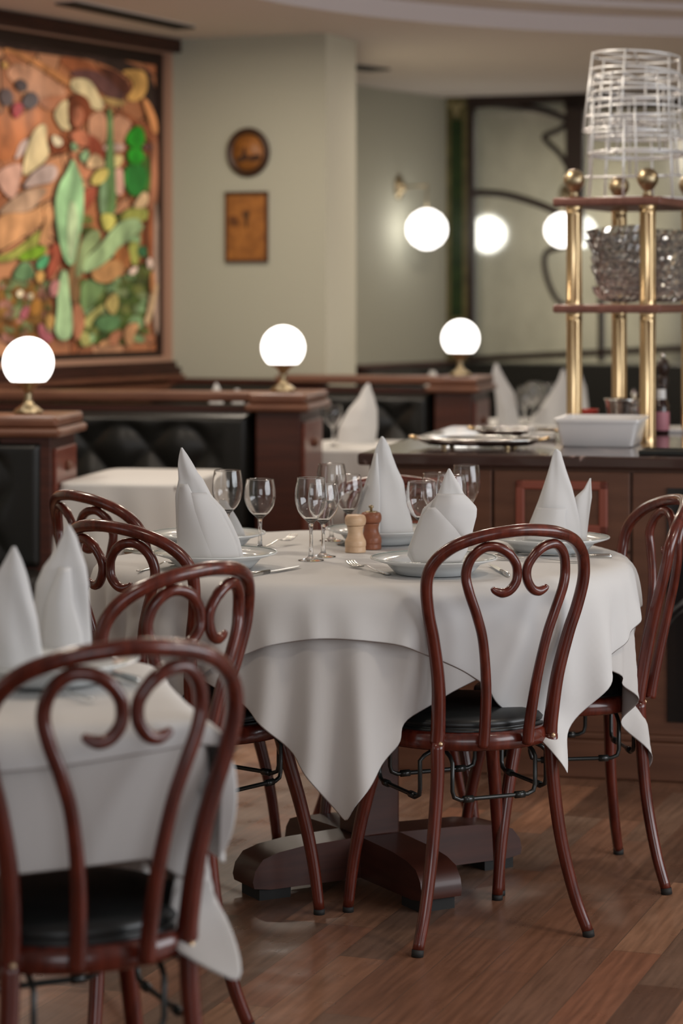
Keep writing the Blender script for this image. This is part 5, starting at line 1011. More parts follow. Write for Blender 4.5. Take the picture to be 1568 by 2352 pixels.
1,31,-3,-1,3,31,-2,4,32,-2,3,31,-4,2,31,-2,2,31,17,16,18,24,20,-2,24,21,0,24,20,0,24,20,-1,24,21,0,24,20,0,24,21,0,25,20,0,24,21,0,24,20,0,24,21,0,24,20,0,24,21,0,24,20,0,24,21,0,24,20,0,24,21,1,24,20,0,24,21,0,25,20,0,24,21,0,24,20,0,24,21,0,24,20,0,24,21,0,24,20,-1,24,21,0,24,20,0,24,21,0,24,20,0,25,21,0,24,20,0,24,21,0,24,20,0,24,21,0,24,20,0,24,21,0,24,20,3,19,16,-16,1,-3,-30,-4,-7,-31,-2,-5,-31,0,-3,-32,1,-3,-31,
-20,22,-4,-2,3,32,-1,5,31,-1,4,31,-4,3,31,0,4,32,13,13,20,24,20,-1,25,21,0,24,20,-1,24,21,0,24,20,0,24,21,0,24,20,0,24,21,0,24,20,0,24,20,0,24,21,0,24,20,0,24,21,0,25,20,0,24,21,0,24,20,0,24,21,1,24,20,0,24,21,0,24,20,0,24,21,0,24,20,0,24,21,0,24,20,0,25,21,-1,24,20,0,24,21,0,24,20,0,24,21,0,24,20,0,24,21,0,24,20,0,24,21,0,24,20,0,24,21,0,24,20,0,24,21,1,24,20,2,18,14,-19,4,0,-30,1,-4,-32,2,-4,-31,0,-3,-31,4,-2,-31,
-31,7,-2,-1,5,31,0,7,31,0,7,31,0,7,31,3,8,30,14,15,23,24,20,1,24,21,0,24,20,0,24,21,-1,24,20,0,24,21,0,24,20,0,25,21,0,24,20,0,24,21,0,24,20,0,24,21,0,24,20,0,24,21,0,24,20,0,24,20,0,24,21,0,24,20,1,25,21,0,24,20,0,24,21,0,24,20,0,24,21,0,24,20,0,24,21,-1,24,20,0,24,21,0,24,20,0,24,21,0,24,20,0,24,21,0,25,20,0,24,21,0,24,20,0,24,21,0,24,20,0,24,21,1,24,20,1,16,12,-22,8,3,-30,2,-3,-32,8,-1,-30,5,-1,-31,4,-2,-31,
-18,22,-5,3,8,31,4,8,30,3,8,30,3,9,31,-3,7,30,4,12,27,23,19,5,25,21,-2,24,20,0,24,21,0,24,20,0,24,21,0,24,20,0,24,21,0,24,20,0,24,21,0,24,20,0,24,21,0,24,20,0,25,21,0,24,20,0,24,21,0,24,20,0,24,21,0,24,20,1,24,21,0,24,20,0,24,21,0,24,20,0,24,21,-1,25,20,0,24,21,0,24,20,1,24,21,-1,24,20,0,24,21,0,24,20,0,24,21,0,24,20,0,24,20,0,24,21,0,24,21,0,24,20,3,24,20,-4,12,4,-27,7,-1,-29,9,4,-30,9,1,-30,8,1,-31,9,0,-30,
9,29,-8,3,8,30,3,8,30,-1,9,30,-6,7,30,-9,7,30,-2,9,30,20,18,12,24,21,-2,24,20,0,24,21,0,24,20,0,24,21,0,24,20,0,24,21,0,25,20,0,24,21,0,24,20,0,24,21,0,24,20,0,24,21,0,24,20,0,24,21,0,24,20,0,24,21,0,24,20,0,25,21,0,24,20,0,24,21,0,24,20,0,24,21,0,24,20,0,24,21,0,24,20,1,24,21,0,24,20,-1,24,21,0,24,20,0,25,21,0,24,20,0,24,21,0,24,20,0,24,21,0,24,20,3,22,18,-10,8,-3,-29,5,-9,-30,7,-5,-30,9,-2,-30,10,1,-30,9,2,-31,
7,29,-9,-1,9,30,-3,8,30,-6,8,30,-8,7,30,-8,7,30,-8,6,30,15,17,19,23,20,1,25,20,-1,24,21,0,24,20,0,24,21,0,24,20,0,24,21,0,24,20,0,24,21,0,24,20,0,24,21,0,24,20,0,25,21,0,24,20,0,24,21,0,24,20,0,24,21,0,24,20,0,24,21,0,24,20,0,24,21,0,24,20,0,24,21,0,25,20,0,24,21,0,24,20,0,24,21,0,24,20,0,24,21,0,24,20,0,24,21,0,24,20,0,24,21,0,24,20,1,24,21,0,24,20,1,20,13,-18,9,-3,-30,9,-5,-30,7,-6,-29,4,-8,-30,6,-7,-31,8,-5,-30,
-3,30,-9,-7,7,30,-8,6,29,-8,6,30,-9,5,30,-9,6,30,1,12,27,5,14,27,22,20,6,24,21,-1,24,20,0,24,20,0,24,21,0,24,20,0,24,21,0,25,20,0,24,21,0,24,20,0,24,21,0,24,20,0,24,21,0,24,20,0,24,21,0,24,20,0,24,21,0,25,20,0,24,21,0,24,20,0,24,21,0,24,20,0,24,21,0,24,20,0,24,21,0,24,20,0,24,21,0,24,20,0,24,21,0,24,20,0,25,21,0,24,20,0,24,21,0,24,20,1,24,21,1,23,19,-4,17,7,-25,13,1,-29,12,-2,-29,10,-3,-29,7,-7,-30,5,-8,-30,5,-7,-31,
-25,13,-10,-9,5,30,-9,4,30,-7,7,29,-5,11,29,4,15,27,3,14,28,0,13,28,14,18,18,24,21,0,25,20,-1,24,21,0,24,20,0,24,21,0,24,20,1,24,20,0,24,21,0,24,20,0,24,21,-1,24,20,0,25,21,0,24,20,0,24,21,0,24,20,0,24,21,0,24,20,0,24,21,0,24,20,0,24,21,0,24,20,0,24,21,0,25,20,0,24,21,0,24,20,0,24,21,0,24,20,0,24,21,0,24,20,1,24,21,0,24,20,0,24,21,0,24,20,0,24,21,3,21,13,-16,12,-6,-28,13,-2,-28,13,2,-29,12,3,-29,13,1,-29,11,-2,-29,9,-5,-29,
-30,1,-9,-7,11,29,-3,12,28,2,15,28,6,15,27,0,14,28,1,14,27,-1,13,28,5,17,27,22,20,7,24,20,-1,24,21,0,24,20,-1,24,21,1,24,20,0,25,21,0,24,20,0,24,21,0,24,20,0,24,20,0,24,21,-1,24,20,0,24,21,0,24,20,0,24,21,0,24,20,0,25,21,0,24,20,0,24,21,0,24,20,0,24,21,0,24,20,0,24,21,0,24,20,0,24,21,0,24,20,1,24,21,0,25,20,0,24,21,0,24,20,0,24,21,0,24,21,3,23,18,-6,17,3,-25,13,-5,-28,11,-10,-28,11,-8,-27,13,0,-29,12,5,-28,12,6,-29,13,3,-29,
-18,20,-13,0,15,28,3,15,27,4,16,28,0,13,28,4,14,28,5,14,27,0,13,27,-6,16,26,13,19,20,23,20,2,25,21,0,24,20,-1,24,21,1,24,20,0,24,21,0,24,20,0,24,21,0,24,20,0,24,21,0,25,20,-1,24,21,0,24,20,1,24,21,-1,24,20,0,24,21,0,24,20,0,24,21,0,24,20,0,24,21,0,24,20,0,25,21,0,24,20,0,24,21,0,24,20,0,24,21,1,24,20,0,24,21,0,24,20,0,24,21,0,24,20,1,24,21,0,22,11,-17,17,0,-27,10,-7,-27,10,-11,-28,11,-11,-28,12,-8,-28,13,-4,-28,13,2,-28,12,5,-29,
-5,28,-15,2,15,28,5,15,28,7,13,27,9,11,28,7,14,27,-5,15,26,-8,15,26,-5,15,26,1,18,26,17,20,14,25,21,0,24,20,0,24,21,0,24,20,0,24,21,0,25,20,0,24,21,0,24,20,0,24,21,0,24,20,0,24,21,-1,24,20,0,24,21,1,24,20,-1,25,21,0,24,20,0,24,21,0,24,20,0,24,21,0,24,20,0,24,21,0,24,20,0,24,21,0,24,20,1,24,21,0,24,20,0,25,21,0,24,20,0,24,21,0,24,21,2,23,15,-12,18,-3,-25,16,-4,-26,17,7,-25,14,-4,-27,8,-12,-27,8,-13,-28,9,-11,-28,12,-9,-28,13,-4,-28,
5,26,-15,9,13,28,10,11,27,9,12,28,3,15,27,-7,16,26,-11,14,26,-12,13,26,-1,17,25,6,18,24,3,20,24,20,21,11,25,20,-1,24,21,0,24,20,0,24,21,0,24,20,0,24,21,0,24,20,0,24,21,0,25,20,0,24,21,-1,24,20,0,24,21,0,24,20,0,24,21,0,24,20,0,24,21,0,24,20,0,24,21,0,25,20,0,24,21,0,24,20,0,24,21,0,24,20,1,24,21,0,24,20,0,24,21,0,24,20,0,24,21,3,24,18,-8,21,3,-23,16,-7,-25,15,-8,-26,18,4,-26,17,8,-25,17,0,-26,12,-9,-27,7,-12,-28,6,-14,-28,7,-13,-28,
22,17,-15,9,12,28,5,15,27,-5,16,26,-11,14,26,-14,11,26,-12,13,26,3,18,24,7,18,24,4,19,24,-2,20,24,6,21,22,21,20,10,24,21,-1,24,20,0,24,21,0,25,20,0,24,21,0,24,20,0,24,21,0,24,20,0,24,21,-1,24,20,0,24,21,0,24,20,0,25,21,1,24,20,0,24,21,-1,24,20,0,24,21,0,24,20,0,24,21,0,24,20,0,24,21,0,24,20,1,25,21,0,24,20,0,24,21,0,24,21,3,24,17,-7,21,6,-21,20,-5,-24,20,-2,-24,14,-3,-24,13,-10,-26,19,3,-25,17,7,-26,16,5,-26,17,-1,-26,11,-10,-27,7,-13,-28,
19,19,-15,-2,17,26,-10,14,26,-15,11,26,-15,10,26,-9,14,25,3,19,25,12,16,23,7,18,25,0,19,23,-3,20,22,0,22,23,7,22,21,20,21,10,25,20,0,24,21,0,24,20,0,24,21,0,24,20,0,24,21,0,25,20,0,24,21,-1,24,20,0,24,21,0,24,20,0,24,21,0,24,20,1,24,21,0,24,20,-1,24,21,0,25,20,0,24,21,0,24,20,0,24,21,0,24,20,1,24,21,0,24,21,1,24,20,2,24,18,-8,24,6,-20,21,-4,-23,19,-5,-23,20,-2,-23,18,5,-24,15,-3,-24,12,-14,-25,18,-3,-25,16,7,-26,15,9,-25,17,5,-26,17,-3,-26,
-5,23,-18,-14,11,26,-16,9,26,-14,11,26,-7,17,25,7,18,24,13,16,24,12,16,24,-3,17,23,-7,20,22,-4,21,23,7,21,22,6,22,20,7,23,19,17,22,13,24,21,3,25,20,-1,24,21,0,24,20,0,24,21,0,24,20,0,24,21,-1,24,20,0,24,21,0,24,20,0,25,21,0,24,20,0,24,21,1,24,20,-1,24,21,0,24,20,0,24,21,0,24,20,1,24,21,0,25,21,0,24,20,2,24,21,-1,24,15,-11,25,4,-19,23,4,-20,21,0,-21,18,-7,-23,19,-7,-22,19,-4,-24,18,10,-23,15,0,-24,11,-14,-25,16,-9,-25,17,1,-25,16,10,-26,15,9,-26,
-22,12,-18,-16,10,26,-13,12,26,-2,18,24,10,17,25,16,14,24,13,15,24,-4,19,23,-12,18,22,-7,20,23,6,21,21,14,17,20,6,23,20,0,25,19,6,24,18,15,23,16,22,22,6,24,20,0,24,21,0,25,20,0,24,20,-1,24,21,0,24,21,0,24,20,0,24,20,0,24,21,0,24,21,0,24,20,0,24,21,0,24,20,0,25,21,1,24,20,0,24,21,0,24,20,1,24,20,2,24,19,-6,25,14,-13,25,0,-19,25,-1,-19,25,1,-19,19,14,-20,22,-1,-22,14,-13,-22,18,-11,-23,19,0,-23,15,13,-24,18,4,-23,11,-14,-25,13,-14,-25,18,-4,-25,17,5,-26,
-24,11,-18,-9,15,25,2,18,25,14,15,24,16,12,24,11,17,24,-4,19,23,-14,17,22,-11,19,23,6,19,21,19,14,21,9,22,20,0,24,19,-5,24,18,9,24,18,12,22,16,11,26,15,18,23,11,22,22,5,24,20,2,24,21,0,24,20,-1,24,21,-1,24,20,0,25,21,1,24,20,-1,24,21,0,24,20,0,24,21,1,24,20,0,24,21,2,24,20,0,24,21,-1,25,18,-4,26,15,-11,26,10,-14,25,10,-14,23,-9,-18,25,0,-19,25,-1,-19,22,9,-19,17,15,-21,21,-1,-21,13,-16,-23,15,-14,-23,19,1,-23,16,14,-23,17,6,-24,15,-9,-25,10,-16,-25,14,-11,-25,
-14,19,-19,8,17,24,16,13,24,17,12,25,11,17,23,-7,19,23,-15,16,22,-12,18,23,3,21,22,19,12,20,16,17,21,1,24,19,-11,22,19,4,25,17,12,20,17,17,21,16,4,27,14,13,25,12,12,25,13,19,24,10,21,22,6,24,21,4,24,21,2,24,20,0,24,21,0,24,20,-1,24,21,1,25,20,1,24,21,-1,24,20,-1,24,20,-4,25,18,-5,26,16,-8,27,8,-13,29,5,-13,25,10,-14,22,17,-13,24,-4,-17,22,-13,-18,24,0,-19,25,2,-19,18,16,-20,16,16,-20,21,-5,-22,10,-18,-23,16,-15,-22,19,0,-24,15,15,-23,17,12,-23,17,-7,-25,10,-16,-25,
12,19,-20,17,11,24,16,12,24,8,18,23,-7,19,23,-16,15,23,-14,17,22,2,20,22,19,13,21,19,14,20,5,23,20,-11,21,19,-9,23,18,11,23,17,22,14,16,9,25,15,0,27,13,11,26,13,19,20,11,14,25,10,16,24,9,21,22,6,20,24,6,22,23,4,21,22,3,25,20,0,23,20,0,25,19,-3,26,18,-3,26,17,-5,27,14,-6,24,19,-7,26,9,-9,27,1,-13,29,3,-13,24,15,-12,19,20,-14,25,7,-15,21,-14,-18,21,-12,-18,25,-1,-19,23,8,-20,14,19,-19,17,14,-21,19,-6,-22,11,-19,-22,13,-17,-23,19,1,-23,16,13,-24,16,12,-23,18,1,-24,
22,10,-20,15,13,24,8,19,23,-10,19,23,-17,14,22,-15,17,22,-1,21,22,19,13,21,21,9,21,10,21,20,-9,22,19,-15,21,18,3,24,18,23,12,16,17,19,15,-4,27,14,1,28,14,16,24,12,24,16,10,11,27,11,14,21,8,25,17,5,17,25,5,22,22,5,20,24,4,11,29,4,30,7,-3,28,16,-4,25,18,-4,23,21,-5,29,9,-6,19,23,-6,23,12,-9,28,-8,-12,28,3,-12,26,12,-13,18,22,-13,21,18,-14,25,-4,-17,16,-20,-18,22,-11,-18,25,2,-19,20,13,-20,11,22,-20,19,13,-20,17,-11,-22,10,-19,-23,13,-17,-23,20,-3,-23,15,14,-23,14,16,-24,
19,14,-21,4,19,23,-10,19,23,-17,14,22,-16,15,23,-2,20,22,17,15,21,22,8,20,15,17,20,-5,23,20,-18,18,18,-6,23,18,18,17,17,23,11,15,6,25,15,-8,27,14,5,27,13,23,17,11,21,19,11,3,28,10,19,19,8,29,11,4,15,26,5,24,20,5,14,26,4,8,31,4,31,3,-3,29,9,-4,23,20,-5,21,24,-4,29,6,-6,18,23,-6,19,20,-7,27,-9,-12,27,-4,-12,28,8,-13,20,20,-13,16,24,-13,23,9,-15,21,-14,-18,16,-19,-18,23,-9,-18,23,5,-20,16,18,-19,11,22,-20,19,9,-21,17,-11,-22,8,-21,-23,12,-17,-23,20,-3,-23,17,11,-23,
7,21,-21,-13,17,22,-18,14,23,-16,14,22,-5,21,22,16,16,21,24,6,21,18,13,20,0,23,20,-17,19,18,-15,20,18,9,22,18,27,6,16,17,18,15,-6,28,14,-8,26,14,13,25,12,27,11,11,15,24,10,-1,29,11,24,14,6,29,8,4,16,26,5,24,19,5,9,28,4,4,31,4,31,0,-4,30,4,-3,22,22,-5,19,24,-4,30,6,-6,20,20,-6,13,26,-6,26,-1,-11,25,-14,-12,28,3,-13,23,17,-13,15,24,-13,18,21,-13,25,-2,-16,15,-21,-19,17,-19,-18,24,-6,-19,21,10,-19,12,22,-20,11,22,-19,21,7,-21,15,-15,-23,7,-20,-23,12,-18,-22,20,-6,-23,
-13,17,-23,-18,14,23,-17,14,22,-4,20,22,12,17,22,23,7,20,22,9,20,5,21,20,-14,20,19,-18,18,18,-2,23,18,22,11,17,25,7,15,3,25,15,-10,26,14,-3,28,13,20,18,12,27,11,10,7,27,10,0,29,11,27,8,5,30,7,4,16,26,5,25,19,5,4,29,4,1,31,3,31,-3,-3,31,0,-4,21,22,-4,17,26,-4,30,4,-6,21,19,-6,8,29,-5,25,6,-10,24,-16,-12,27,-6,-13,25,13,-13,17,23,-12,14,25,-13,23,12,-15,20,-13,-17,13,-22,-19,19,-17,-18,24,-2,-19,18,15,-20,9,23,-19,12,21,-20,20,3,-21,14,-15,-23,8,-21,-22,11,-18,-23,
-18,13,-22,-17,15,23,-9,20,22,13,18,21,23,8,21,23,5,20,13,18,20,-12,22,19,-20,16,18,-12,21,19,15,18,17,27,3,15,14,16,16,-11,24,14,-4,28,13,4,27,14,26,13,10,25,12,10,0,30,11,1,28,10,30,3,4,29,5,4,17,26,4,25,19,6,0,30,3,-3,31,4,31,-5,-3,31,-5,-4,22,21,-4,14,28,-5,30,4,-5,23,17,-6,5,30,-5,22,15,-8,24,-15,-12,25,-14,-13,27,6,-12,19,21,-13,13,26,-13,17,23,-13,24,0,-16,14,-22,-18,14,-21,-19,21,-15,-18,23,2,-19,12,21,-20,8,24,-19,15,19,-20,21,2,-22,12,-19,-22,7,-20,-23,
  ]),
  't1_top': (50, [
-540,-449,347,8,-19,21,8,-19,22,18,-10,20,18,-12,20,17,-13,21,18,-9,21,22,11,15,21,14,12,25,8,14,18,-11,16,-2,-25,14,10,-21,14,21,-17,13,16,-20,15,25,-3,10,27,7,8,27,-1,10,19,-19,10,15,-23,10,26,2,5,28,6,3,26,-11,5,19,-21,6,25,16,-2,29,-2,0,25,-14,0,25,4,-2,27,11,-5,29,5,-3,23,-13,-3,20,-17,-3,21,15,-11,25,12,-12,27,4,-10,19,18,-11,19,18,-11,26,-1,-12,24,-12,-12,26,-8,-12,21,8,-15,-2,23,-18,7,20,-19,24,8,-16,21,11,-17,13,17,-19,18,12,-20,12,-20,-17,13,-20,-17,18,3,-21,6,17,-22,
-8,19,20,7,-19,21,9,-18,22,12,-16,21,16,-14,20,17,-12,20,16,-11,21,22,10,15,23,9,15,25,3,16,24,-1,16,6,-21,15,7,-22,14,19,-18,13,18,-17,14,20,-14,13,28,6,8,27,0,9,23,-14,11,15,-23,10,26,-2,5,29,4,4,27,-10,5,21,-18,6,26,12,-2,29,-3,0,26,-13,1,26,6,-3,28,9,-4,29,2,-4,25,-10,-3,23,-12,-5,21,16,-11,26,8,-11,27,4,-10,18,20,-11,23,13,-12,25,-8,-12,25,-9,-12,25,2,-14,12,19,-17,0,22,-19,13,18,-18,22,11,-17,21,10,-17,19,10,-19,16,-11,-18,12,-20,-17,17,-1,-20,7,17,-23,3,19,-22,
-7,21,21,6,-20,21,8,-19,21,11,-17,22,14,-15,21,21,-9,18,19,-12,19,10,-9,21,24,5,16,25,5,16,24,3,15,21,-9,16,2,-25,15,19,-15,12,21,-15,14,15,-20,14,26,-1,10,28,1,9,26,-11,10,18,-20,10,24,-7,7,29,-2,4,28,-5,5,23,-16,6,28,9,-1,28,-7,0,29,-6,0,27,5,-3,29,4,-4,29,2,-4,27,-8,-3,25,-4,-6,22,14,-12,27,3,-10,26,8,-11,19,20,-11,25,4,-12,25,-10,-12,25,-2,-13,20,14,-16,6,22,-18,6,21,-19,19,13,-17,21,12,-18,21,10,-18,20,-8,-17,12,-20,-18,18,-2,-20,9,16,-22,3,19,-23,2,19,-22,
-6,20,20,5,-20,21,7,-19,22,10,-17,21,15,-15,21,20,-10,19,21,-10,18,14,-15,21,13,-10,20,23,6,16,24,-2,16,25,1,16,16,-17,15,7,-23,14,24,-10,13,17,-18,14,22,-11,12,28,1,9,26,-10,10,24,-15,10,22,-12,8,29,-4,4,28,-5,5,27,-8,4,29,0,1,29,-4,0,29,-2,-1,30,-2,-3,29,3,-3,28,0,-4,29,-3,-3,25,6,-10,26,6,-10,27,5,-10,25,8,-10,21,16,-12,26,-2,-12,26,-5,-12,23,9,-15,12,19,-18,6,22,-18,18,14,-18,20,12,-18,21,11,-18,22,-2,-17,15,-18,-18,17,-5,-19,10,16,-22,3,19,-23,2,19,-23,3,18,-22,
-7,20,21,7,-19,21,5,-20,21,10,-18,21,17,-13,20,15,-13,21,20,-10,18,20,-11,20,9,-17,21,16,-9,20,24,-2,16,25,-1,16,23,-4,16,12,-22,14,17,-14,13,22,-12,14,19,-17,13,27,-6,10,26,-10,10,26,-10,10,28,-5,5,29,-5,6,29,-3,3,29,-3,2,29,-3,1,30,-3,0,30,-2,-1,29,-2,-1,30,-3,-2,29,-1,-3,29,-1,-5,28,1,-7,28,5,-10,27,7,-11,26,6,-10,23,11,-12,26,-5,-12,25,7,-14,19,15,-16,7,22,-18,17,14,-19,20,12,-17,20,12,-18,23,3,-18,18,-15,-17,17,-5,-19,11,14,-23,5,19,-22,2,18,-23,1,19,-23,4,19,-23,
-5,21,20,9,-19,21,12,-18,20,9,-18,21,5,-18,22,16,-13,20,17,-11,20,20,-11,19,18,-12,20,9,-17,21,18,-12,19,24,-4,17,24,0,15,16,-17,15,17,-18,14,24,-9,14,23,-12,12,26,-8,11,29,-5,7,29,-4,4,29,-3,2,30,-2,1,29,-3,0,30,-3,-1,29,-2,0,30,-3,0,29,-2,0,30,-3,0,29,-3,1,30,-2,0,29,-3,-2,30,-2,-2,29,-1,-5,28,1,-8,28,4,-9,25,4,-12,25,6,-14,24,8,-15,14,19,-17,16,14,-18,19,13,-18,20,13,-18,22,7,-17,20,-9,-18,18,-8,-19,12,15,-22,7,17,-23,3,19,-22,1,19,-23,4,18,-23,8,17,-23,
8,21,19,8,-20,19,13,-15,18,7,-18,23,3,-18,23,5,-18,23,16,-11,20,16,-13,20,20,-11,19,17,-13,20,10,-17,21,19,-12,18,24,-3,17,20,-12,16,20,-15,14,25,-9,13,28,-4,7,29,-4,4,30,-2,1,29,-3,-2,30,-2,-1,29,-3,-1,30,-3,0,29,-2,0,30,-3,0,29,-2,0,30,-3,0,29,-3,0,30,-2,0,29,-3,1,30,-2,0,29,-3,2,30,-3,1,29,-2,-1,30,-2,-4,28,0,-9,26,4,-13,21,12,-16,19,12,-18,19,14,-17,21,11,-18,19,13,-18,22,-4,-18,19,-6,-18,13,13,-22,9,16,-23,5,19,-23,0,19,-22,5,18,-23,10,15,-23,15,11,-23,
-19,0,17,17,-8,21,14,-10,20,15,-14,20,9,-16,23,4,-18,23,4,-18,23,15,-11,20,18,-12,20,18,-12,19,16,-14,20,15,-15,20,19,-11,18,23,-10,16,27,-6,10,29,-3,5,29,-3,1,30,-2,-3,29,-3,-1,30,-2,0,29,-3,-1,30,-3,0,29,-2,0,30,-3,0,29,-2,1,30,-3,0,29,-3,0,30,-2,0,29,-3,0,30,-2,0,29,-3,0,30,-3,0,29,-2,1,30,-3,1,30,-2,0,29,-3,0,29,-1,-6,27,2,-12,22,9,-17,19,12,-18,19,13,-18,22,5,-17,20,-4,-19,15,12,-22,11,15,-22,6,18,-23,1,19,-23,6,17,-22,12,15,-23,15,10,-24,18,1,-23,
-22,-5,17,17,-6,22,18,-5,22,18,-5,21,18,-7,21,12,-15,22,5,-18,23,5,-18,22,15,-10,21,17,-14,20,17,-13,20,16,-14,20,22,-9,17,28,-5,9,30,-2,2,29,-3,-2,30,-2,-2,29,-3,0,30,-2,-1,29,-3,0,30,-3,0,29,-2,0,30,-3,0,29,-2,0,30,-3,1,29,-2,0,30,-3,0,30,-3,0,29,-2,0,30,-3,0,29,-2,0,30,-3,0,29,-3,0,30,-2,0,29,-3,0,30,-2,1,29,-3,1,29,-2,-2,28,-1,-10,23,7,-17,20,10,-18,22,2,-18,16,11,-22,13,14,-23,9,17,-22,1,18,-23,8,17,-23,12,13,-23,15,11,-23,18,0,-23,18,-5,-23,
6,22,13,1,-14,26,9,-14,23,16,-9,23,20,-4,21,19,-1,21,13,-14,22,7,-17,23,7,-18,23,16,-11,20,17,-14,21,22,-9,17,28,-4,7,30,-2,0,29,-3,-1,30,-2,-1,29,-3,0,30,-2,-1,29,-3,0,30,-3,0,29,-2,0,30,-3,0,29,-2,0,30,-3,0,30,-2,1,29,-3,0,30,-3,0,29,-2,0,30,-3,0,29,-2,0,30,-3,0,29,-3,0,30,-2,0,29,-3,-1,30,-2,0,29,-3,0,30,-3,1,29,-2,3,30,-3,-2,28,-1,-9,24,3,-16,20,9,-20,16,11,-22,11,15,-22,3,18,-23,11,15,-23,12,14,-23,14,9,-23,18,0,-24,17,-5,-23,18,-1,-23,
15,22,12,0,-14,26,-2,-13,26,4,-15,25,10,-11,24,19,-2,21,19,-5,22,12,-15,22,7,-17,23,14,-14,22,22,-9,18,28,-4,7,30,-2,-1,29,-3,-2,30,-2,0,29,-3,0,30,-2,-1,29,-3,0,30,-2,0,29,-3,0,30,-3,0,30,-2,0,29,-3,0,30,-2,0,29,-3,1,30,-2,0,29,-3,0,30,-3,0,29,-2,0,30,-3,0,29,-2,0,30,-3,0,29,-3,0,30,-2,-1,29,-3,0,30,-2,0,29,-3,0,30,-3,1,29,-2,1,30,-3,0,28,-1,-8,23,5,-18,17,9,-22,7,17,-22,12,12,-24,11,15,-23,14,12,-23,18,-4,-23,17,-1,-23,15,6,-25,8,11,-25,
10,25,13,1,-14,26,0,-14,26,-2,-14,26,-3,-14,27,9,-12,24,18,-4,21,15,-11,23,11,-15,23,19,-10,19,28,-4,8,30,-2,-1,29,-3,-2,30,-2,0,29,-3,0,30,-2,0,30,-3,-1,29,-2,0,30,-3,0,29,-3,0,30,-2,0,29,-3,0,30,-2,0,29,-3,0,30,-2,0,29,-3,1,30,-3,0,29,-2,0,30,-3,0,29,-2,0,30,-3,0,29,-3,0,30,-2,-1,29,-3,0,30,-2,0,29,-3,0,30,-3,0,29,-2,0,30,-3,1,29,-2,1,30,-3,-1,28,-1,-9,21,6,-19,11,13,-23,12,13,-23,13,11,-23,17,0,-24,17,3,-24,12,9,-25,6,13,-26,0,13,-26,
-1,25,14,4,-14,26,2,-14,26,-1,-14,26,-1,-13,26,-1,-14,26,6,-13,25,16,-9,23,18,-9,21,27,-4,9,30,-3,0,30,-2,-2,29,-3,0,30,-3,-1,29,-2,0,30,-3,0,29,-2,0,30,-3,0,29,-2,0,30,-3,0,29,-3,0,30,-2,0,29,-3,0,30,-2,0,29,-3,0,30,-2,0,29,-3,1,30,-3,0,29,-2,0,30,-3,0,29,-2,0,30,-3,-1,29,-3,0,30,-2,0,29,-3,0,30,-2,0,29,-3,0,30,-3,0,29,-2,0,30,-3,0,29,-3,2,30,-2,-1,27,0,-11,15,9,-23,16,8,-23,17,5,-23,12,9,-25,10,10,-25,9,12,-26,-2,13,-26,-5,13,-26,
-22,14,13,11,-8,27,10,-10,26,4,-12,26,1,-14,26,0,-14,26,-1,-14,26,17,-9,22,24,-5,15,29,-3,2,30,-2,-3,29,-3,0,30,-3,-1,29,-2,0,30,-3,0,29,-2,0,30,-3,0,29,-2,0,30,-3,0,29,-3,0,30,-2,0,29,-3,0,30,-2,-1,29,-3,1,30,-2,0,29,-3,0,30,-3,0,29,-2,1,30,-3,0,29,-2,0,30,-3,-1,29,-3,0,30,-2,0,29,-3,0,30,-2,0,30,-3,0,29,-3,0,30,-2,0,29,-3,0,30,-2,0,29,-3,0,30,-3,3,29,-2,-3,24,1,-16,18,6,-23,9,11,-26,10,11,-25,11,10,-25,-1,12,-26,-4,13,-26,0,12,-26,
-24,10,13,11,-7,27,11,-8,26,12,-5,27,4,-11,25,3,-13,27,2,-13,26,21,-6,19,28,-4,5,30,-2,-2,29,-3,0,30,-2,-1,29,-3,0,30,-3,0,29,-2,0,30,-3,0,29,-2,0,30,-3,0,29,-2,0,30,-3,0,29,-3,0,30,-2,0,29,-3,0,30,-2,0,29,-3,0,30,-2,0,29,-3,0,30,-3,0,30,-2,0,29,-3,0,30,-2,0,29,-3,0,30,-3,0,29,-2,0,30,-3,0,29,-2,0,30,-3,0,29,-3,0,30,-2,0,29,-3,0,30,-3,0,29,-2,1,30,-3,1,28,-1,-6,20,4,-21,12,9,-25,10,9,-25,-2,14,-26,0,12,-26,7,9,-27,11,4,-27,
-15,21,13,9,-9,27,10,-7,26,11,-7,26,10,-7,27,5,-12,26,9,-9,26,26,-5,11,30,-2,-2,29,-3,0,30,-2,-1,29,-3,0,30,-2,0,29,-3,0,30,-3,0,29,-2,0,30,-3,0,29,-2,0,30,-3,0,29,-3,0,30,-2,0,29,-3,0,30,-2,0,29,-3,0,30,-2,0,30,-3,0,29,-3,0,30,-2,0,29,-3,0,30,-2,0,29,-3,0,30,-3,0,29,-2,0,30,-3,0,29,-2,0,30,-3,0,29,-3,0,30,-2,0,29,-3,0,30,-2,0,29,-3,0,30,-3,0,29,-2,1,30,-3,1,26,0,-13,14,7,-25,2,13,-26,4,10,-26,10,7,-27,11,3,-27,12,3,-27,
-7,27,11,7,-10,27,11,-9,26,6,-8,27,8,-9,27,10,-8,27,19,-6,21,29,-3,3,29,-3,-2,30,-2,-1,29,-3,0,30,-2,0,29,-3,0,30,-3,0,29,-2,0,30,-3,0,29,-2,0,30,-3,0,29,-2,0,30,-3,0,30,-3,0,29,-2,0,30,-3,0,29,-2,0,30,-3,0,29,-2,0,30,-3,0,29,-3,0,30,-2,0,29,-3,0,30,-2,0,29,-3,0,30,-3,0,29,-2,0,30,-3,0,29,-2,0,30,-3,0,29,-3,0,30,-2,0,29,-3,0,30,-2,0,29,-3,0,30,-3,0,29,-2,3,29,-2,-5,19,3,-21,9,8,-27,8,7,-26,10,6,-27,7,7,-28,5,9,-28,
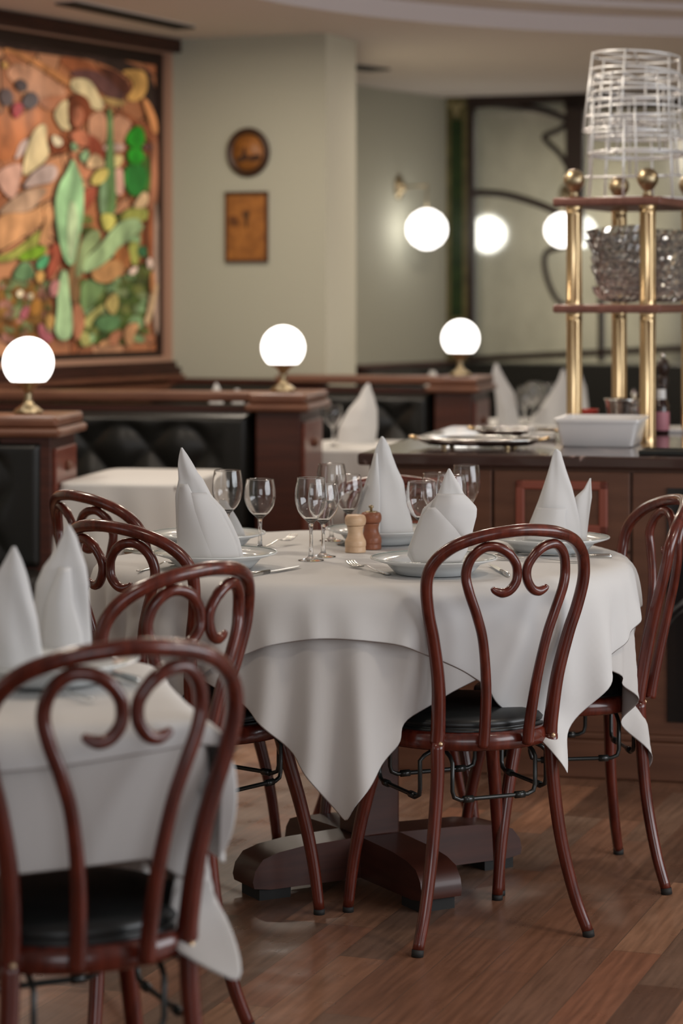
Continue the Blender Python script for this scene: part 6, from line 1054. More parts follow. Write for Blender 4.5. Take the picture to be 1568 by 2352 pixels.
-5,25,11,6,-10,27,8,-10,27,12,-5,25,9,-9,27,9,-8,27,24,-4,14,30,-2,-2,29,-3,-1,30,-3,0,29,-2,0,30,-3,0,29,-2,0,30,-3,0,29,-3,0,30,-2,0,29,-3,0,30,-2,0,29,-3,0,30,-2,0,29,-3,0,30,-3,0,29,-2,0,30,-3,0,29,-2,0,30,-3,0,29,-3,0,30,-2,0,29,-3,0,30,-2,0,29,-3,0,30,-3,0,29,-2,0,30,-3,0,29,-2,0,30,-3,0,29,-3,0,30,-2,0,29,-3,0,30,-2,0,29,-3,0,30,-2,0,29,-3,0,30,-3,1,29,-2,1,24,0,-15,15,4,-25,6,9,-28,3,9,-28,3,8,-28,4,9,-28,
15,23,4,2,-7,29,1,-8,28,4,-8,28,5,-8,28,16,-5,24,28,-3,6,29,-3,-3,30,-3,0,29,-2,0,30,-3,0,29,-2,0,30,-3,0,29,-2,0,30,-3,0,29,-3,0,30,-2,0,29,-3,0,30,-2,0,29,-3,0,30,-3,0,29,-2,0,30,-3,0,29,-2,0,30,-3,0,29,-2,-1,30,-3,1,29,-3,0,30,-2,0,29,-3,0,30,-2,0,29,-3,0,30,-3,0,29,-2,0,30,-3,0,29,-2,0,30,-3,0,29,-3,0,30,-2,0,29,-3,0,30,-2,0,29,-3,0,30,-3,0,29,-2,0,30,-3,2,28,-2,-7,14,5,-24,3,8,-28,7,8,-28,8,5,-28,8,6,-28,
-1,29,8,5,-8,28,2,-8,29,0,-8,28,3,-8,28,20,-4,20,29,-3,0,30,-2,-1,29,-3,0,30,-3,0,29,-2,0,30,-3,0,29,-2,0,30,-3,0,29,-3,0,30,-2,0,29,-3,0,30,-2,0,29,-3,0,30,-2,0,29,-3,0,30,-3,0,29,-2,0,30,-3,0,29,-2,0,30,-3,0,29,-3,0,30,-2,0,29,-3,0,30,-2,0,29,-3,0,30,-3,0,29,-2,0,30,-3,0,29,-2,0,30,-3,0,29,-3,0,30,-2,0,29,-3,0,30,-2,0,29,-3,0,30,-3,0,29,-2,0,30,-3,0,30,-2,1,29,-3,-1,21,1,-20,9,4,-27,9,5,-28,9,5,-28,9,5,-28,
-15,23,9,8,-6,28,7,-5,28,3,-8,28,5,-7,29,25,-4,13,29,-2,-2,29,-3,-1,30,-3,0,29,-2,0,30,-3,0,29,-2,0,30,-3,0,29,-2,0,30,-3,0,29,-3,0,30,-2,0,29,-3,0,30,-2,0,29,-3,0,30,-3,0,29,-2,0,30,-3,0,29,-2,0,30,-3,0,29,-2,0,30,-3,0,29,-3,0,30,-2,0,30,-3,0,29,-2,0,30,-3,0,29,-3,0,30,-2,0,29,-3,0,30,-2,0,29,-3,0,30,-3,0,29,-2,0,30,-3,0,29,-2,0,30,-3,0,29,-3,0,30,-2,0,29,-3,1,30,-2,1,24,-1,-15,8,4,-28,7,5,-28,9,5,-28,6,5,-29,
-18,19,9,7,-5,28,9,-5,28,9,-3,28,16,-3,24,27,-3,9,30,-3,-2,29,-2,-1,29,-3,0,30,-3,0,29,-2,0,30,-3,0,29,-2,0,30,-3,0,29,-3,0,30,-2,0,29,-3,0,30,-2,0,29,-3,0,30,-2,0,30,-3,0,29,-3,0,30,-2,0,29,-3,0,30,-2,0,29,-3,0,30,-3,0,29,-2,0,30,-3,0,29,-2,0,30,-3,0,29,-3,0,30,-2,0,29,-3,0,30,-2,0,29,-3,0,30,-2,0,29,-3,0,30,-3,0,29,-2,0,30,-3,0,29,-2,0,30,-3,0,29,-3,1,30,-2,0,29,-3,1,27,-2,-10,12,2,-26,9,5,-28,4,6,-28,4,6,-29,
19,23,-1,2,-2,29,3,-3,30,5,-3,28,14,-2,26,28,-3,5,29,-2,-2,30,-3,-1,29,-2,0,30,-3,0,29,-3,0,30,-2,0,29,-3,0,30,-2,0,29,-3,0,30,-3,0,29,-2,0,30,-3,0,29,-2,0,30,-3,0,29,-3,0,30,-2,-1,29,-3,1,30,-2,0,29,-3,0,30,-2,0,29,-3,0,30,-3,0,29,-2,0,30,-3,0,29,-2,0,30,-3,0,29,-3,0,30,-2,0,29,-3,0,30,-2,0,29,-3,0,30,-3,0,29,-2,0,30,-3,0,29,-2,0,30,-3,0,29,-3,1,30,-2,0,29,-3,0,30,-2,1,28,-3,-6,11,1,-26,-2,3,-29,0,3,-30,2,3,-29,
11,27,1,1,-2,30,1,-2,29,-1,-2,30,14,-2,24,28,-2,4,30,-3,-3,29,-2,0,30,-3,0,29,-3,0,30,-2,0,29,-3,0,30,-2,0,29,-3,0,30,-3,0,29,-2,1,30,-3,-1,29,-2,0,30,-3,0,29,-2,0,30,-3,0,29,-3,0,30,-2,0,29,-3,0,30,-2,0,29,-3,0,30,-3,0,29,-2,0,30,-3,0,29,-2,0,30,-3,0,29,-2,0,30,-3,0,29,-3,0,30,-2,0,29,-3,0,30,-2,0,29,-3,0,30,-3,0,29,-2,0,30,-3,0,29,-2,1,30,-3,0,29,-3,0,30,-2,0,29,-3,1,29,-2,-5,12,0,-24,1,3,-29,2,2,-30,4,1,-29,
-2,29,2,2,-2,29,1,-1,30,1,-2,29,15,-2,24,29,-3,3,29,-2,-3,30,-3,0,29,-2,0,30,-3,0,29,-3,0,30,-2,0,29,-3,0,30,-2,0,29,-3,0,30,-3,0,29,-2,0,30,-3,0,29,-2,0,30,-3,0,29,-3,0,30,-2,0,29,-3,0,30,-2,0,29,-3,0,30,-2,0,29,-3,0,30,-3,0,29,-2,0,30,-3,0,29,-2,0,30,-3,0,29,-3,0,30,-2,0,29,-3,0,30,-2,0,29,-3,0,30,-3,0,29,-2,0,30,-3,0,29,-2,0,30,-3,1,29,-2,0,30,-3,0,29,-3,0,30,-2,1,29,-3,-3,16,0,-24,7,0,-28,5,1,-29,6,0,-29,
-8,28,2,3,-1,29,3,-2,30,5,-1,28,19,-2,23,29,-2,3,29,-3,-3,29,-2,0,30,-3,0,29,-2,0,30,-3,1,29,-3,0,30,-2,0,29,-3,-1,30,-2,0,29,-3,0,30,-3,0,29,-2,0,30,-3,0,29,-2,0,30,-3,0,29,-3,0,30,-2,0,29,-3,0,30,-2,0,30,-3,0,29,-3,0,30,-2,1,29,-3,-1,30,-2,0,29,-3,0,30,-2,0,29,-3,0,30,-3,0,29,-2,0,30,-3,0,29,-2,0,30,-3,0,29,-3,0,30,-2,0,29,-3,1,30,-2,0,29,-3,0,30,-3,0,29,-2,0,29,-3,2,29,-2,-4,19,-2,-23,7,0,-28,4,0,-29,4,-1,-30,
-8,27,2,5,0,29,6,-1,29,11,-1,27,18,-1,23,29,-3,2,29,-2,-2,30,-3,0,29,-2,0,30,-3,0,29,-3,1,30,-2,0,29,-3,0,30,-2,-1,29,-3,0,30,-3,0,29,-2,0,30,-3,0,29,-2,0,30,-3,0,29,-2,0,30,-3,0,30,-3,0,29,-2,0,30,-3,0,29,-2,0,30,-3,0,29,-3,0,30,-2,0,29,-3,0,30,-2,0,29,-3,0,30,-3,0,29,-2,0,30,-3,0,29,-2,0,30,-3,0,29,-2,0,30,-3,0,29,-3,0,30,-2,1,29,-3,0,30,-2,0,29,-3,0,30,-3,0,29,-2,2,29,-3,-4,14,-2,-24,0,-1,-29,2,-2,-30,2,-2,-29,
20,15,-4,5,2,29,4,3,30,0,5,29,14,1,23,29,-2,3,29,-3,-2,30,-2,0,29,-3,0,30,-2,0,29,-3,1,30,-3,0,29,-2,0,30,-3,0,29,-2,-1,30,-3,0,29,-3,0,30,-2,0,29,-3,0,30,-2,0,29,-3,0,30,-3,0,29,-2,0,30,-3,0,29,-2,0,30,-3,0,29,-3,0,30,-2,0,29,-3,0,30,-2,0,29,-3,0,30,-2,0,29,-3,0,30,-3,0,29,-2,0,30,-3,0,29,-2,0,30,-3,0,29,-3,0,30,-2,0,29,-3,0,30,-2,1,29,-3,0,30,-2,0,29,-3,0,30,-3,2,28,-2,-5,13,-2,-24,0,-2,-30,2,-2,-30,2,-1,-29,
17,23,-5,0,5,30,0,5,29,-2,6,29,11,2,26,28,-3,5,30,-2,-1,29,-3,-1,30,-2,0,29,-3,1,30,-3,0,29,-2,0,30,-3,0,29,-2,0,30,-3,-1,29,-3,0,30,-2,0,29,-3,0,30,-2,0,29,-3,0,30,-2,0,29,-3,0,30,-3,0,29,-2,0,30,-3,0,29,-2,0,30,-3,0,29,-3,0,30,-2,0,29,-3,0,30,-2,0,29,-3,0,30,-3,0,29,-2,0,30,-3,0,29,-2,0,30,-3,0,29,-2,0,30,-3,0,29,-3,0,30,-2,0,29,-3,1,30,-2,0,29,-3,0,30,-3,0,29,-2,2,28,-3,-6,13,-3,-26,5,-2,-28,4,-3,-29,5,-3,-29,
-5,27,-4,1,6,29,2,5,29,4,6,28,11,3,28,27,-2,10,29,-3,-2,30,-2,-1,29,-3,0,30,-2,1,29,-3,0,30,-3,0,29,-2,0,30,-3,-1,29,-2,0,30,-3,0,29,-3,0,30,-2,0,29,-3,0,30,-2,0,29,-3,0,30,-3,0,29,-2,0,30,-3,0,29,-2,0,30,-3,0,29,-3,0,30,-2,0,29,-3,0,30,-2,0,29,-3,0,30,-2,0,29,-3,0,30,-3,0,29,-2,0,30,-3,0,29,-2,0,30,-3,0,29,-3,0,30,-2,0,29,-3,0,30,-2,0,29,-3,0,30,-2,1,29,-3,0,30,-3,2,26,-2,-10,16,-4,-25,10,-5,-28,8,-4,-28,7,-5,-28,
0,29,-6,4,5,29,6,5,28,5,5,29,8,5,28,24,-1,15,30,-3,-1,29,-3,0,30,-2,0,29,-3,0,30,-3,0,29,-2,0,30,-3,-1,29,-2,0,30,-3,0,29,-3,0,30,-2,0,29,-3,0,30,-2,0,29,-3,-1,30,-2,1,29,-3,0,30,-3,0,29,-2,0,30,-3,0,29,-2,0,30,-3,0,29,-3,0,30,-2,0,29,-3,0,30,-2,0,29,-3,0,30,-3,0,29,-2,0,30,-3,0,29,-2,0,30,-3,0,29,-2,0,30,-3,0,30,-3,0,29,-2,0,29,-3,0,30,-2,0,29,-3,0,30,-3,1,29,-2,2,25,-3,-14,10,-6,-27,6,-6,-28,6,-5,-29,7,-5,-28,
5,28,-6,5,5,29,4,5,29,12,3,27,4,6,28,21,1,20,28,-3,2,30,-2,-1,29,-3,-1,30,-2,1,29,-3,-1,30,-3,0,29,-2,0,30,-3,0,29,-2,0,30,-3,0,29,-3,0,30,-2,-1,29,-3,1,30,-2,0,29,-3,0,30,-3,0,29,-2,0,30,-3,0,29,-2,0,30,-3,0,30,-3,0,29,-2,0,30,-3,0,29,-2,0,30,-3,0,29,-2,0,30,-3,0,29,-3,0,30,-2,0,29,-3,0,30,-2,0,29,-3,0,30,-2,0,29,-3,0,30,-3,-1,29,-2,1,30,-3,0,29,-2,0,29,-3,3,29,-3,-2,21,-4,-20,-1,-9,-28,1,-9,-28,4,-8,-28,4,-7,-28,
23,17,-6,3,7,28,-1,10,28,0,7,28,8,5,27,17,3,23,27,-2,7,30,-3,-1,29,-2,0,30,-3,-1,29,-2,0,30,-3,0,29,-3,0,30,-2,0,29,-3,0,30,-2,0,29,-3,0,30,-3,-1,29,-2,1,30,-3,-1,29,-2,1,30,-3,-1,29,-3,1,30,-2,0,29,-3,0,30,-2,0,29,-3,0,30,-3,0,29,-2,0,30,-3,0,29,-2,0,30,-3,0,29,-2,0,30,-3,0,29,-3,0,30,-2,0,29,-3,0,30,-2,0,29,-3,0,30,-3,0,29,-2,0,30,-3,0,29,-2,0,30,-3,1,29,-3,3,27,-3,-9,17,-5,-22,-2,-10,-29,-1,-9,-28,0,-9,-28,1,-9,-28,
10,22,-8,-1,10,28,-4,9,28,4,8,26,12,5,26,11,6,26,25,0,15,29,-3,-1,30,-3,0,29,-2,-1,30,-3,0,29,-3,0,30,-2,0,29,-3,0,30,-2,0,29,-3,0,30,-3,0,29,-2,0,30,-3,0,29,-2,0,30,-3,0,29,-3,0,30,-2,0,29,-3,0,30,-2,0,29,-3,0,30,-3,0,29,-2,0,30,-3,0,29,-2,0,30,-3,0,29,-2,0,30,-3,0,29,-3,0,30,-2,0,29,-3,0,30,-2,0,29,-3,0,30,-2,0,29,-3,0,30,-3,0,29,-2,0,30,-3,0,29,-2,1,30,-3,2,23,-4,-15,11,-8,-26,8,-8,-27,2,-9,-28,0,-9,-28,0,-9,-28,
-8,26,-10,0,10,28,4,10,27,12,6,27,10,6,27,13,6,26,19,3,20,29,-3,4,29,-2,-1,30,-3,-1,29,-2,0,30,-3,0,29,-3,0,30,-2,0,29,-3,0,30,-2,0,29,-3,0,30,-3,0,29,-2,0,30,-3,0,29,-2,0,30,-3,-1,29,-3,1,30,-2,-1,29,-3,1,30,-2,-1,29,-3,1,30,-3,0,29,-2,0,30,-3,0,29,-2,0,30,-3,0,29,-2,0,30,-3,0,29,-3,0,30,-2,0,29,-3,0,30,-2,0,29,-3,0,30,-3,0,29,-2,0,30,-3,0,29,-2,1,30,-3,2,29,-3,-4,18,-6,-21,9,-8,-27,11,-8,-26,8,-9,-27,5,-10,-27,3,-10,-28,
-2,28,-10,10,8,27,11,5,26,13,5,27,13,4,26,5,11,26,13,8,25,26,-1,12,30,-3,-1,29,-2,-1,30,-3,0,29,-3,0,30,-2,0,29,-3,0,30,-2,0,29,-3,0,30,-3,0,29,-2,0,30,-3,0,29,-2,0,30,-3,0,29,-3,0,30,-2,0,29,-3,0,30,-2,0,29,-3,0,30,-2,0,29,-3,1,30,-3,-1,29,-2,0,30,-3,0,29,-2,0,30,-3,0,29,-3,0,30,-2,0,29,-3,0,30,-2,0,29,-3,0,30,-2,0,30,-3,0,29,-3,0,29,-2,0,30,-3,1,30,-2,2,25,-5,-12,11,-9,-25,4,-12,-26,8,-10,-27,10,-7,-27,9,-8,-27,9,-8,-27,
19,17,-12,13,3,26,12,5,26,10,9,26,3,12,27,2,12,26,15,8,25,21,3,19,28,-2,6,30,-3,-1,29,-2,-1,30,-3,0,29,-3,0,30,-2,0,29,-3,0,30,-2,0,29,-3,0,30,-3,0,29,-2,0,30,-3,0,29,-2,0,30,-3,-1,29,-3,1,30,-2,0,29,-3,0,30,-2,0,29,-3,0,30,-3,1,29,-2,-1,30,-3,0,30,-2,0,29,-3,0,30,-2,0,29,-3,0,30,-3,0,29,-2,0,30,-3,0,29,-2,0,30,-3,0,29,-2,0,30,-3,0,29,-3,1,30,-2,3,28,-4,-7,19,-7,-20,12,-10,-25,4,-12,-25,-2,-13,-27,3,-12,-26,8,-10,-27,9,-9,-27,
24,10,-14,9,9,26,5,11,27,0,13,27,2,13,26,10,9,25,19,3,22,14,10,24,24,1,17,29,-2,2,30,-3,-3,29,-3,0,30,-2,0,29,-3,0,30,-2,0,29,-3,0,30,-3,0,29,-2,0,30,-3,0,29,-2,0,30,-3,0,29,-3,0,30,-2,0,30,-3,0,29,-2,0,30,-3,0,29,-2,0,30,-3,0,29,-3,0,30,-2,0,29,-3,0,30,-2,0,29,-3,0,30,-3,0,29,-2,0,30,-3,0,29,-2,0,30,-3,0,29,-2,0,30,-3,0,29,-3,1,30,-2,3,29,-3,-2,25,-5,-15,15,-9,-23,11,-11,-26,10,-11,-25,1,-13,-26,-3,-13,-27,-2,-13,-26,2,-13,-26,
11,22,-13,2,12,27,-1,13,26,1,12,27,9,11,25,20,1,21,16,7,23,15,10,24,15,9,24,27,-1,11,29,-3,0,30,-2,-2,29,-3,0,30,-2,0,29,-3,0,30,-2,0,30,-3,0,29,-3,0,30,-2,0,29,-3,0,30,-2,0,29,-3,0,30,-3,0,29,-2,0,30,-3,0,29,-2,0,30,-3,0,29,-3,0,30,-2,0,29,-3,0,30,-2,0,29,-3,0,30,-2,0,29,-3,0,30,-3,0,29,-2,0,30,-3,0,29,-2,0,30,-3,0,29,-2,0,30,-3,3,30,-2,0,26,-5,-10,15,-12,-22,9,-14,-24,16,-5,-24,13,-9,-24,8,-12,-26,3,-13,-26,-3,-13,-26,-4,-13,-27,
-4,27,-12,0,11,27,1,13,27,12,9,23,20,0,21,17,7,23,16,8,23,14,10,24,12,11,24,20,6,20,28,-1,8,30,-3,0,29,-2,-1,30,-3,-1,29,-2,0,30,-3,0,29,-3,0,30,-2,0,29,-3,0,30,-2,0,29,-3,0,30,-3,0,29,-2,0,30,-3,0,29,-2,0,30,-3,0,29,-2,0,30,-3,0,29,-3,0,30,-2,0,29,-3,0,30,-2,0,29,-3,0,30,-3,0,29,-2,0,30,-3,0,29,-2,0,30,-3,0,29,-2,1,30,-3,1,30,-2,2,27,-4,-9,20,-10,-19,8,-15,-23,8,-15,-24,11,-13,-23,17,-1,-23,15,-6,-24,10,-12,-26,2,-13,-26,-2,-13,-26,
-12,24,-11,5,12,26,16,8,22,21,1,21,17,6,22,17,8,24,14,10,23,17,7,24,10,13,24,14,10,22,25,3,16,28,-1,7,30,-3,0,29,-2,-2,30,-3,0,29,-2,0,30,-3,0,29,-3,0,30,-2,0,29,-3,0,30,-2,0,29,-3,0,30,-3,0,29,-2,0,30,-3,0,29,-2,1,30,-3,0,29,-3,-1,30,-2,0,29,-3,0,30,-2,0,29,-3,0,30,-2,0,29,-3,0,30,-3,0,29,-2,0,30,-3,0,29,-2,1,30,-3,2,30,-2,1,28,-4,-7,21,-9,-19,16,-12,-22,12,-15,-22,2,-17,-23,5,-16,-23,13,-11,-24,18,2,-22,18,-3,-24,11,-10,-25,3,-13,-26,
0,27,-13,16,6,23,21,1,19,19,6,23,18,7,22,15,8,24,17,8,23,4,13,25,11,12,24,20,8,19,23,6,19,25,2,15,28,0,8,29,-3,1,29,-2,-2,30,-3,0,29,-3,-1,30,-2,0,29,-3,0,30,-2,0,29,-3,0,30,-3,0,29,-2,0,30,-3,1,29,-2,0,30,-3,0,29,-2,0,30,-3,0,29,-3,-1,30,-2,0,29,-3,0,30,-2,0,29,-3,0,30,-3,0,30,-2,0,29,-3,0,30,-2,1,29,-3,3,30,-2,-1,28,-4,-7,22,-9,-17,18,-12,-21,11,-15,-22,17,-12,-21,12,-14,-22,-2,-18,-23,0,-17,-24,14,-9,-23,19,0,-23,18,0,-23,16,-5,-23,
6,26,-12,23,0,18,21,3,20,19,5,22,18,7,23,16,7,23,2,12,25,8,11,24,22,4,19,23,1,18,21,8,18,19,13,19,23,7,17,28,-1,9,29,-2,2,29,-3,0,30,-2,-2,29,-3,0,30,-2,-1,29,-3,0,30,-2,0,29,-3,0,30,-3,1,29,-2,0,30,-3,0,29,-2,0,30,-3,0,29,-3,0,30,-2,0,29,-3,-1,30,-2,0,30,-3,0,29,-2,0,30,-3,0,29,-3,1,30,-2,1,29,-3,2,30,-2,-2,27,-5,-9,22,-10,-16,15,-16,-20,17,-11,-20,16,-11,-21,12,-15,-22,18,-10,-21,9,-16,-22,-4,-17,-23,-1,-17,-23,12,-11,-23,18,-1,-23,19,0,-23,
5,28,-6,27,-3,11,24,0,18,20,4,21,18,6,22,3,11,25,4,8,23,22,0,19,24,-1,18,23,1,18,19,13,18,17,15,18,19,12,19,23,8,16,27,1,12,29,-1,5,29,-3,-1,30,-2,1,29,-3,-2,30,-2,0,29,-3,-1,30,-3,1,29,-2,0,30,-3,0,30,-2,0,29,-3,0,30,-2,0,29,-3,0,30,-3,0,29,-2,0,30,-3,0,29,-2,0,30,-3,0,29,-3,1,30,-2,2,29,-3,-1,29,-3,-4,27,-6,-11,21,-12,-16,15,-16,-18,12,-19,-19,15,-14,-19,21,-2,-20,15,-12,-22,13,-15,-21,18,-10,-21,10,-14,-22,-5,-18,-23,-4,-16,-24,10,-13,-23,17,-5,-23,
6,29,-3,28,-5,5,27,-3,12,22,2,20,11,9,24,-2,4,23,21,-5,17,23,0,18,24,-4,17,21,8,18,14,17,19,19,14,18,19,12,18,23,6,17,21,12,15,26,4,13,28,0,8,29,-2,5,30,-2,1,30,-3,-1,29,-3,-2,30,-2,0,29,-3,-1,30,-2,0,29,-3,0,30,-2,0,29,-3,0,30,-3,0,29,-2,0,30,-3,1,29,-2,0,30,-3,1,29,-3,2,30,-2,-1,29,-3,-4,28,-5,-7,25,-9,-13,22,-11,-16,21,-12,-16,18,-16,-17,4,-21,-18,10,-20,-19,20,-4,-20,21,-2,-20,14,-13,-21,14,-14,-22,18,-10,-21,11,-15,-22,-5,-16,-23,-7,-17,-23,6,-16,-23,
5,29,1,29,-6,0,29,-5,5,22,1,18,2,9,25,15,-13,15,22,-12,14,24,0,17,23,1,18,16,15,18,13,18,19,19,13,18,24,2,17,19,13,16,18,16,17,25,5,12,27,5,12,26,3,11,29,0,6,29,-1,5,30,-2,2,29,-3,1,30,-2,0,29,-3,0,30,-2,0,29,-3,0,30,-3,0,29,-2,0,30,-3,1,29,-2,0,30,-3,-1,29,-3,-2,29,-4,-4,28,-5,-8,27,-8,-10,22,-12,-12,20,-16,-14,24,-8,-14,23,-6,-15,20,-14,-17,11,-20,-18,1,-23,-19,10,-18,-19,21,2,-20,20,-1,-20,15,-14,-21,13,-14,-22,18,-10,-21,13,-14,-22,-3,-17,-23,-9,-16,-23,
7,26,-10,28,-3,7,29,-6,2,21,-1,12,10,-11,18,20,-14,12,21,-14,12,24,-1,17,20,10,19,11,20,18,15,17,19,24,0,16,22,7,17,12,20,17,20,14,15,26,4,13,26,2,11,27,3,11,24,9,9,28,4,9,29,1,8,29,-1,5,29,-1,3,30,-2,2,29,-2,2,30,-3,0,29,-3,0,30,-3,-1,29,-3,-2,29,-3,-3,28,-6,-6,29,-5,-6,26,-10,-10,26,-9,-9,27,-5,-10,22,-15,-13,13,-22,-14,22,-12,-14,26,1,-14,22,-8,-16,16,-17,-17,3,-23,-19,1,-22,-19,14,-15,-19,20,6,-19,20,-1,-21,14,-14,-21,13,-15,-22,18,-9,-21,15,-14,-21,0,-18,-23,
8,18,-22,28,0,11,27,-2,11,21,-15,6,19,-13,11,20,-18,10,23,-13,13,23,2,17,14,17,19,11,19,18,21,5,18,23,1,16,12,19,17,14,19,17,24,6,13,26,-7,12,27,2,11,25,10,11,21,16,9,28,3,9,27,2,8,28,0,5,29,0,5,28,3,4,29,-4,1,30,-2,1,29,-3,0,28,0,-1,28,-8,-3,27,-6,-6,28,-5,-5,25,-10,-8,24,-14,-10,25,-11,-9,28,1,-9,25,-9,-11,12,-22,-15,17,-20,-14,24,-3,-14,25,2,-14,20,-12,-17,9,-21,-18,-1,-22,-18,3,-22,-19,16,-11,-20,20,8,-19,19,0,-20,14,-14,-22,13,-15,-22,18,-11,-21,16,-12,-21,
12,2,-26,27,3,11,27,3,12,24,-11,12,21,-18,8,21,-18,10,23,-16,11,18,9,18,8,21,19,19,12,18,23,-6,16,15,15,17,7,23,17,21,12,15,26,-4,12,26,-9,12,26,4,11,22,17,10,20,16,10,28,6,9,26,-9,7,27,1,4,29,0,5,25,12,5,28,-8,0,29,-6,0,29,-3,0,27,9,2,25,-14,-5,26,-9,-6,28,-2,-5,23,-8,-7,22,-17,-10,26,-11,-9,27,2,-9,28,-1,-10,15,-20,-13,10,-24,-15,20,-14,-14,25,5,-14,25,1,-15,15,-17,-17,3,-23,-19,-3,-23,-18,4,-22,-19,19,-5,-19,19,11,-20,20,-1,-20,13,-15,-22,13,-15,-21,17,-12,-22,
11,1,-28,27,2,12,27,-1,12,25,-9,12,25,-10,13,23,-14,11,22,-18,9,10,17,18,12,18,19,21,-2,17,19,5,16,4,23,17,15,18,17,25,2,12,25,-10,12,26,-7,11,25,8,11,18,21,10,22,16,10,28,2,9,24,-15,6,26,-2,5,29,5,4,21,17,5,28,-9,-1,28,-8,1,29,-3,0,25,14,2,23,-17,-5,24,-13,-6,29,4,-4,24,-4,-7,18,-21,-10,25,-12,-9,28,0,-9,27,6,-9,20,-15,-12,9,-24,-15,13,-21,-14,24,-5,-14,24,9,-14,23,-6,-16,8,-20,-18,-2,-24,-18,-2,-23,-19,8,-19,-19,19,-2,-19,19,12,-20,19,0,-20,13,-16,-22,13,-15,-21,
12,0,-27,27,0,12,27,-4,12,25,-9,13,24,-11,12,25,-7,12,23,-8,13,6,22,18,16,8,17,21,-7,16,10,20,17,2,23,17,22,10,15,26,-8,11,25,-11,12,26,-5,11,23,14,11,16,23,9,23,15,10,27,-2,8,22,-20,6,26,-2,5,28,9,4,19,21,4,27,-11,0,28,-10,0,28,-1,1,23,18,2,21,-20,-5,23,-15,-6,28,7,-4,25,-1,-6,17,-22,-10,22,-15,-9,28,-2,-9,27,9,-8,24,-7,-11,11,-23,-14,9,-24,-15,17,-16,-14,25,7,-14,25,7,-14,17,-13,-17,1,-23,-18,-3,-23,-19,-1,-23,-18,9,-19,-19,20,7,-20,18,12,-19,20,-3,-21,12,-16,-21,
  ]),
  't2_under': (34, [
-264,-426,495,10,27,18,-19,23,14,-29,14,11,3,23,8,32,-10,0,29,-17,-1,34,5,0,33,11,0,33,11,-1,33,9,0,34,9,0,34,7,0,34,8,0,33,7,0,34,8,0,34,7,0,34,7,0,35,6,0,34,5,1,34,5,0,35,3,1,35,0,1,34,-5,1,30,7,0,-12,32,-1,20,-4,-8,9,-33,-4,23,-12,-12,29,8,-17,30,0,-17,26,11,-19,-2,19,-28,-14,8,-31,-15,0,-31,
-14,-14,29,15,25,19,-4,29,16,-27,16,12,-4,25,9,31,-5,0,29,-17,0,34,7,0,32,13,-1,33,10,0,34,9,0,34,7,0,34,8,0,34,7,0,33,7,0,34,8,0,34,7,0,34,7,0,34,8,0,34,7,0,34,5,0,35,4,1,35,0,1,34,-5,2,32,5,0,-4,32,-3,19,-10,-7,11,-31,-5,29,-3,-15,29,6,-17,25,9,-20,-3,17,-27,-14,5,-31,-15,-2,-31,-14,-5,-31,
-16,18,20,16,-3,27,9,24,18,-15,25,14,-14,23,10,31,2,2,29,-16,0,33,9,-1,32,13,0,34,10,0,34,7,0,34,7,0,34,7,0,34,8,0,33,7,0,34,7,0,34,8,0,34,7,0,34,8,0,34,7,0,34,8,0,34,5,0,35,1,1,34,-5,2,33,2,0,6,33,-4,16,-15,-6,19,-26,-8,29,4,-16,24,9,-20,-3,14,-28,-14,1,-31,-15,-4,-31,-14,-6,-31,-15,-4,-31,
-6,29,17,8,-14,30,12,-6,27,3,27,17,-19,24,12,29,8,2,29,-13,0,33,12,0,32,12,0,34,7,-1,34,7,0,34,7,0,34,8,0,34,7,0,34,7,0,34,8,0,33,7,0,34,7,0,34,8,0,34,7,1,34,8,0,34,9,0,34,3,1,34,-4,1,34,1,1,13,29,-6,18,-18,-6,25,-16,-11,26,9,-18,-6,10,-29,-15,-2,-31,-14,-6,-31,-14,-2,-32,-15,1,-31,-12,5,-32,
-25,12,17,16,-5,30,15,-9,30,10,-5,28,-10,27,13,26,14,5,31,-8,0,31,15,-1,33,9,0,34,6,0,34,8,0,34,7,0,34,7,0,34,8,0,34,7,0,34,7,0,34,8,0,33,7,0,34,7,0,34,7,0,34,8,0,34,8,1,34,9,0,33,-3,1,34,2,1,21,24,-6,21,-20,-7,28,-2,-15,-9,4,-30,-15,-2,-31,-14,2,-32,-11,6,-32,-7,8,-33,-3,8,-33,0,7,-34,
-23,12,15,14,-6,31,15,-6,31,16,-5,30,11,3,26,21,17,5,32,3,2,32,12,0,34,7,0,34,6,0,34,8,0,34,7,0,34,8,0,34,7,0,34,7,0,34,8,0,34,7,0,34,8,0,33,7,0,34,7,0,34,8,0,34,7,0,34,8,1,33,6,0,32,5,0,30,12,-5,22,-12,-11,-4,4,-29,-11,6,-33,-6,7,-33,-2,7,-33,2,6,-34,3,5,-34,5,2,-34,4,2,-35,
20,17,-4,11,-4,33,8,0,33,9,-3,33,6,-1,33,17,1,26,34,8,2,34,8,0,34,8,0,34,7,0,34,8,0,34,7,0,34,7,0,34,8,0,34,7,0,33,8,0,34,7,0,34,8,0,34,7,0,34,7,0,34,8,0,34,7,0,34,7,1,34,7,0,34,7,-1,36,5,-2,8,8,-31,-3,8,-33,3,5,-34,6,1,-34,5,3,-34,4,2,-35,5,3,-34,4,2,-34,4,3,-35,
21,25,-5,6,1,34,5,0,35,2,0,34,-2,0,35,12,1,29,34,7,2,34,8,0,34,7,0,34,8,0,34,7,0,34,7,0,34,8,0,33,7,0,34,8,0,34,7,0,34,7,0,34,8,0,34,7,0,34,8,0,34,7,-1,34,7,1,34,8,0,34,7,0,34,7,0,35,8,-2,14,5,-30,4,3,-34,3,3,-35,2,2,-34,3,3,-35,2,2,-34,2,2,-35,3,2,-35,2,2,-34,
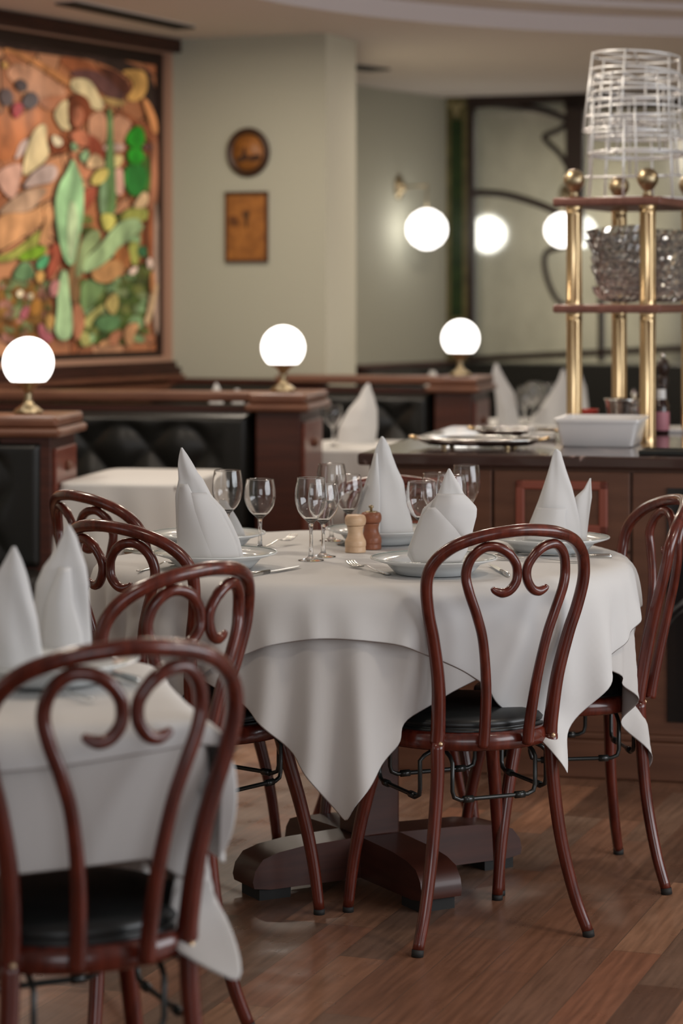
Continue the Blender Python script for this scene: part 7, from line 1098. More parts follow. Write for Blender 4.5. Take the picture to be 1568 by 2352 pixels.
0,34,0,1,0,34,1,0,35,0,0,35,0,0,34,14,2,29,33,7,2,34,8,0,34,7,0,34,8,0,34,7,0,34,7,0,34,8,-1,34,7,0,34,7,0,34,8,0,34,7,0,34,8,0,34,7,0,34,8,0,34,7,0,34,7,0,34,8,0,34,7,1,34,7,0,34,8,-2,10,3,-30,-2,-1,-34,-1,0,-35,0,0,-35,0,1,-34,1,1,-35,2,1,-35,1,1,-34,2,2,-35,
-7,34,0,0,0,34,1,0,35,1,0,35,0,0,35,14,3,28,33,6,1,34,8,0,34,7,1,34,8,0,34,7,0,34,7,-1,34,8,0,34,7,0,34,7,0,34,8,0,34,7,0,33,8,0,34,7,0,34,7,0,34,8,0,34,7,0,34,8,0,34,7,0,34,7,1,34,8,-2,10,2,-29,-1,0,-35,-2,0,-35,-2,0,-35,-2,-1,-34,-1,0,-35,-1,0,-35,-1,0,-34,1,0,-35,
-7,34,0,1,0,35,0,0,34,1,0,35,-1,0,35,15,3,28,33,6,1,34,8,0,34,7,0,33,7,0,34,8,0,34,7,0,34,7,0,34,8,0,34,7,0,34,8,0,34,7,0,34,7,0,34,8,0,34,7,0,34,8,0,34,7,0,34,8,0,34,7,0,34,7,0,33,8,-1,11,2,-29,-2,0,-35,-1,0,-35,-2,-1,-35,-2,0,-34,-2,0,-35,-3,-1,-34,-2,0,-35,-1,0,-35,
-7,34,0,0,0,35,1,0,35,0,0,34,0,0,35,15,3,28,32,7,1,34,7,0,34,7,0,34,7,0,34,8,0,34,7,0,34,7,0,34,8,0,34,7,0,34,8,0,34,7,0,34,7,0,33,8,0,34,7,0,34,8,0,34,7,0,34,8,0,34,7,0,34,7,0,33,8,-1,12,2,-29,-3,0,-35,-1,-1,-35,-2,0,-34,-2,0,-35,-2,-1,-35,-3,0,-34,-2,-1,-35,-3,0,-35,
-8,34,0,1,0,35,0,0,35,0,0,34,0,-1,35,15,4,28,33,7,1,34,7,0,34,7,0,34,7,0,34,8,0,34,7,0,34,7,0,34,8,0,33,7,0,34,7,0,34,8,0,34,7,0,34,8,0,34,7,0,34,8,0,34,7,0,34,7,0,34,8,0,34,7,0,33,8,-1,12,2,-29,-3,0,-35,-2,-1,-35,-2,0,-34,-2,0,-35,-2,-1,-35,-3,0,-34,-3,-1,-35,-2,0,-34,
-7,34,1,0,0,34,0,0,35,1,0,35,0,-1,34,15,4,28,33,7,1,34,7,0,34,7,0,33,7,0,34,8,0,34,7,0,34,7,0,34,8,0,34,7,0,34,7,0,34,8,1,34,7,0,34,8,0,34,7,0,34,8,0,34,7,0,33,7,-1,34,8,0,34,7,0,33,8,-1,12,2,-29,-3,0,-35,-2,-1,-35,-1,0,-34,-3,-1,-35,-2,0,-35,-2,0,-34,-3,-1,-35,-3,-1,-34,
-8,34,0,0,0,34,1,0,35,0,0,35,0,-1,35,16,3,27,32,7,1,34,8,0,34,7,0,34,7,0,34,8,0,34,7,-1,34,7,0,34,8,1,34,7,0,34,7,0,33,8,1,34,7,0,34,7,0,34,8,0,34,7,0,34,8,0,34,7,0,34,8,-1,34,7,0,33,8,-1,12,2,-29,-3,0,-35,-2,-1,-35,-2,0,-34,-2,-1,-35,-2,0,-35,-3,-1,-34,-2,0,-35,-3,-1,-34,
-7,34,0,0,0,35,0,0,34,1,-1,35,-1,0,35,16,3,27,33,7,1,34,8,0,34,7,0,34,7,0,34,7,0,34,8,-1,33,7,0,34,7,1,34,8,0,34,7,1,34,8,0,34,7,0,34,7,0,34,8,0,34,7,0,34,8,0,34,7,0,33,8,-1,34,7,0,33,7,-1,13,3,-29,-3,-1,-35,-2,0,-35,-2,0,-34,-2,-1,-35,-2,0,-35,-2,-1,-34,-3,0,-35,-2,0,-34,
-8,34,0,0,-1,35,1,1,35,0,-1,34,0,0,35,16,3,28,33,7,0,33,8,0,34,7,0,34,7,0,34,7,0,34,8,-1,34,7,0,34,7,1,34,8,0,34,7,1,34,8,0,34,7,0,34,7,0,33,8,0,34,7,0,34,8,0,34,7,0,34,8,-1,34,7,0,33,7,-1,12,3,-29,-3,-1,-35,-1,0,-35,-2,0,-34,-2,-1,-35,-2,0,-35,-2,0,-34,-2,-1,-35,-1,0,-35,
-7,34,1,-2,-1,34,3,1,35,0,-1,35,0,0,34,15,3,28,33,7,0,34,8,0,34,7,0,34,7,0,34,7,0,34,8,0,34,7,-1,34,7,1,33,8,0,34,7,1,34,7,0,34,8,0,34,7,0,34,8,0,34,7,0,34,8,0,34,7,0,34,8,-1,34,7,0,33,7,-1,12,3,-29,-2,-1,-35,-2,0,-35,-2,0,-34,-2,-1,-35,-1,0,-35,-2,0,-34,-2,-1,-35,0,0,-35,
-6,34,1,-5,-2,34,3,1,34,2,0,35,-1,0,34,16,3,28,33,7,0,34,8,0,34,7,0,34,7,0,33,7,0,34,8,0,34,7,0,34,7,0,34,8,0,34,7,1,34,7,0,34,8,0,34,7,0,34,8,0,34,7,0,34,8,0,33,7,0,34,8,-1,34,7,1,33,7,-2,13,3,-29,-2,0,-35,-2,-1,-35,-2,0,-34,-2,-1,-35,-1,0,-35,-1,0,-34,0,0,-35,1,0,-35,
-3,35,1,-6,-2,34,-4,-1,34,6,1,34,0,0,35,14,3,27,33,7,0,34,8,0,34,7,0,34,7,0,34,7,0,34,7,0,34,8,0,34,7,0,34,7,0,34,8,0,34,7,1,34,8,0,34,7,0,34,8,0,33,7,0,34,8,0,34,7,0,34,8,0,34,7,0,33,7,-2,13,3,-29,-3,-1,-35,-2,0,-34,-1,0,-35,0,0,-35,0,0,-35,2,0,-34,1,0,-35,2,-1,-35,
-2,34,2,-3,-2,34,-7,-1,34,-5,-1,34,6,2,33,14,3,27,33,7,1,34,8,-1,34,7,0,34,7,0,34,7,0,34,7,0,34,8,0,34,7,0,34,7,0,34,8,0,33,7,1,34,8,0,34,7,0,34,8,0,34,7,0,34,8,0,34,7,0,34,8,0,34,7,0,33,7,-2,12,3,-29,-1,-1,-35,1,0,-34,2,0,-35,3,0,-35,2,0,-34,3,0,-35,2,-1,-35,2,0,-34,
-15,27,0,1,2,35,1,1,34,-1,0,35,-6,0,33,17,5,25,34,7,1,33,8,0,34,7,0,34,7,0,34,7,0,34,7,-1,34,8,0,34,7,0,34,7,0,34,8,0,34,7,1,34,8,0,34,7,0,34,8,0,34,7,0,34,8,0,34,7,0,34,8,0,34,8,0,34,7,-2,17,2,-29,5,-1,-34,2,0,-35,2,0,-35,2,0,-34,1,0,-35,2,-1,-35,1,0,-35,2,-1,-34,
-24,11,0,4,5,34,4,6,34,4,6,34,5,6,33,10,9,28,35,7,1,34,7,0,34,7,0,34,7,0,34,7,0,34,7,0,34,8,0,34,7,0,34,7,0,34,8,0,34,7,0,34,8,0,34,7,0,34,7,0,34,8,0,34,7,0,34,8,0,34,8,0,34,8,1,35,7,-5,9,-3,-32,-4,-5,-33,-2,-8,-34,0,-3,-34,1,-4,-35,1,-2,-34,1,-2,-35,1,-2,-35,1,-1,-34,
14,29,-7,3,7,34,2,6,34,-3,7,33,-8,5,33,13,9,24,35,7,3,34,6,1,34,7,0,34,7,0,34,7,0,34,8,0,34,7,0,34,7,0,33,8,0,34,7,0,34,8,0,34,7,0,34,7,0,34,8,0,34,7,0,34,8,0,34,8,0,33,8,0,34,8,-1,35,8,-5,13,-4,-28,-6,-9,-33,-5,-9,-33,-5,-8,-33,-5,-7,-34,-4,-7,-33,-2,-7,-34,-1,-6,-34,-1,-6,-34,
3,32,-7,-7,5,33,-11,0,33,-11,-5,33,7,7,23,31,-4,6,33,8,5,30,15,3,34,2,-1,34,6,0,34,7,0,34,7,0,34,6,0,34,7,0,34,8,0,34,7,0,34,7,0,34,8,0,34,8,0,33,8,0,34,8,0,33,10,0,34,7,0,33,9,1,31,1,-4,32,5,-5,25,16,-11,14,-5,-24,0,-15,-32,-3,-12,-32,-6,-8,-33,-8,-5,-34,-7,-2,-34,-8,-3,-33,-7,-4,-34,
-26,10,-10,-11,-7,32,-11,-8,32,4,8,24,30,9,11,30,-14,6,30,9,4,25,23,2,34,1,-1,34,5,0,34,7,0,34,7,0,34,7,0,34,7,0,34,7,0,34,7,0,34,7,0,34,7,0,34,8,0,34,8,0,34,9,0,33,8,1,34,7,0,32,12,0,32,9,-1,27,-15,-6,24,18,-9,18,23,-14,6,-6,-26,1,-15,-30,6,-13,-32,1,-13,-31,-4,-11,-33,-6,-8,-33,-8,-4,-34,
-24,-22,-13,-12,-5,32,0,12,24,25,20,13,31,-2,10,26,-19,5,28,14,4,22,26,2,34,1,-1,35,5,-1,34,7,0,34,6,1,34,7,0,34,7,0,34,7,0,34,7,0,34,7,0,34,6,0,34,8,0,34,8,0,33,8,0,34,8,0,34,7,0,31,15,1,30,11,-1,24,-22,-6,28,9,-8,7,30,-12,25,11,-17,-3,-5,-26,-8,-11,-29,7,-12,-30,9,-13,-32,6,-13,-31,2,-13,-31,
-25,-18,-13,-3,16,23,22,22,14,28,16,13,29,-12,8,23,-20,5,26,18,3,19,28,2,34,3,-1,35,3,0,34,6,0,34,7,0,34,6,0,34,7,0,34,7,0,34,6,0,34,7,0,34,7,0,34,7,0,34,7,0,34,8,0,34,8,0,34,8,0,30,17,1,29,13,0,20,-27,-6,30,-2,-7,7,29,-11,12,26,-14,27,-1,-19,-6,-3,-26,-19,-4,-28,-2,-15,-30,10,-12,-31,11,-10,-31,
-19,7,-22,22,22,14,24,21,13,30,10,12,22,-22,7,25,-18,5,22,22,3,18,29,1,33,5,0,35,2,0,34,6,-1,34,6,0,35,7,0,34,6,0,34,7,0,34,6,0,34,7,0,34,6,0,34,7,0,34,7,0,34,8,0,34,8,0,33,9,1,29,18,1,29,14,0,18,-28,-6,28,-12,-7,18,24,-10,-5,30,-12,23,16,-16,24,-7,-20,-6,-7,-26,-20,2,-28,-14,-7,-29,3,-15,-30,
7,11,-32,23,22,14,24,21,13,31,1,11,16,-29,6,26,-14,4,19,26,3,16,29,2,34,7,0,34,2,-1,35,5,0,34,6,0,34,6,0,34,7,0,34,6,0,34,7,0,34,6,0,34,6,0,34,7,0,34,7,0,34,7,0,34,8,0,34,9,0,28,19,1,28,17,0,18,-28,-5,23,-21,-6,26,15,-9,-8,31,-12,8,27,-14,27,6,-18,23,-14,-21,-9,-8,-26,-19,6,-27,-20,0,-28,
8,11,-32,22,23,14,26,18,13,30,-9,9,11,-32,5,27,-10,5,15,28,2,15,29,2,34,9,0,34,4,0,35,4,0,34,5,-1,34,6,0,34,6,0,34,6,0,34,7,0,35,6,0,34,6,0,34,6,0,34,7,0,34,8,0,34,8,0,33,9,0,27,20,2,28,18,0,18,-27,-5,18,-27,-6,31,4,-8,-2,30,-12,-6,30,-12,19,21,-16,29,-3,-19,19,-16,-21,-9,-11,-26,-20,4,-28,
8,12,-31,21,24,14,29,11,12,25,-18,7,9,-33,5,28,-6,4,11,30,3,15,30,2,33,11,0,34,4,0,35,4,-1,34,5,0,34,5,0,34,6,0,35,6,0,34,7,0,34,6,0,34,6,0,34,6,-1,34,6,0,34,8,0,34,7,1,34,9,0,26,22,1,27,19,1,19,-26,-5,14,-30,-6,30,-8,-7,10,29,-11,-14,29,-12,5,29,-14,27,10,-17,27,-8,-20,18,-18,-22,-11,-14,-26,
6,13,-32,23,22,14,31,4,11,19,-26,6,8,-33,5,28,-2,4,10,32,2,13,31,2,32,12,1,34,5,-1,35,3,0,34,5,0,34,6,-1,35,6,0,34,5,0,34,7,0,34,6,0,34,6,0,35,5,0,34,7,0,34,7,0,34,7,0,33,9,0,26,22,2,26,21,1,21,-25,-5,10,-32,-7,27,-17,-6,20,23,-10,-13,28,-12,-8,31,-12,18,23,-15,28,0,-19,26,-10,-20,17,-19,-22,
7,12,-32,26,19,14,29,-5,9,13,-30,5,10,-33,5,27,3,4,8,33,2,12,31,2,31,14,1,34,5,0,35,4,-1,34,5,0,35,5,0,34,6,0,34,6,0,34,6,0,34,7,0,34,5,0,35,5,-1,34,7,0,34,7,1,34,7,-1,33,8,1,25,23,1,26,21,1,22,-22,-5,9,-33,-6,22,-25,-6,27,13,-8,-6,30,-12,-15,29,-12,3,30,-14,25,12,-17,27,-6,-19,27,-11,-21,
8,11,-31,28,16,12,26,-15,9,8,-33,4,12,-31,5,26,7,4,6,34,2,11,32,2,30,15,1,35,5,-1,34,4,0,34,5,0,35,6,0,34,6,0,34,5,-1,34,7,1,34,7,0,34,5,-1,35,5,0,34,6,0,34,8,0,34,5,0,34,8,0,24,23,2,25,23,1,23,-21,-5,9,-33,-6,17,-29,-6,31,0,-7,1,30,-12,-16,28,-12,-9,31,-12,15,25,-15,28,2,-18,26,-10,-21,
  ]),
  't2_top': (34, [
-307,-396,669,24,-11,16,19,1,8,17,20,-6,27,13,-1,29,10,1,29,9,1,30,6,1,30,7,1,30,6,1,30,7,1,30,6,1,30,7,1,30,6,1,30,7,2,30,7,1,30,6,2,30,7,1,30,6,2,30,7,2,30,6,2,30,6,3,30,5,3,30,4,2,30,6,3,26,12,5,27,-1,-5,6,26,2,20,2,-10,4,14,-19,12,-9,-26,6,-8,-29,3,-7,-29,1,-9,-30,-3,-10,-28,
-9,14,25,20,-13,16,22,2,9,23,16,-3,29,9,0,29,9,1,30,6,1,30,6,1,30,7,1,30,7,1,29,8,1,30,6,1,30,7,1,30,7,2,30,7,1,30,6,1,29,7,2,30,7,2,30,6,1,30,7,2,30,7,2,30,7,3,29,6,2,30,6,3,30,7,2,29,5,1,29,9,-7,-3,8,-16,7,8,-18,7,7,-18,1,-5,-29,6,0,-30,6,0,-30,6,-1,-29,0,-8,-30,
4,21,20,6,-19,17,24,2,12,28,8,2,30,8,0,29,7,1,30,8,1,29,7,1,30,7,1,30,8,1,29,7,0,30,7,1,30,8,1,29,8,1,30,7,1,30,8,1,29,7,1,30,8,1,29,7,1,30,8,2,29,8,1,30,8,0,29,8,1,30,8,0,29,9,0,30,9,-1,24,8,-13,17,7,-23,-13,2,-21,7,1,-27,3,7,-21,0,-1,-30,4,-2,-30,4,-3,-30,6,-1,-30,
-12,-2,-3,15,7,24,19,3,21,29,7,5,30,8,1,29,7,0,30,8,1,30,8,0,29,7,0,30,8,0,29,8,0,30,8,0,30,7,-1,29,8,1,30,8,1,29,8,-1,30,8,-1,29,7,2,29,8,-1,30,8,-2,29,9,0,30,8,-1,29,8,0,30,9,0,29,8,1,29,9,1,27,8,-11,20,8,-21,-2,1,-28,-3,-1,-30,-2,0,-28,2,8,-22,3,-2,-29,6,-1,-30,3,-3,-30,
-4,30,-4,13,5,27,18,4,22,28,7,8,30,8,-2,30,8,0,29,8,-1,30,7,0,29,8,0,30,8,0,30,7,-1,29,8,0,30,8,0,29,8,2,30,7,-2,29,8,3,29,8,0,30,7,-3,29,8,0,30,9,2,29,8,-2,29,8,0,30,9,0,29,8,0,29,8,2,30,9,1,24,7,-14,20,7,-22,11,4,-27,-6,-1,-29,-12,-2,-27,9,4,-28,2,3,-27,4,-1,-29,3,-2,-30,
-4,30,-4,13,4,27,16,5,25,27,7,8,29,8,-3,30,7,0,29,8,0,30,8,0,30,8,0,29,7,0,30,8,-1,29,8,2,30,7,0,29,8,0,29,7,2,30,8,-2,29,8,-1,29,7,3,30,8,-1,29,9,-2,29,8,0,30,9,-1,29,8,1,30,8,1,29,9,-1,29,8,3,24,8,-13,20,6,-22,11,3,-29,0,1,-29,-12,-2,-28,-5,-1,-29,12,5,-28,4,1,-28,3,-1,-30,
-5,30,-3,15,5,26,13,4,27,25,7,10,29,7,-3,30,8,0,30,8,0,29,7,0,30,8,0,29,8,-1,30,7,2,29,8,1,29,7,-1,30,7,2,29,7,-3,29,9,2,30,7,2,29,8,-3,29,8,-1,30,9,0,29,9,-1,29,8,1,30,8,1,29,9,-2,30,8,2,29,9,2,25,7,-12,18,6,-23,8,3,-29,6,2,-30,-7,-2,-29,-13,-2,-28,4,1,-30,10,4,-27,5,0,-30,
-4,30,-3,14,5,27,10,3,28,25,7,11,30,8,-4,29,7,0,30,8,0,29,8,0,30,8,1,30,7,0,29,8,3,29,6,-1,29,8,-1,29,7,-3,30,7,0,29,8,0,30,8,1,29,8,4,29,9,-4,29,8,1,30,9,-1,29,8,1,29,9,-1,30,8,1,29,8,0,29,9,4,27,7,-11,14,5,-25,6,2,-30,9,4,-29,-2,0,-30,-11,-3,-29,-5,-1,-29,9,3,-28,9,2,-29,
-5,31,-2,14,4,27,8,3,28,24,7,13,30,7,-4,29,8,0,30,8,0,30,7,2,29,8,-1,29,7,2,29,7,-1,29,7,-1,30,8,-2,30,7,0,29,8,0,30,8,0,29,7,0,30,8,0,28,8,4,29,10,-2,29,8,-1,29,9,0,30,8,1,29,8,0,30,9,0,29,8,4,26,7,-10,13,4,-27,4,2,-30,11,4,-28,1,1,-30,-9,-2,-29,-9,-2,-29,5,2,-30,12,3,-28,
-4,30,-3,11,4,28,7,3,29,25,6,14,29,8,-3,30,8,-1,29,7,1,30,8,0,29,7,2,29,7,-2,29,7,-2,30,7,0,29,8,0,30,8,0,29,7,0,30,8,0,30,8,0,29,7,0,30,8,0,27,9,5,29,10,-3,29,8,0,30,9,-1,29,8,1,30,8,0,29,8,4,26,7,-11,13,5,-25,3,1,-30,10,4,-29,3,2,-30,-9,-2,-29,-8,-2,-29,4,2,-30,10,2,-28,
-5,30,-2,10,3,28,6,3,29,24,7,16,29,7,-2,30,8,-1,29,8,1,29,7,1,30,7,-2,29,7,0,29,7,-2,30,8,0,30,8,0,29,7,0,30,8,0,29,8,0,30,7,0,30,8,0,29,8,0,30,8,1,27,10,7,28,9,-6,30,8,-1,29,8,0,29,9,3,30,7,1,28,8,-7,9,3,-27,3,2,-31,10,4,-28,4,2,-30,-8,-2,-29,-8,-1,-29,4,1,-30,9,3,-30,
-6,30,-2,9,3,29,5,3,29,24,6,16,29,8,-1,30,8,0,29,7,-1,29,7,1,30,8,0,29,7,-2,30,7,-1,29,8,0,30,7,0,30,8,0,29,8,0,30,7,0,29,8,0,30,8,0,30,7,0,29,8,1,28,9,4,28,10,1,29,9,-4,29,8,-1,30,8,1,29,8,3,27,7,-7,14,5,-26,0,1,-31,8,3,-29,4,2,-29,-9,-2,-29,-6,-1,-30,5,2,-30,7,2,-30,
-6,30,-1,8,3,29,5,3,29,23,6,17,29,7,-2,30,8,0,29,8,1,29,7,-2,30,7,2,30,7,-2,29,8,-2,30,7,1,29,8,0,30,8,0,30,7,0,29,8,0,30,8,0,29,7,1,30,8,0,30,8,0,29,8,2,28,10,2,28,9,-1,29,8,-2,29,8,-1,29,8,4,28,8,-7,12,4,-25,1,2,-30,9,3,-30,2,1,-29,-10,-2,-29,-2,0,-30,7,2,-30,3,1,-30,
-7,30,-2,8,3,29,5,2,30,22,6,18,29,8,-2,30,8,-1,29,7,1,30,7,1,29,8,-2,30,7,0,29,7,-2,30,8,0,30,8,1,29,7,0,30,8,0,29,8,0,30,7,1,30,8,0,29,8,0,30,7,0,29,9,3,28,9,0,29,9,0,28,9,0,29,8,-2,30,8,2,28,7,-5,12,4,-24,2,2,-31,8,4,-29,-3,0,-30,-8,-2,-29,4,1,-30,8,2,-29,-3,1,-31,
-7,30,-1,9,3,29,4,2,30,21,6,19,29,8,-2,30,7,-1,29,8,0,30,7,0,30,7,0,29,7,0,30,8,-2,29,8,0,30,7,1,30,8,0,29,8,0,30,7,1,29,8,0,30,8,0,30,7,0,29,8,1,29,8,0,29,9,2,29,9,0,28,9,-2,29,8,2,29,8,1,29,8,-6,13,4,-23,2,2,-30,6,3,-30,-7,-1,-29,-2,0,-30,10,2,-29,-2,0,-30,0,2,-30,
-7,30,-1,9,3,29,4,2,30,20,6,20,29,7,-2,30,8,-1,30,7,0,29,7,0,30,8,0,30,7,0,29,8,-1,30,7,-1,29,8,0,30,8,1,30,7,0,29,8,1,30,7,0,29,8,0,30,8,0,29,8,2,29,8,0,30,8,-1,29,9,1,28,9,0,29,9,-1,29,8,4,28,7,-7,13,5,-21,6,3,-30,0,1,-30,-6,-1,-30,9,1,-28,0,1,-30,-2,0,-30,1,2,-30,
-8,30,-1,9,3,29,5,2,30,19,5,21,30,8,-2,29,7,-1,30,8,0,29,7,0,30,7,0,30,8,0,29,7,0,30,8,-1,30,7,-1,29,8,1,30,8,0,30,7,1,29,8,0,30,8,1,29,7,0,29,8,2,29,9,-2,30,8,0,29,9,0,29,9,1,29,8,0,28,9,3,29,7,-6,13,5,-21,7,2,-29,-5,0,-30,5,1,-29,3,0,-28,-2,1,-31,2,2,-30,1,2,-31,
-8,29,0,10,3,29,5,3,30,18,5,20,30,8,-1,29,7,-1,30,7,0,30,8,0,29,7,0,30,7,1,30,8,-1,29,7,0,30,8,1,30,8,-1,29,7,-1,30,8,2,29,7,0,29,8,0,29,8,2,30,8,-1,29,8,-1,29,9,0,30,8,0,29,9,0,29,9,2,29,8,1,28,8,-4,16,5,-20,2,1,-29,4,0,-29,3,0,-28,-1,1,-30,2,2,-31,2,2,-30,2,2,-31,
-8,30,-1,9,3,29,6,2,30,18,6,21,30,7,0,29,7,-1,30,8,-1,30,7,0,29,7,2,30,8,-2,30,7,2,29,8,0,30,7,-2,29,8,1,30,7,1,29,8,0,29,7,0,29,8,-1,30,8,0,29,8,0,30,9,0,29,8,0,30,9,0,29,8,0,29,9,0,29,9,3,29,7,-3,20,6,-18,4,-1,-28,3,0,-29,2,2,-30,3,2,-30,3,2,-31,2,2,-30,1,2,-31,
-9,29,0,8,3,29,8,3,30,18,5,20,30,8,1,30,7,-1,29,7,0,30,7,1,29,7,-1,30,8,2,29,7,-2,30,8,0,29,7,1,30,8,0,29,7,-1,29,7,0,30,8,-1,29,8,1,30,9,0,29,8,0,30,8,0,29,9,1,29,8,0,30,9,0,29,9,0,29,8,1,30,8,0,20,3,-18,10,1,-26,2,1,-31,2,1,-30,1,0,-31,0,0,-30,-1,0,-30,0,3,-31,
-10,29,1,10,3,27,8,3,30,18,6,20,30,7,3,30,7,-1,29,7,1,29,7,-1,30,7,1,29,8,-2,30,8,2,29,7,1,30,7,-2,29,7,-1,29,8,0,30,8,0,29,8,1,30,8,0,29,8,0,30,8,1,29,9,0,30,8,0,29,9,0,29,8,1,30,9,1,29,9,2,30,8,-5,26,3,-14,-3,-7,-29,-3,-5,-30,-2,-3,-31,-1,-2,-30,-1,-3,-30,0,-2,-31,-1,0,-30,
-10,29,1,11,2,29,12,6,25,14,4,22,31,7,3,29,7,1,30,7,1,29,8,-2,30,6,2,29,8,1,29,7,-3,30,8,1,29,7,0,30,7,-1,29,8,0,30,8,0,29,8,0,29,8,0,30,9,-1,29,8,0,30,8,-1,29,9,-1,29,8,0,30,9,-1,29,8,-1,30,10,-1,31,7,-3,26,2,-13,6,-13,-25,4,-9,-28,2,-4,-30,2,1,-30,2,-1,-31,3,-2,-30,3,-9,-29,
-7,29,6,3,-3,26,18,9,19,17,9,21,30,6,3,29,6,1,29,5,-1,30,5,-2,29,7,-1,29,8,-1,29,8,0,30,7,-2,29,7,-1,30,7,-1,30,7,-2,30,7,-1,29,6,-2,30,7,-1,30,8,-2,29,7,-2,30,7,-1,29,7,-2,30,8,-2,29,8,-1,29,9,-1,30,3,-4,29,6,-5,26,13,-5,20,-7,-17,17,-14,-21,9,-13,-26,4,-11,-28,2,-7,-29,0,-7,-29,2,-2,-30,
-10,28,7,5,-5,27,20,5,1,22,1,9,30,6,1,25,5,3,27,4,-3,29,10,-1,30,9,-1,30,6,-2,30,5,-2,30,7,-2,30,5,-2,30,4,-2,30,5,-2,30,8,-2,30,6,-2,30,6,-2,29,6,-2,30,7,-2,30,6,-2,30,5,-2,29,8,-1,28,11,0,29,6,-2,29,5,-3,27,8,-4,28,9,-7,25,12,-6,20,-12,-17,15,-12,-22,11,-12,-25,5,-13,-27,3,-12,-28,1,-11,-29,
-19,19,13,26,5,9,28,-7,0,-3,-24,-9,33,10,0,31,9,0,30,7,-2,30,7,-2,30,6,-2,30,7,-2,30,7,-3,30,7,-2,29,6,-2,30,6,-2,30,5,-2,31,4,-3,30,6,-2,29,7,-2,30,6,-2,30,6,-1,30,6,-2,30,6,-2,27,13,-1,30,4,-1,29,10,-1,25,9,-2,25,11,-4,29,3,-7,23,17,-5,19,-12,-12,10,-18,-18,17,0,-23,19,0,-22,7,-12,-27,1,-11,-28,
10,1,-26,22,8,7,14,-12,6,19,-5,-2,28,-8,-7,23,11,-6,26,9,-4,30,6,-2,30,6,-2,30,5,-3,30,6,-2,30,6,-2,30,6,-3,30,5,-2,30,5,-2,30,7,-2,30,6,-2,30,6,-2,30,5,-2,30,6,-2,30,7,-2,28,12,-1,29,7,-1,30,5,-2,27,14,0,24,10,-2,23,14,-2,28,-1,-8,24,17,-4,26,-4,-10,7,-21,-16,4,-16,-19,17,8,-22,18,7,-22,16,-4,-23,
11,3,-29,5,0,11,17,-7,2,17,-2,-3,29,-7,-7,28,9,-4,24,13,-5,29,2,-3,30,5,-3,30,6,-2,30,6,-2,30,6,-3,30,5,-2,30,5,-2,30,6,-2,30,6,-2,30,5,-3,30,5,-2,30,6,-2,30,7,-1,28,11,-2,29,8,-1,31,5,-2,28,10,-1,26,16,0,23,9,-2,25,10,-1,22,7,-7,25,16,-4,27,-1,-9,20,-16,-14,-4,-23,-18,5,-14,-19,18,8,-21,16,14,-22,
6,18,-20,-7,-20,3,20,-3,0,17,4,-3,28,-10,-6,29,6,-4,25,15,-4,29,6,-4,30,-2,-4,30,5,-3,30,6,-2,30,6,-2,30,5,-2,30,6,-3,30,5,-2,30,5,-2,30,6,-2,30,5,-2,30,7,-2,29,10,-1,28,10,-2,31,4,-2,29,7,-1,28,13,-1,25,18,0,24,11,-1,25,2,-2,17,21,-3,24,9,-6,27,1,-9,25,-11,-12,12,-23,-16,-9,-22,-18,7,-15,-19,19,10,-21,
-11,2,-29,0,-24,2,20,2,-1,18,10,-1,27,-13,-7,29,3,-4,28,11,-3,27,11,-4,30,0,-5,30,1,-3,30,4,-2,30,6,-3,30,5,-2,30,6,-2,30,6,-2,30,6,-2,30,6,-2,30,6,-2,29,9,-2,30,9,-2,30,5,-1,30,6,-2,28,10,-1,27,14,-1,26,17,0,26,14,0,26,-5,-3,7,24,-2,24,14,-5,27,1,-9,27,-8,-12,21,-18,-13,3,-24,-17,-10,-21,-19,10,-14,-19,
-8,1,-29,5,-27,1,20,7,-1,17,15,0,27,-13,-7,30,-2,-5,28,9,-3,29,10,-4,28,8,-4,30,0,-3,30,2,-3,31,3,-3,30,6,-2,30,6,-2,30,5,-3,30,6,-2,30,6,-2,29,8,-2,30,8,-1,30,6,-2,29,5,-2,30,9,-1,28,12,-1,27,14,-1,26,16,0,27,14,0,27,-7,-3,4,21,-1,18,23,-3,28,1,-10,28,-6,-11,23,-14,-13,14,-22,-15,-2,-23,-18,-11,-21,-19,
-8,-2,-30,10,-25,0,21,10,0,15,20,1,27,-11,-7,30,-6,-6,29,5,-4,30,8,-3,28,9,-3,29,8,-3,30,1,-4,31,1,-3,30,3,-3,30,5,-2,30,6,-2,30,6,-2,30,6,-2,30,7,-2,29,6,-2,30,7,-2,30,8,-1,28,10,-1,29,12,-1,27,14,-1,26,15,0,28,14,-1,27,-8,-3,8,17,-1,7,28,-1,27,1,-10,28,-1,-10,26,-11,-12,20,-18,-14,9,-24,-16,-7,-23,-18,
-7,-1,-30,15,-24,0,21,13,-1,13,24,2,28,-8,-6,29,-8,-6,30,0,-5,29,8,-3,30,5,-3,28,10,-4,30,6,-2,30,2,-3,31,1,-3,30,4,-3,30,5,-2,30,6,-2,30,6,-2,30,6,-2,30,7,-2,29,8,-2,29,9,-1,29,10,-1,28,12,-1,28,13,-1,27,14,-1,28,13,0,28,-6,-3,17,12,0,-8,29,-1,24,3,-9,28,3,-10,27,-7,-12,23,-15,-13,17,-21,-14,4,-25,-17,
-7,-2,-29,19,-21,-2,22,15,0,11,27,3,29,-4,-6,28,-9,-6,30,-4,-6,30,6,-3,29,6,-3,30,4,-4,29,8,-3,30,6,-2,31,3,-3,30,2,-3,30,4,-3,30,6,-2,30,6,-2,30,7,-2,30,7,-1,29,9,-2,29,9,-1,29,10,-1,29,11,-2,27,13,0,28,13,-1,28,13,-1,28,-7,-2,20,10,0,-16,26,-1,20,12,-8,29,1,-10,28,-1,-10,24,-13,-13,21,-18,-14,13,-23,-15,
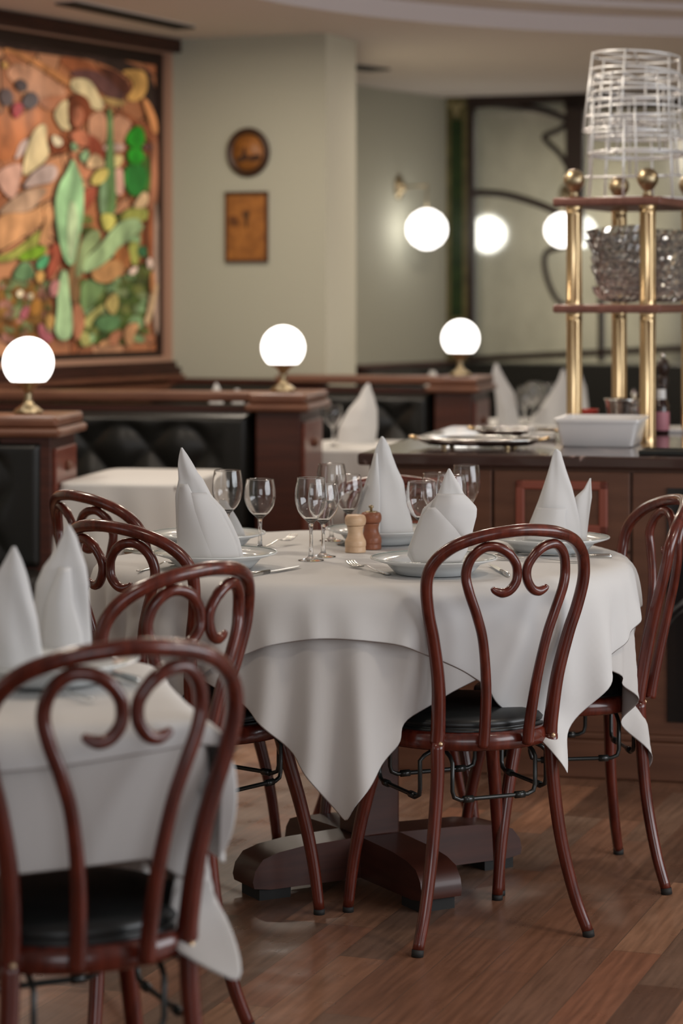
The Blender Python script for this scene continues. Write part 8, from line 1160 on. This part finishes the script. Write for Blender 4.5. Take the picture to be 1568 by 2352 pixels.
-5,-1,-30,22,-19,-2,20,18,0,11,28,3,29,0,-5,28,-9,-6,30,-5,-6,30,3,-4,30,5,-3,30,5,-3,30,3,-4,30,5,-3,30,5,-3,30,4,-2,30,6,-3,30,6,-2,30,6,-2,30,7,-2,30,7,-1,29,8,-2,29,9,-1,29,10,-2,29,11,-1,28,12,-1,28,12,-1,28,13,0,28,-5,-2,23,7,-1,-22,22,0,15,18,-6,29,3,-10,28,1,-10,26,-10,-13,22,-15,-13,18,-21,-14,
-1,0,-31,21,-17,-2,17,21,1,12,28,3,28,1,-4,29,-8,-7,29,-4,-5,31,0,-5,30,4,-3,30,5,-3,30,5,-4,30,5,-3,30,5,-2,31,5,-3,30,5,-2,30,6,-2,30,6,-3,30,6,-2,30,7,-1,29,8,-2,29,9,-1,29,10,-2,29,11,-1,28,11,-1,29,11,-1,28,12,-1,29,-3,-2,24,4,-1,-25,18,1,8,23,-5,28,8,-9,29,1,-10,27,-7,-12,24,-13,-13,18,-20,-14,
  ]),
}

# ------------------------------------------------------------------ draped cloths (shape data in mm, from the fall of square cloths over each table)
def unpack(key):
    N, s = CLOTH[key]; q = np.array(s, dtype=np.int64).reshape(N + 1, N + 1, 3)
    q[:, 0] = np.cumsum(q[:, 0], axis=0); q = np.cumsum(q, axis=1); return N, q / 1000.0
def cloth(key, c, m, label, cat='tablecloth', group=None):
    N, a = unpack(key); b = MB(); vs = [tuple(a[j, i]) for j in range(N + 1) for i in range(N + 1)]
    b.add(vs, [(j * (N + 1) + i, j * (N + 1) + i + 1, (j + 1) * (N + 1) + i + 1, (j + 1) * (N + 1) + i) for j in range(N) for i in range(N)])
    # where the cloth meets a chair back it hangs in front of it, not through it
    for (x0, y0), deg, _l, _g in CH:
        ca, sa = math.cos(math.radians(deg)), math.sin(math.radians(deg)); nv = []
        for (x, y, z) in b.v:
            dx, dy = x + c[0] - x0, y + c[1] - y0; lx = ca * dx + sa * dy; ly = -sa * dx + ca * dy
            if -0.42 < ly < 0.0 and 0.40 < z < 0.80 and abs(lx) < 0.26:
                lim = -0.115 - 0.10 * min(1, max(0, (z - 0.48) / 0.3)); f = min(1, max(0, (0.26 - abs(lx)) / 0.06)); f = f * min(1, (z - 0.40) / 0.05)
                if ly < lim:
                    d = (lim - ly) * f * 0.97; x += -sa * d; y += ca * d
            nv.append((x, y, z))
        b.v = nv
    o = b.build('tablecloth', m, None, label, cat, group, loc=(c[0], c[1], 0))
    sm = o.modifiers.new('relax', 'SMOOTH'); sm.iterations = 1; sm.factor = 0.5
    solid(o, 0.0014, 1.0 if 'under' not in key else 0.0); ss = o.modifiers.new('smooth', 'SUBSURF'); ss.levels = 1; ss.render_levels = 1
    return o
TC = (.05, 5.68); T2 = (-.600, 3.67)
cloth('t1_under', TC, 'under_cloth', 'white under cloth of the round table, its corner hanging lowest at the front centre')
cloth('t1_top', TC, 'cloth', 'white top cloth on the round table, its corner hanging right of the front chair')
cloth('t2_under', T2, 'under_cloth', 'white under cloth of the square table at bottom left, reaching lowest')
cloth('t2_top', T2, 'cloth', 'white top cloth laid diagonally on the square table at bottom left')

def foot_profile(L): return [(0.03, 0.024), (L - 0.045, 0.024), (L - 0.004, 0.030), (L, 0.045), (L - 0.006, 0.070), (L - 0.026, 0.094), (L - 0.065, 0.106), (L - 0.13, 0.114), (0.03, 0.120)]
t = thing('round_dining_table', 'large round table under white cloths in the centre, on a dark four-footed column', 'table', (TC[0] + 0.015, TC[1] - 0.02, 0), math.radians(28.6))
b = MB(); b.lathe([(0, 0.717), (0.59, 0.715), (0.600, 0.720), (0.600, 0.734), (0.59, 0.740), (0, 0.740)], n=96); b.build('tabletop', 'wood', t)
b = MB(); b.box((0, 0, 0.415), (0.105, 0.105, 0.60), 0, 0.006); b.build('column', 'wood', t)
for k in range(4):
    a = math.pi / 2 * k; R = Matrix.Rotation(a, 3, 'Z'); b = MB(); L = (0.39, 0.33, 0.33, 0.33)[k]
    pf = foot_profile(L); n = len(pf); xf = lambda x, z, y: R @ Vector((x, y, z))
    b.prism(pf, -0.052, 0.052, 0, xf); b.prism([(L - 0.10, 0.0), (L - 0.02, 0.0), (L - 0.02, 0.025), (L - 0.10, 0.025)], -0.045, 0.045, 1, xf)
    b.build('foot', ['wood', 'rubber'], t, auto=35)
t = thing('square_dining_table', 'square table under white cloths at bottom left in front', 'table', (T2[0], T2[1], 0), math.radians(12.3))
b = MB(); b.box((0, 0.03, 0.727), (0.66, 0.48, 0.026), 0, 0.005); b.build('tabletop', 'wood', t)
b = MB(); b.box((0, 0.05, 0.415), (0.09, 0.09, 0.60), 0, 0.006); b.build('column', 'wood', t)
for k in range(4):
    R = Matrix.Rotation(math.pi / 2 * k + 0.78, 3, 'Z'); b = MB(); xf = lambda x, z, y: R @ Vector((x, y + 0.0, z)) + Vector((0, 0.05, 0)); b.prism(foot_profile(0.24), -0.04, 0.04, 0, xf); b.prism([(0.15, 0.0), (0.22, 0.0), (0.22, 0.025), (0.15, 0.025)], -0.035, 0.035, 1, xf); b.build('foot', ['wood', 'rubber'], t)

# ------------------------------------------------------------------ the laid round table
ZT = 0.7612
plates = [((0.202, 5.29), 'white plate nearest the camera on the round table, holding the front napkin'),
          ((0.497, 5.74), 'white plate at the right of the round table under the two-pointed napkin'),
          ((0.10, 5.95), 'white plate at the far side of the round table behind the two mills'),
          ((-0.282, 5.40), 'white plate at the left of the round table under the tall slanting napkin'),
          ((-0.322, 5.84), 'white plate at the far left of the round table behind the left glasses')]
for (x, y), lab in plates: plate((x, y, ZT), lab)
NG = 'folded white napkins standing on the round table'
bp = lambda Y, z=ZT + 0.009: HZ + F * (EYE - z) / Y
napkin(5.27, bp(5.27), [(bp(5.27), 958, 1056), (1290, 945, 1062), (1275, 935, 1066), (1258, 937, 1072), (1235, 946, 1079), (1216, 953, 1084), (1190, 963, 1091), (1168, 971, 1094), (1150, 992, 1081), (1137, 1004, 1067), (1110, 1014, 1053), (1090, 1022, 1041), (1076, 1029, 1033)],
       'white napkin folded with crossing layers on the front plate, directly behind the front chair', flaps=[[(1290, 951, 1058), (1262, 938, 1073), (1240, 946, 1075), (1212, 957, 1062), (1185, 968, 1030), (1164, 984, 1000)], [(1245, 1070, 1080), (1215, 1040, 1085), (1185, 1005, 1093), (1165, 990, 1094), (1145, 998, 1076), (1133, 1003, 1063)]], group=NG, seed=1)
napkin(5.38, bp(5.38), [(bp(5.38), 409, 556), (1280, 408, 560), (1240, 406, 550), (1204, 404, 534), (1170, 403, 516), (1138, 402, 486), (1115, 407, 474), (1100, 410, 466), (1084, 409, 453), (1066, 408, 444), (1045, 411, 431), (1028, 415, 419)],
       'tall white napkin slanting down to the right on the left plate of the round table', flaps=[[(1285, 470, 552), (1250, 455, 546), (1210, 440, 528), (1170, 432, 506), (1130, 438, 474)], [(1290, 412, 530), (1250, 408, 506), (1200, 408, 478), (1150, 410, 452), (1110, 414, 432)]], group=NG, seed=7)
napkin(5.93, bp(5.93), [(bp(5.93), 822, 947), (1224, 818, 949), (1197, 815, 946), (1150, 824, 933), (1107, 839, 927), (1076, 850, 912), (1044, 858, 900), (1030, 862, 896), (1010, 871, 886), (1002, 875, 879)],
       'tall white napkin standing on the far plate behind the two mills', flaps=[[(1228, 826, 872), (1180, 822, 872), (1120, 842, 872), (1070, 855, 868), (1040, 861, 866)]], group=NG, seed=3)
napkin(5.73, bp(5.73), [(bp(5.73), 1196, 1332), (1235, 1202, 1334), (1202, 1215, 1332), (1150, 1236, 1321), (1118, 1247, 1313), (1080, 1259, 1300), (1050, 1267, 1291), (1038, 1271, 1288), (1031, 1274, 1279)],
       'white napkin with two upright points on the right plate of the round table', extra=[(bp(5.73), 1286, 1346), (1200, 1300, 1352), (1160, 1316, 1357), (1142, 1322, 1360), (1125, 1341, 1359), (1099, 1355, 1358)],
       flaps=[[(1238, 1206, 1300), (1190, 1222, 1296), (1165, 1232, 1300)]], group=NG, seed=4)
napkin(5.86, bp(5.86), [(bp(5.86), 500, 567), (1235, 500, 566), (1215, 500, 558), (1190, 500, 545), (1150, 500, 520)],
       'white napkin on the far left plate, mostly hidden behind the tall slanting napkin', group=NG, seed=6)
gs = [(522, 5.80, .190, .0365, 'tall wine glass at left, just behind the slanting napkin'),
      (597, 5.78, .170, .0375, 'shorter wine glass standing alone right of the slanting napkin'),
      (714, 5.56, .190, .0370, 'tall wine glass at the front of the middle cluster beside the mills'),
      (742, 5.64, .170, .0365, 'shorter wine glass at the front of the middle cluster, second from left'),
      (761, 6.01, .190, .0375, 'tall wine glass at the back of the middle cluster'),
      (800, 5.91, .170, .0345, 'shorter wine glass behind the pale wooden mill'),
      (968, 5.70, .170, .0370, 'shorter wine glass left of the front napkin, lowest of its cluster'),
      (1003, 5.95, .172, .0395, 'shorter wine glass rising left behind the front napkin'),
      (1037, 5.66, .188, .0365, 'tall wine glass hidden mostly behind the tip of the front napkin'),
      (1070, 5.98, .190, .0360, 'tall wine glass right of the front napkin tip, highest of its cluster')]
random.seed(11)
for px, Y, h, r, lab in gs: wine_glass(h, r, lab, (X(px, Y), Y, ZT), 'wine glasses on the round table')
mill((X(816, 5.74), 5.74, ZT), 'wood_light', 'pale wooden salt mill standing in front of the brown pepper mill', False)
mill((X(852, 5.81), 5.81, ZT), 'wood_mill', 'brown wooden pepper mill with a metal knob behind the pale mill', True)
def aim(p0, p1): return math.atan2(-(p1[0] - p0[0]), p1[1] - p0[1])
e0, e1 = (0.103, 5.255), (0.018, 5.44)
fork((e0[0], e0[1], ZT), aim(e0, e1), 'silver fork left of the front plate on the round table')
e0, e1 = (X(612, 5.80), 5.80), (X(650, 5.93), 5.93)
fork((X(590, 5.76), 5.76, ZT), aim((X(590, 5.76), 5.76), (X(655, 5.90), 5.90)), 'silver fork right of the far left plate with raised tines', tilt=0.05)
e0 = (X(318, 5.32), 5.32); fork((e0[0] + 0.0, e0[1], ZT), aim(e0, (-0.30, 5.62)), 'silver fork left of the slanting napkin plate, behind a chair back')
e0 = (X(1225, 5.55), 5.55); fork((X(1330, 5.50), 5.50, ZT), aim((X(1330, 5.50), 5.50), (X(1180, 5.56), 5.56)), 'silver fork in front of the right plate on the round table')
k0 = (X(565, 5.22), 5.22); knife((k0[0], k0[1], ZT), aim(k0, (X(720, 5.46), 5.46)), 'silver knife at the left front edge of the round table')
k0 = (X(1168, 5.22), 5.22); knife((k0[0], k0[1], ZT), aim(k0, (X(1110, 5.52), 5.52)), 'silver knife right of the front plate, behind the chair back')
k0 = (X(1404, 5.60), 5.60); knife((k0[0], k0[1], ZT), aim(k0, (X(1230, 5.66), 5.66)), 'silver knife at the right edge of the round table in front of the right plate')
k0 = (X(285, 5.72), 5.72); knife((k0[0], k0[1], ZT), aim(k0, (X(400, 5.66), 5.66)), 'silver knife at the far left edge of the round table')

# square front table: two napkins, plates, cutlery
Z2 = 0.7665
plate((-.455, 3.78, Z2), 'white plate on the square table at bottom left, behind the blurred chair back')
N2 = 'folded napkins on the square front table'
b2 = lambda Y: HZ + F * (EYE - Z2 - 0.008) / Y
napkin(3.93, b2(3.93), [(b2(3.93), 82, 208), (1530, 80, 210), (1470, 80, 210), (1400, 76, 206), (1340, 82, 204), (1300, 100, 198), (1268, 125, 187), (1230, 143, 175), (1205, 153, 160)], 'blurred white peaked napkin on the square front table, the right and taller one', group=N2, seed=8,
       flaps=[[(1540, 100, 200), (1450, 100, 190), (1380, 110, 170), (1300, 140, 165)]])
napkin(3.74, b2(3.74), [(b2(3.74), -40, 96), (1580, -45, 100), (1500, -45, 98), (1420, -35, 86), (1370, -22, 74), (1320, -8, 62), (1285, 12, 50), (1255, 28, 36)], 'blurred white peaked napkin at the left picture edge on the square front table', group=N2, seed=9)
fork((X(215, 3.62), 3.60, Z2), aim((X(215, 3.62), 3.60), (X(90, 3.72), 3.72)), 'blurred silver fork on the square front table')
knife((X(320, 3.78), 3.76, Z2), aim((X(320, 3.78), 3.76), (X(180, 3.95), 3.95)), 'blurred silver knife on the square front table')
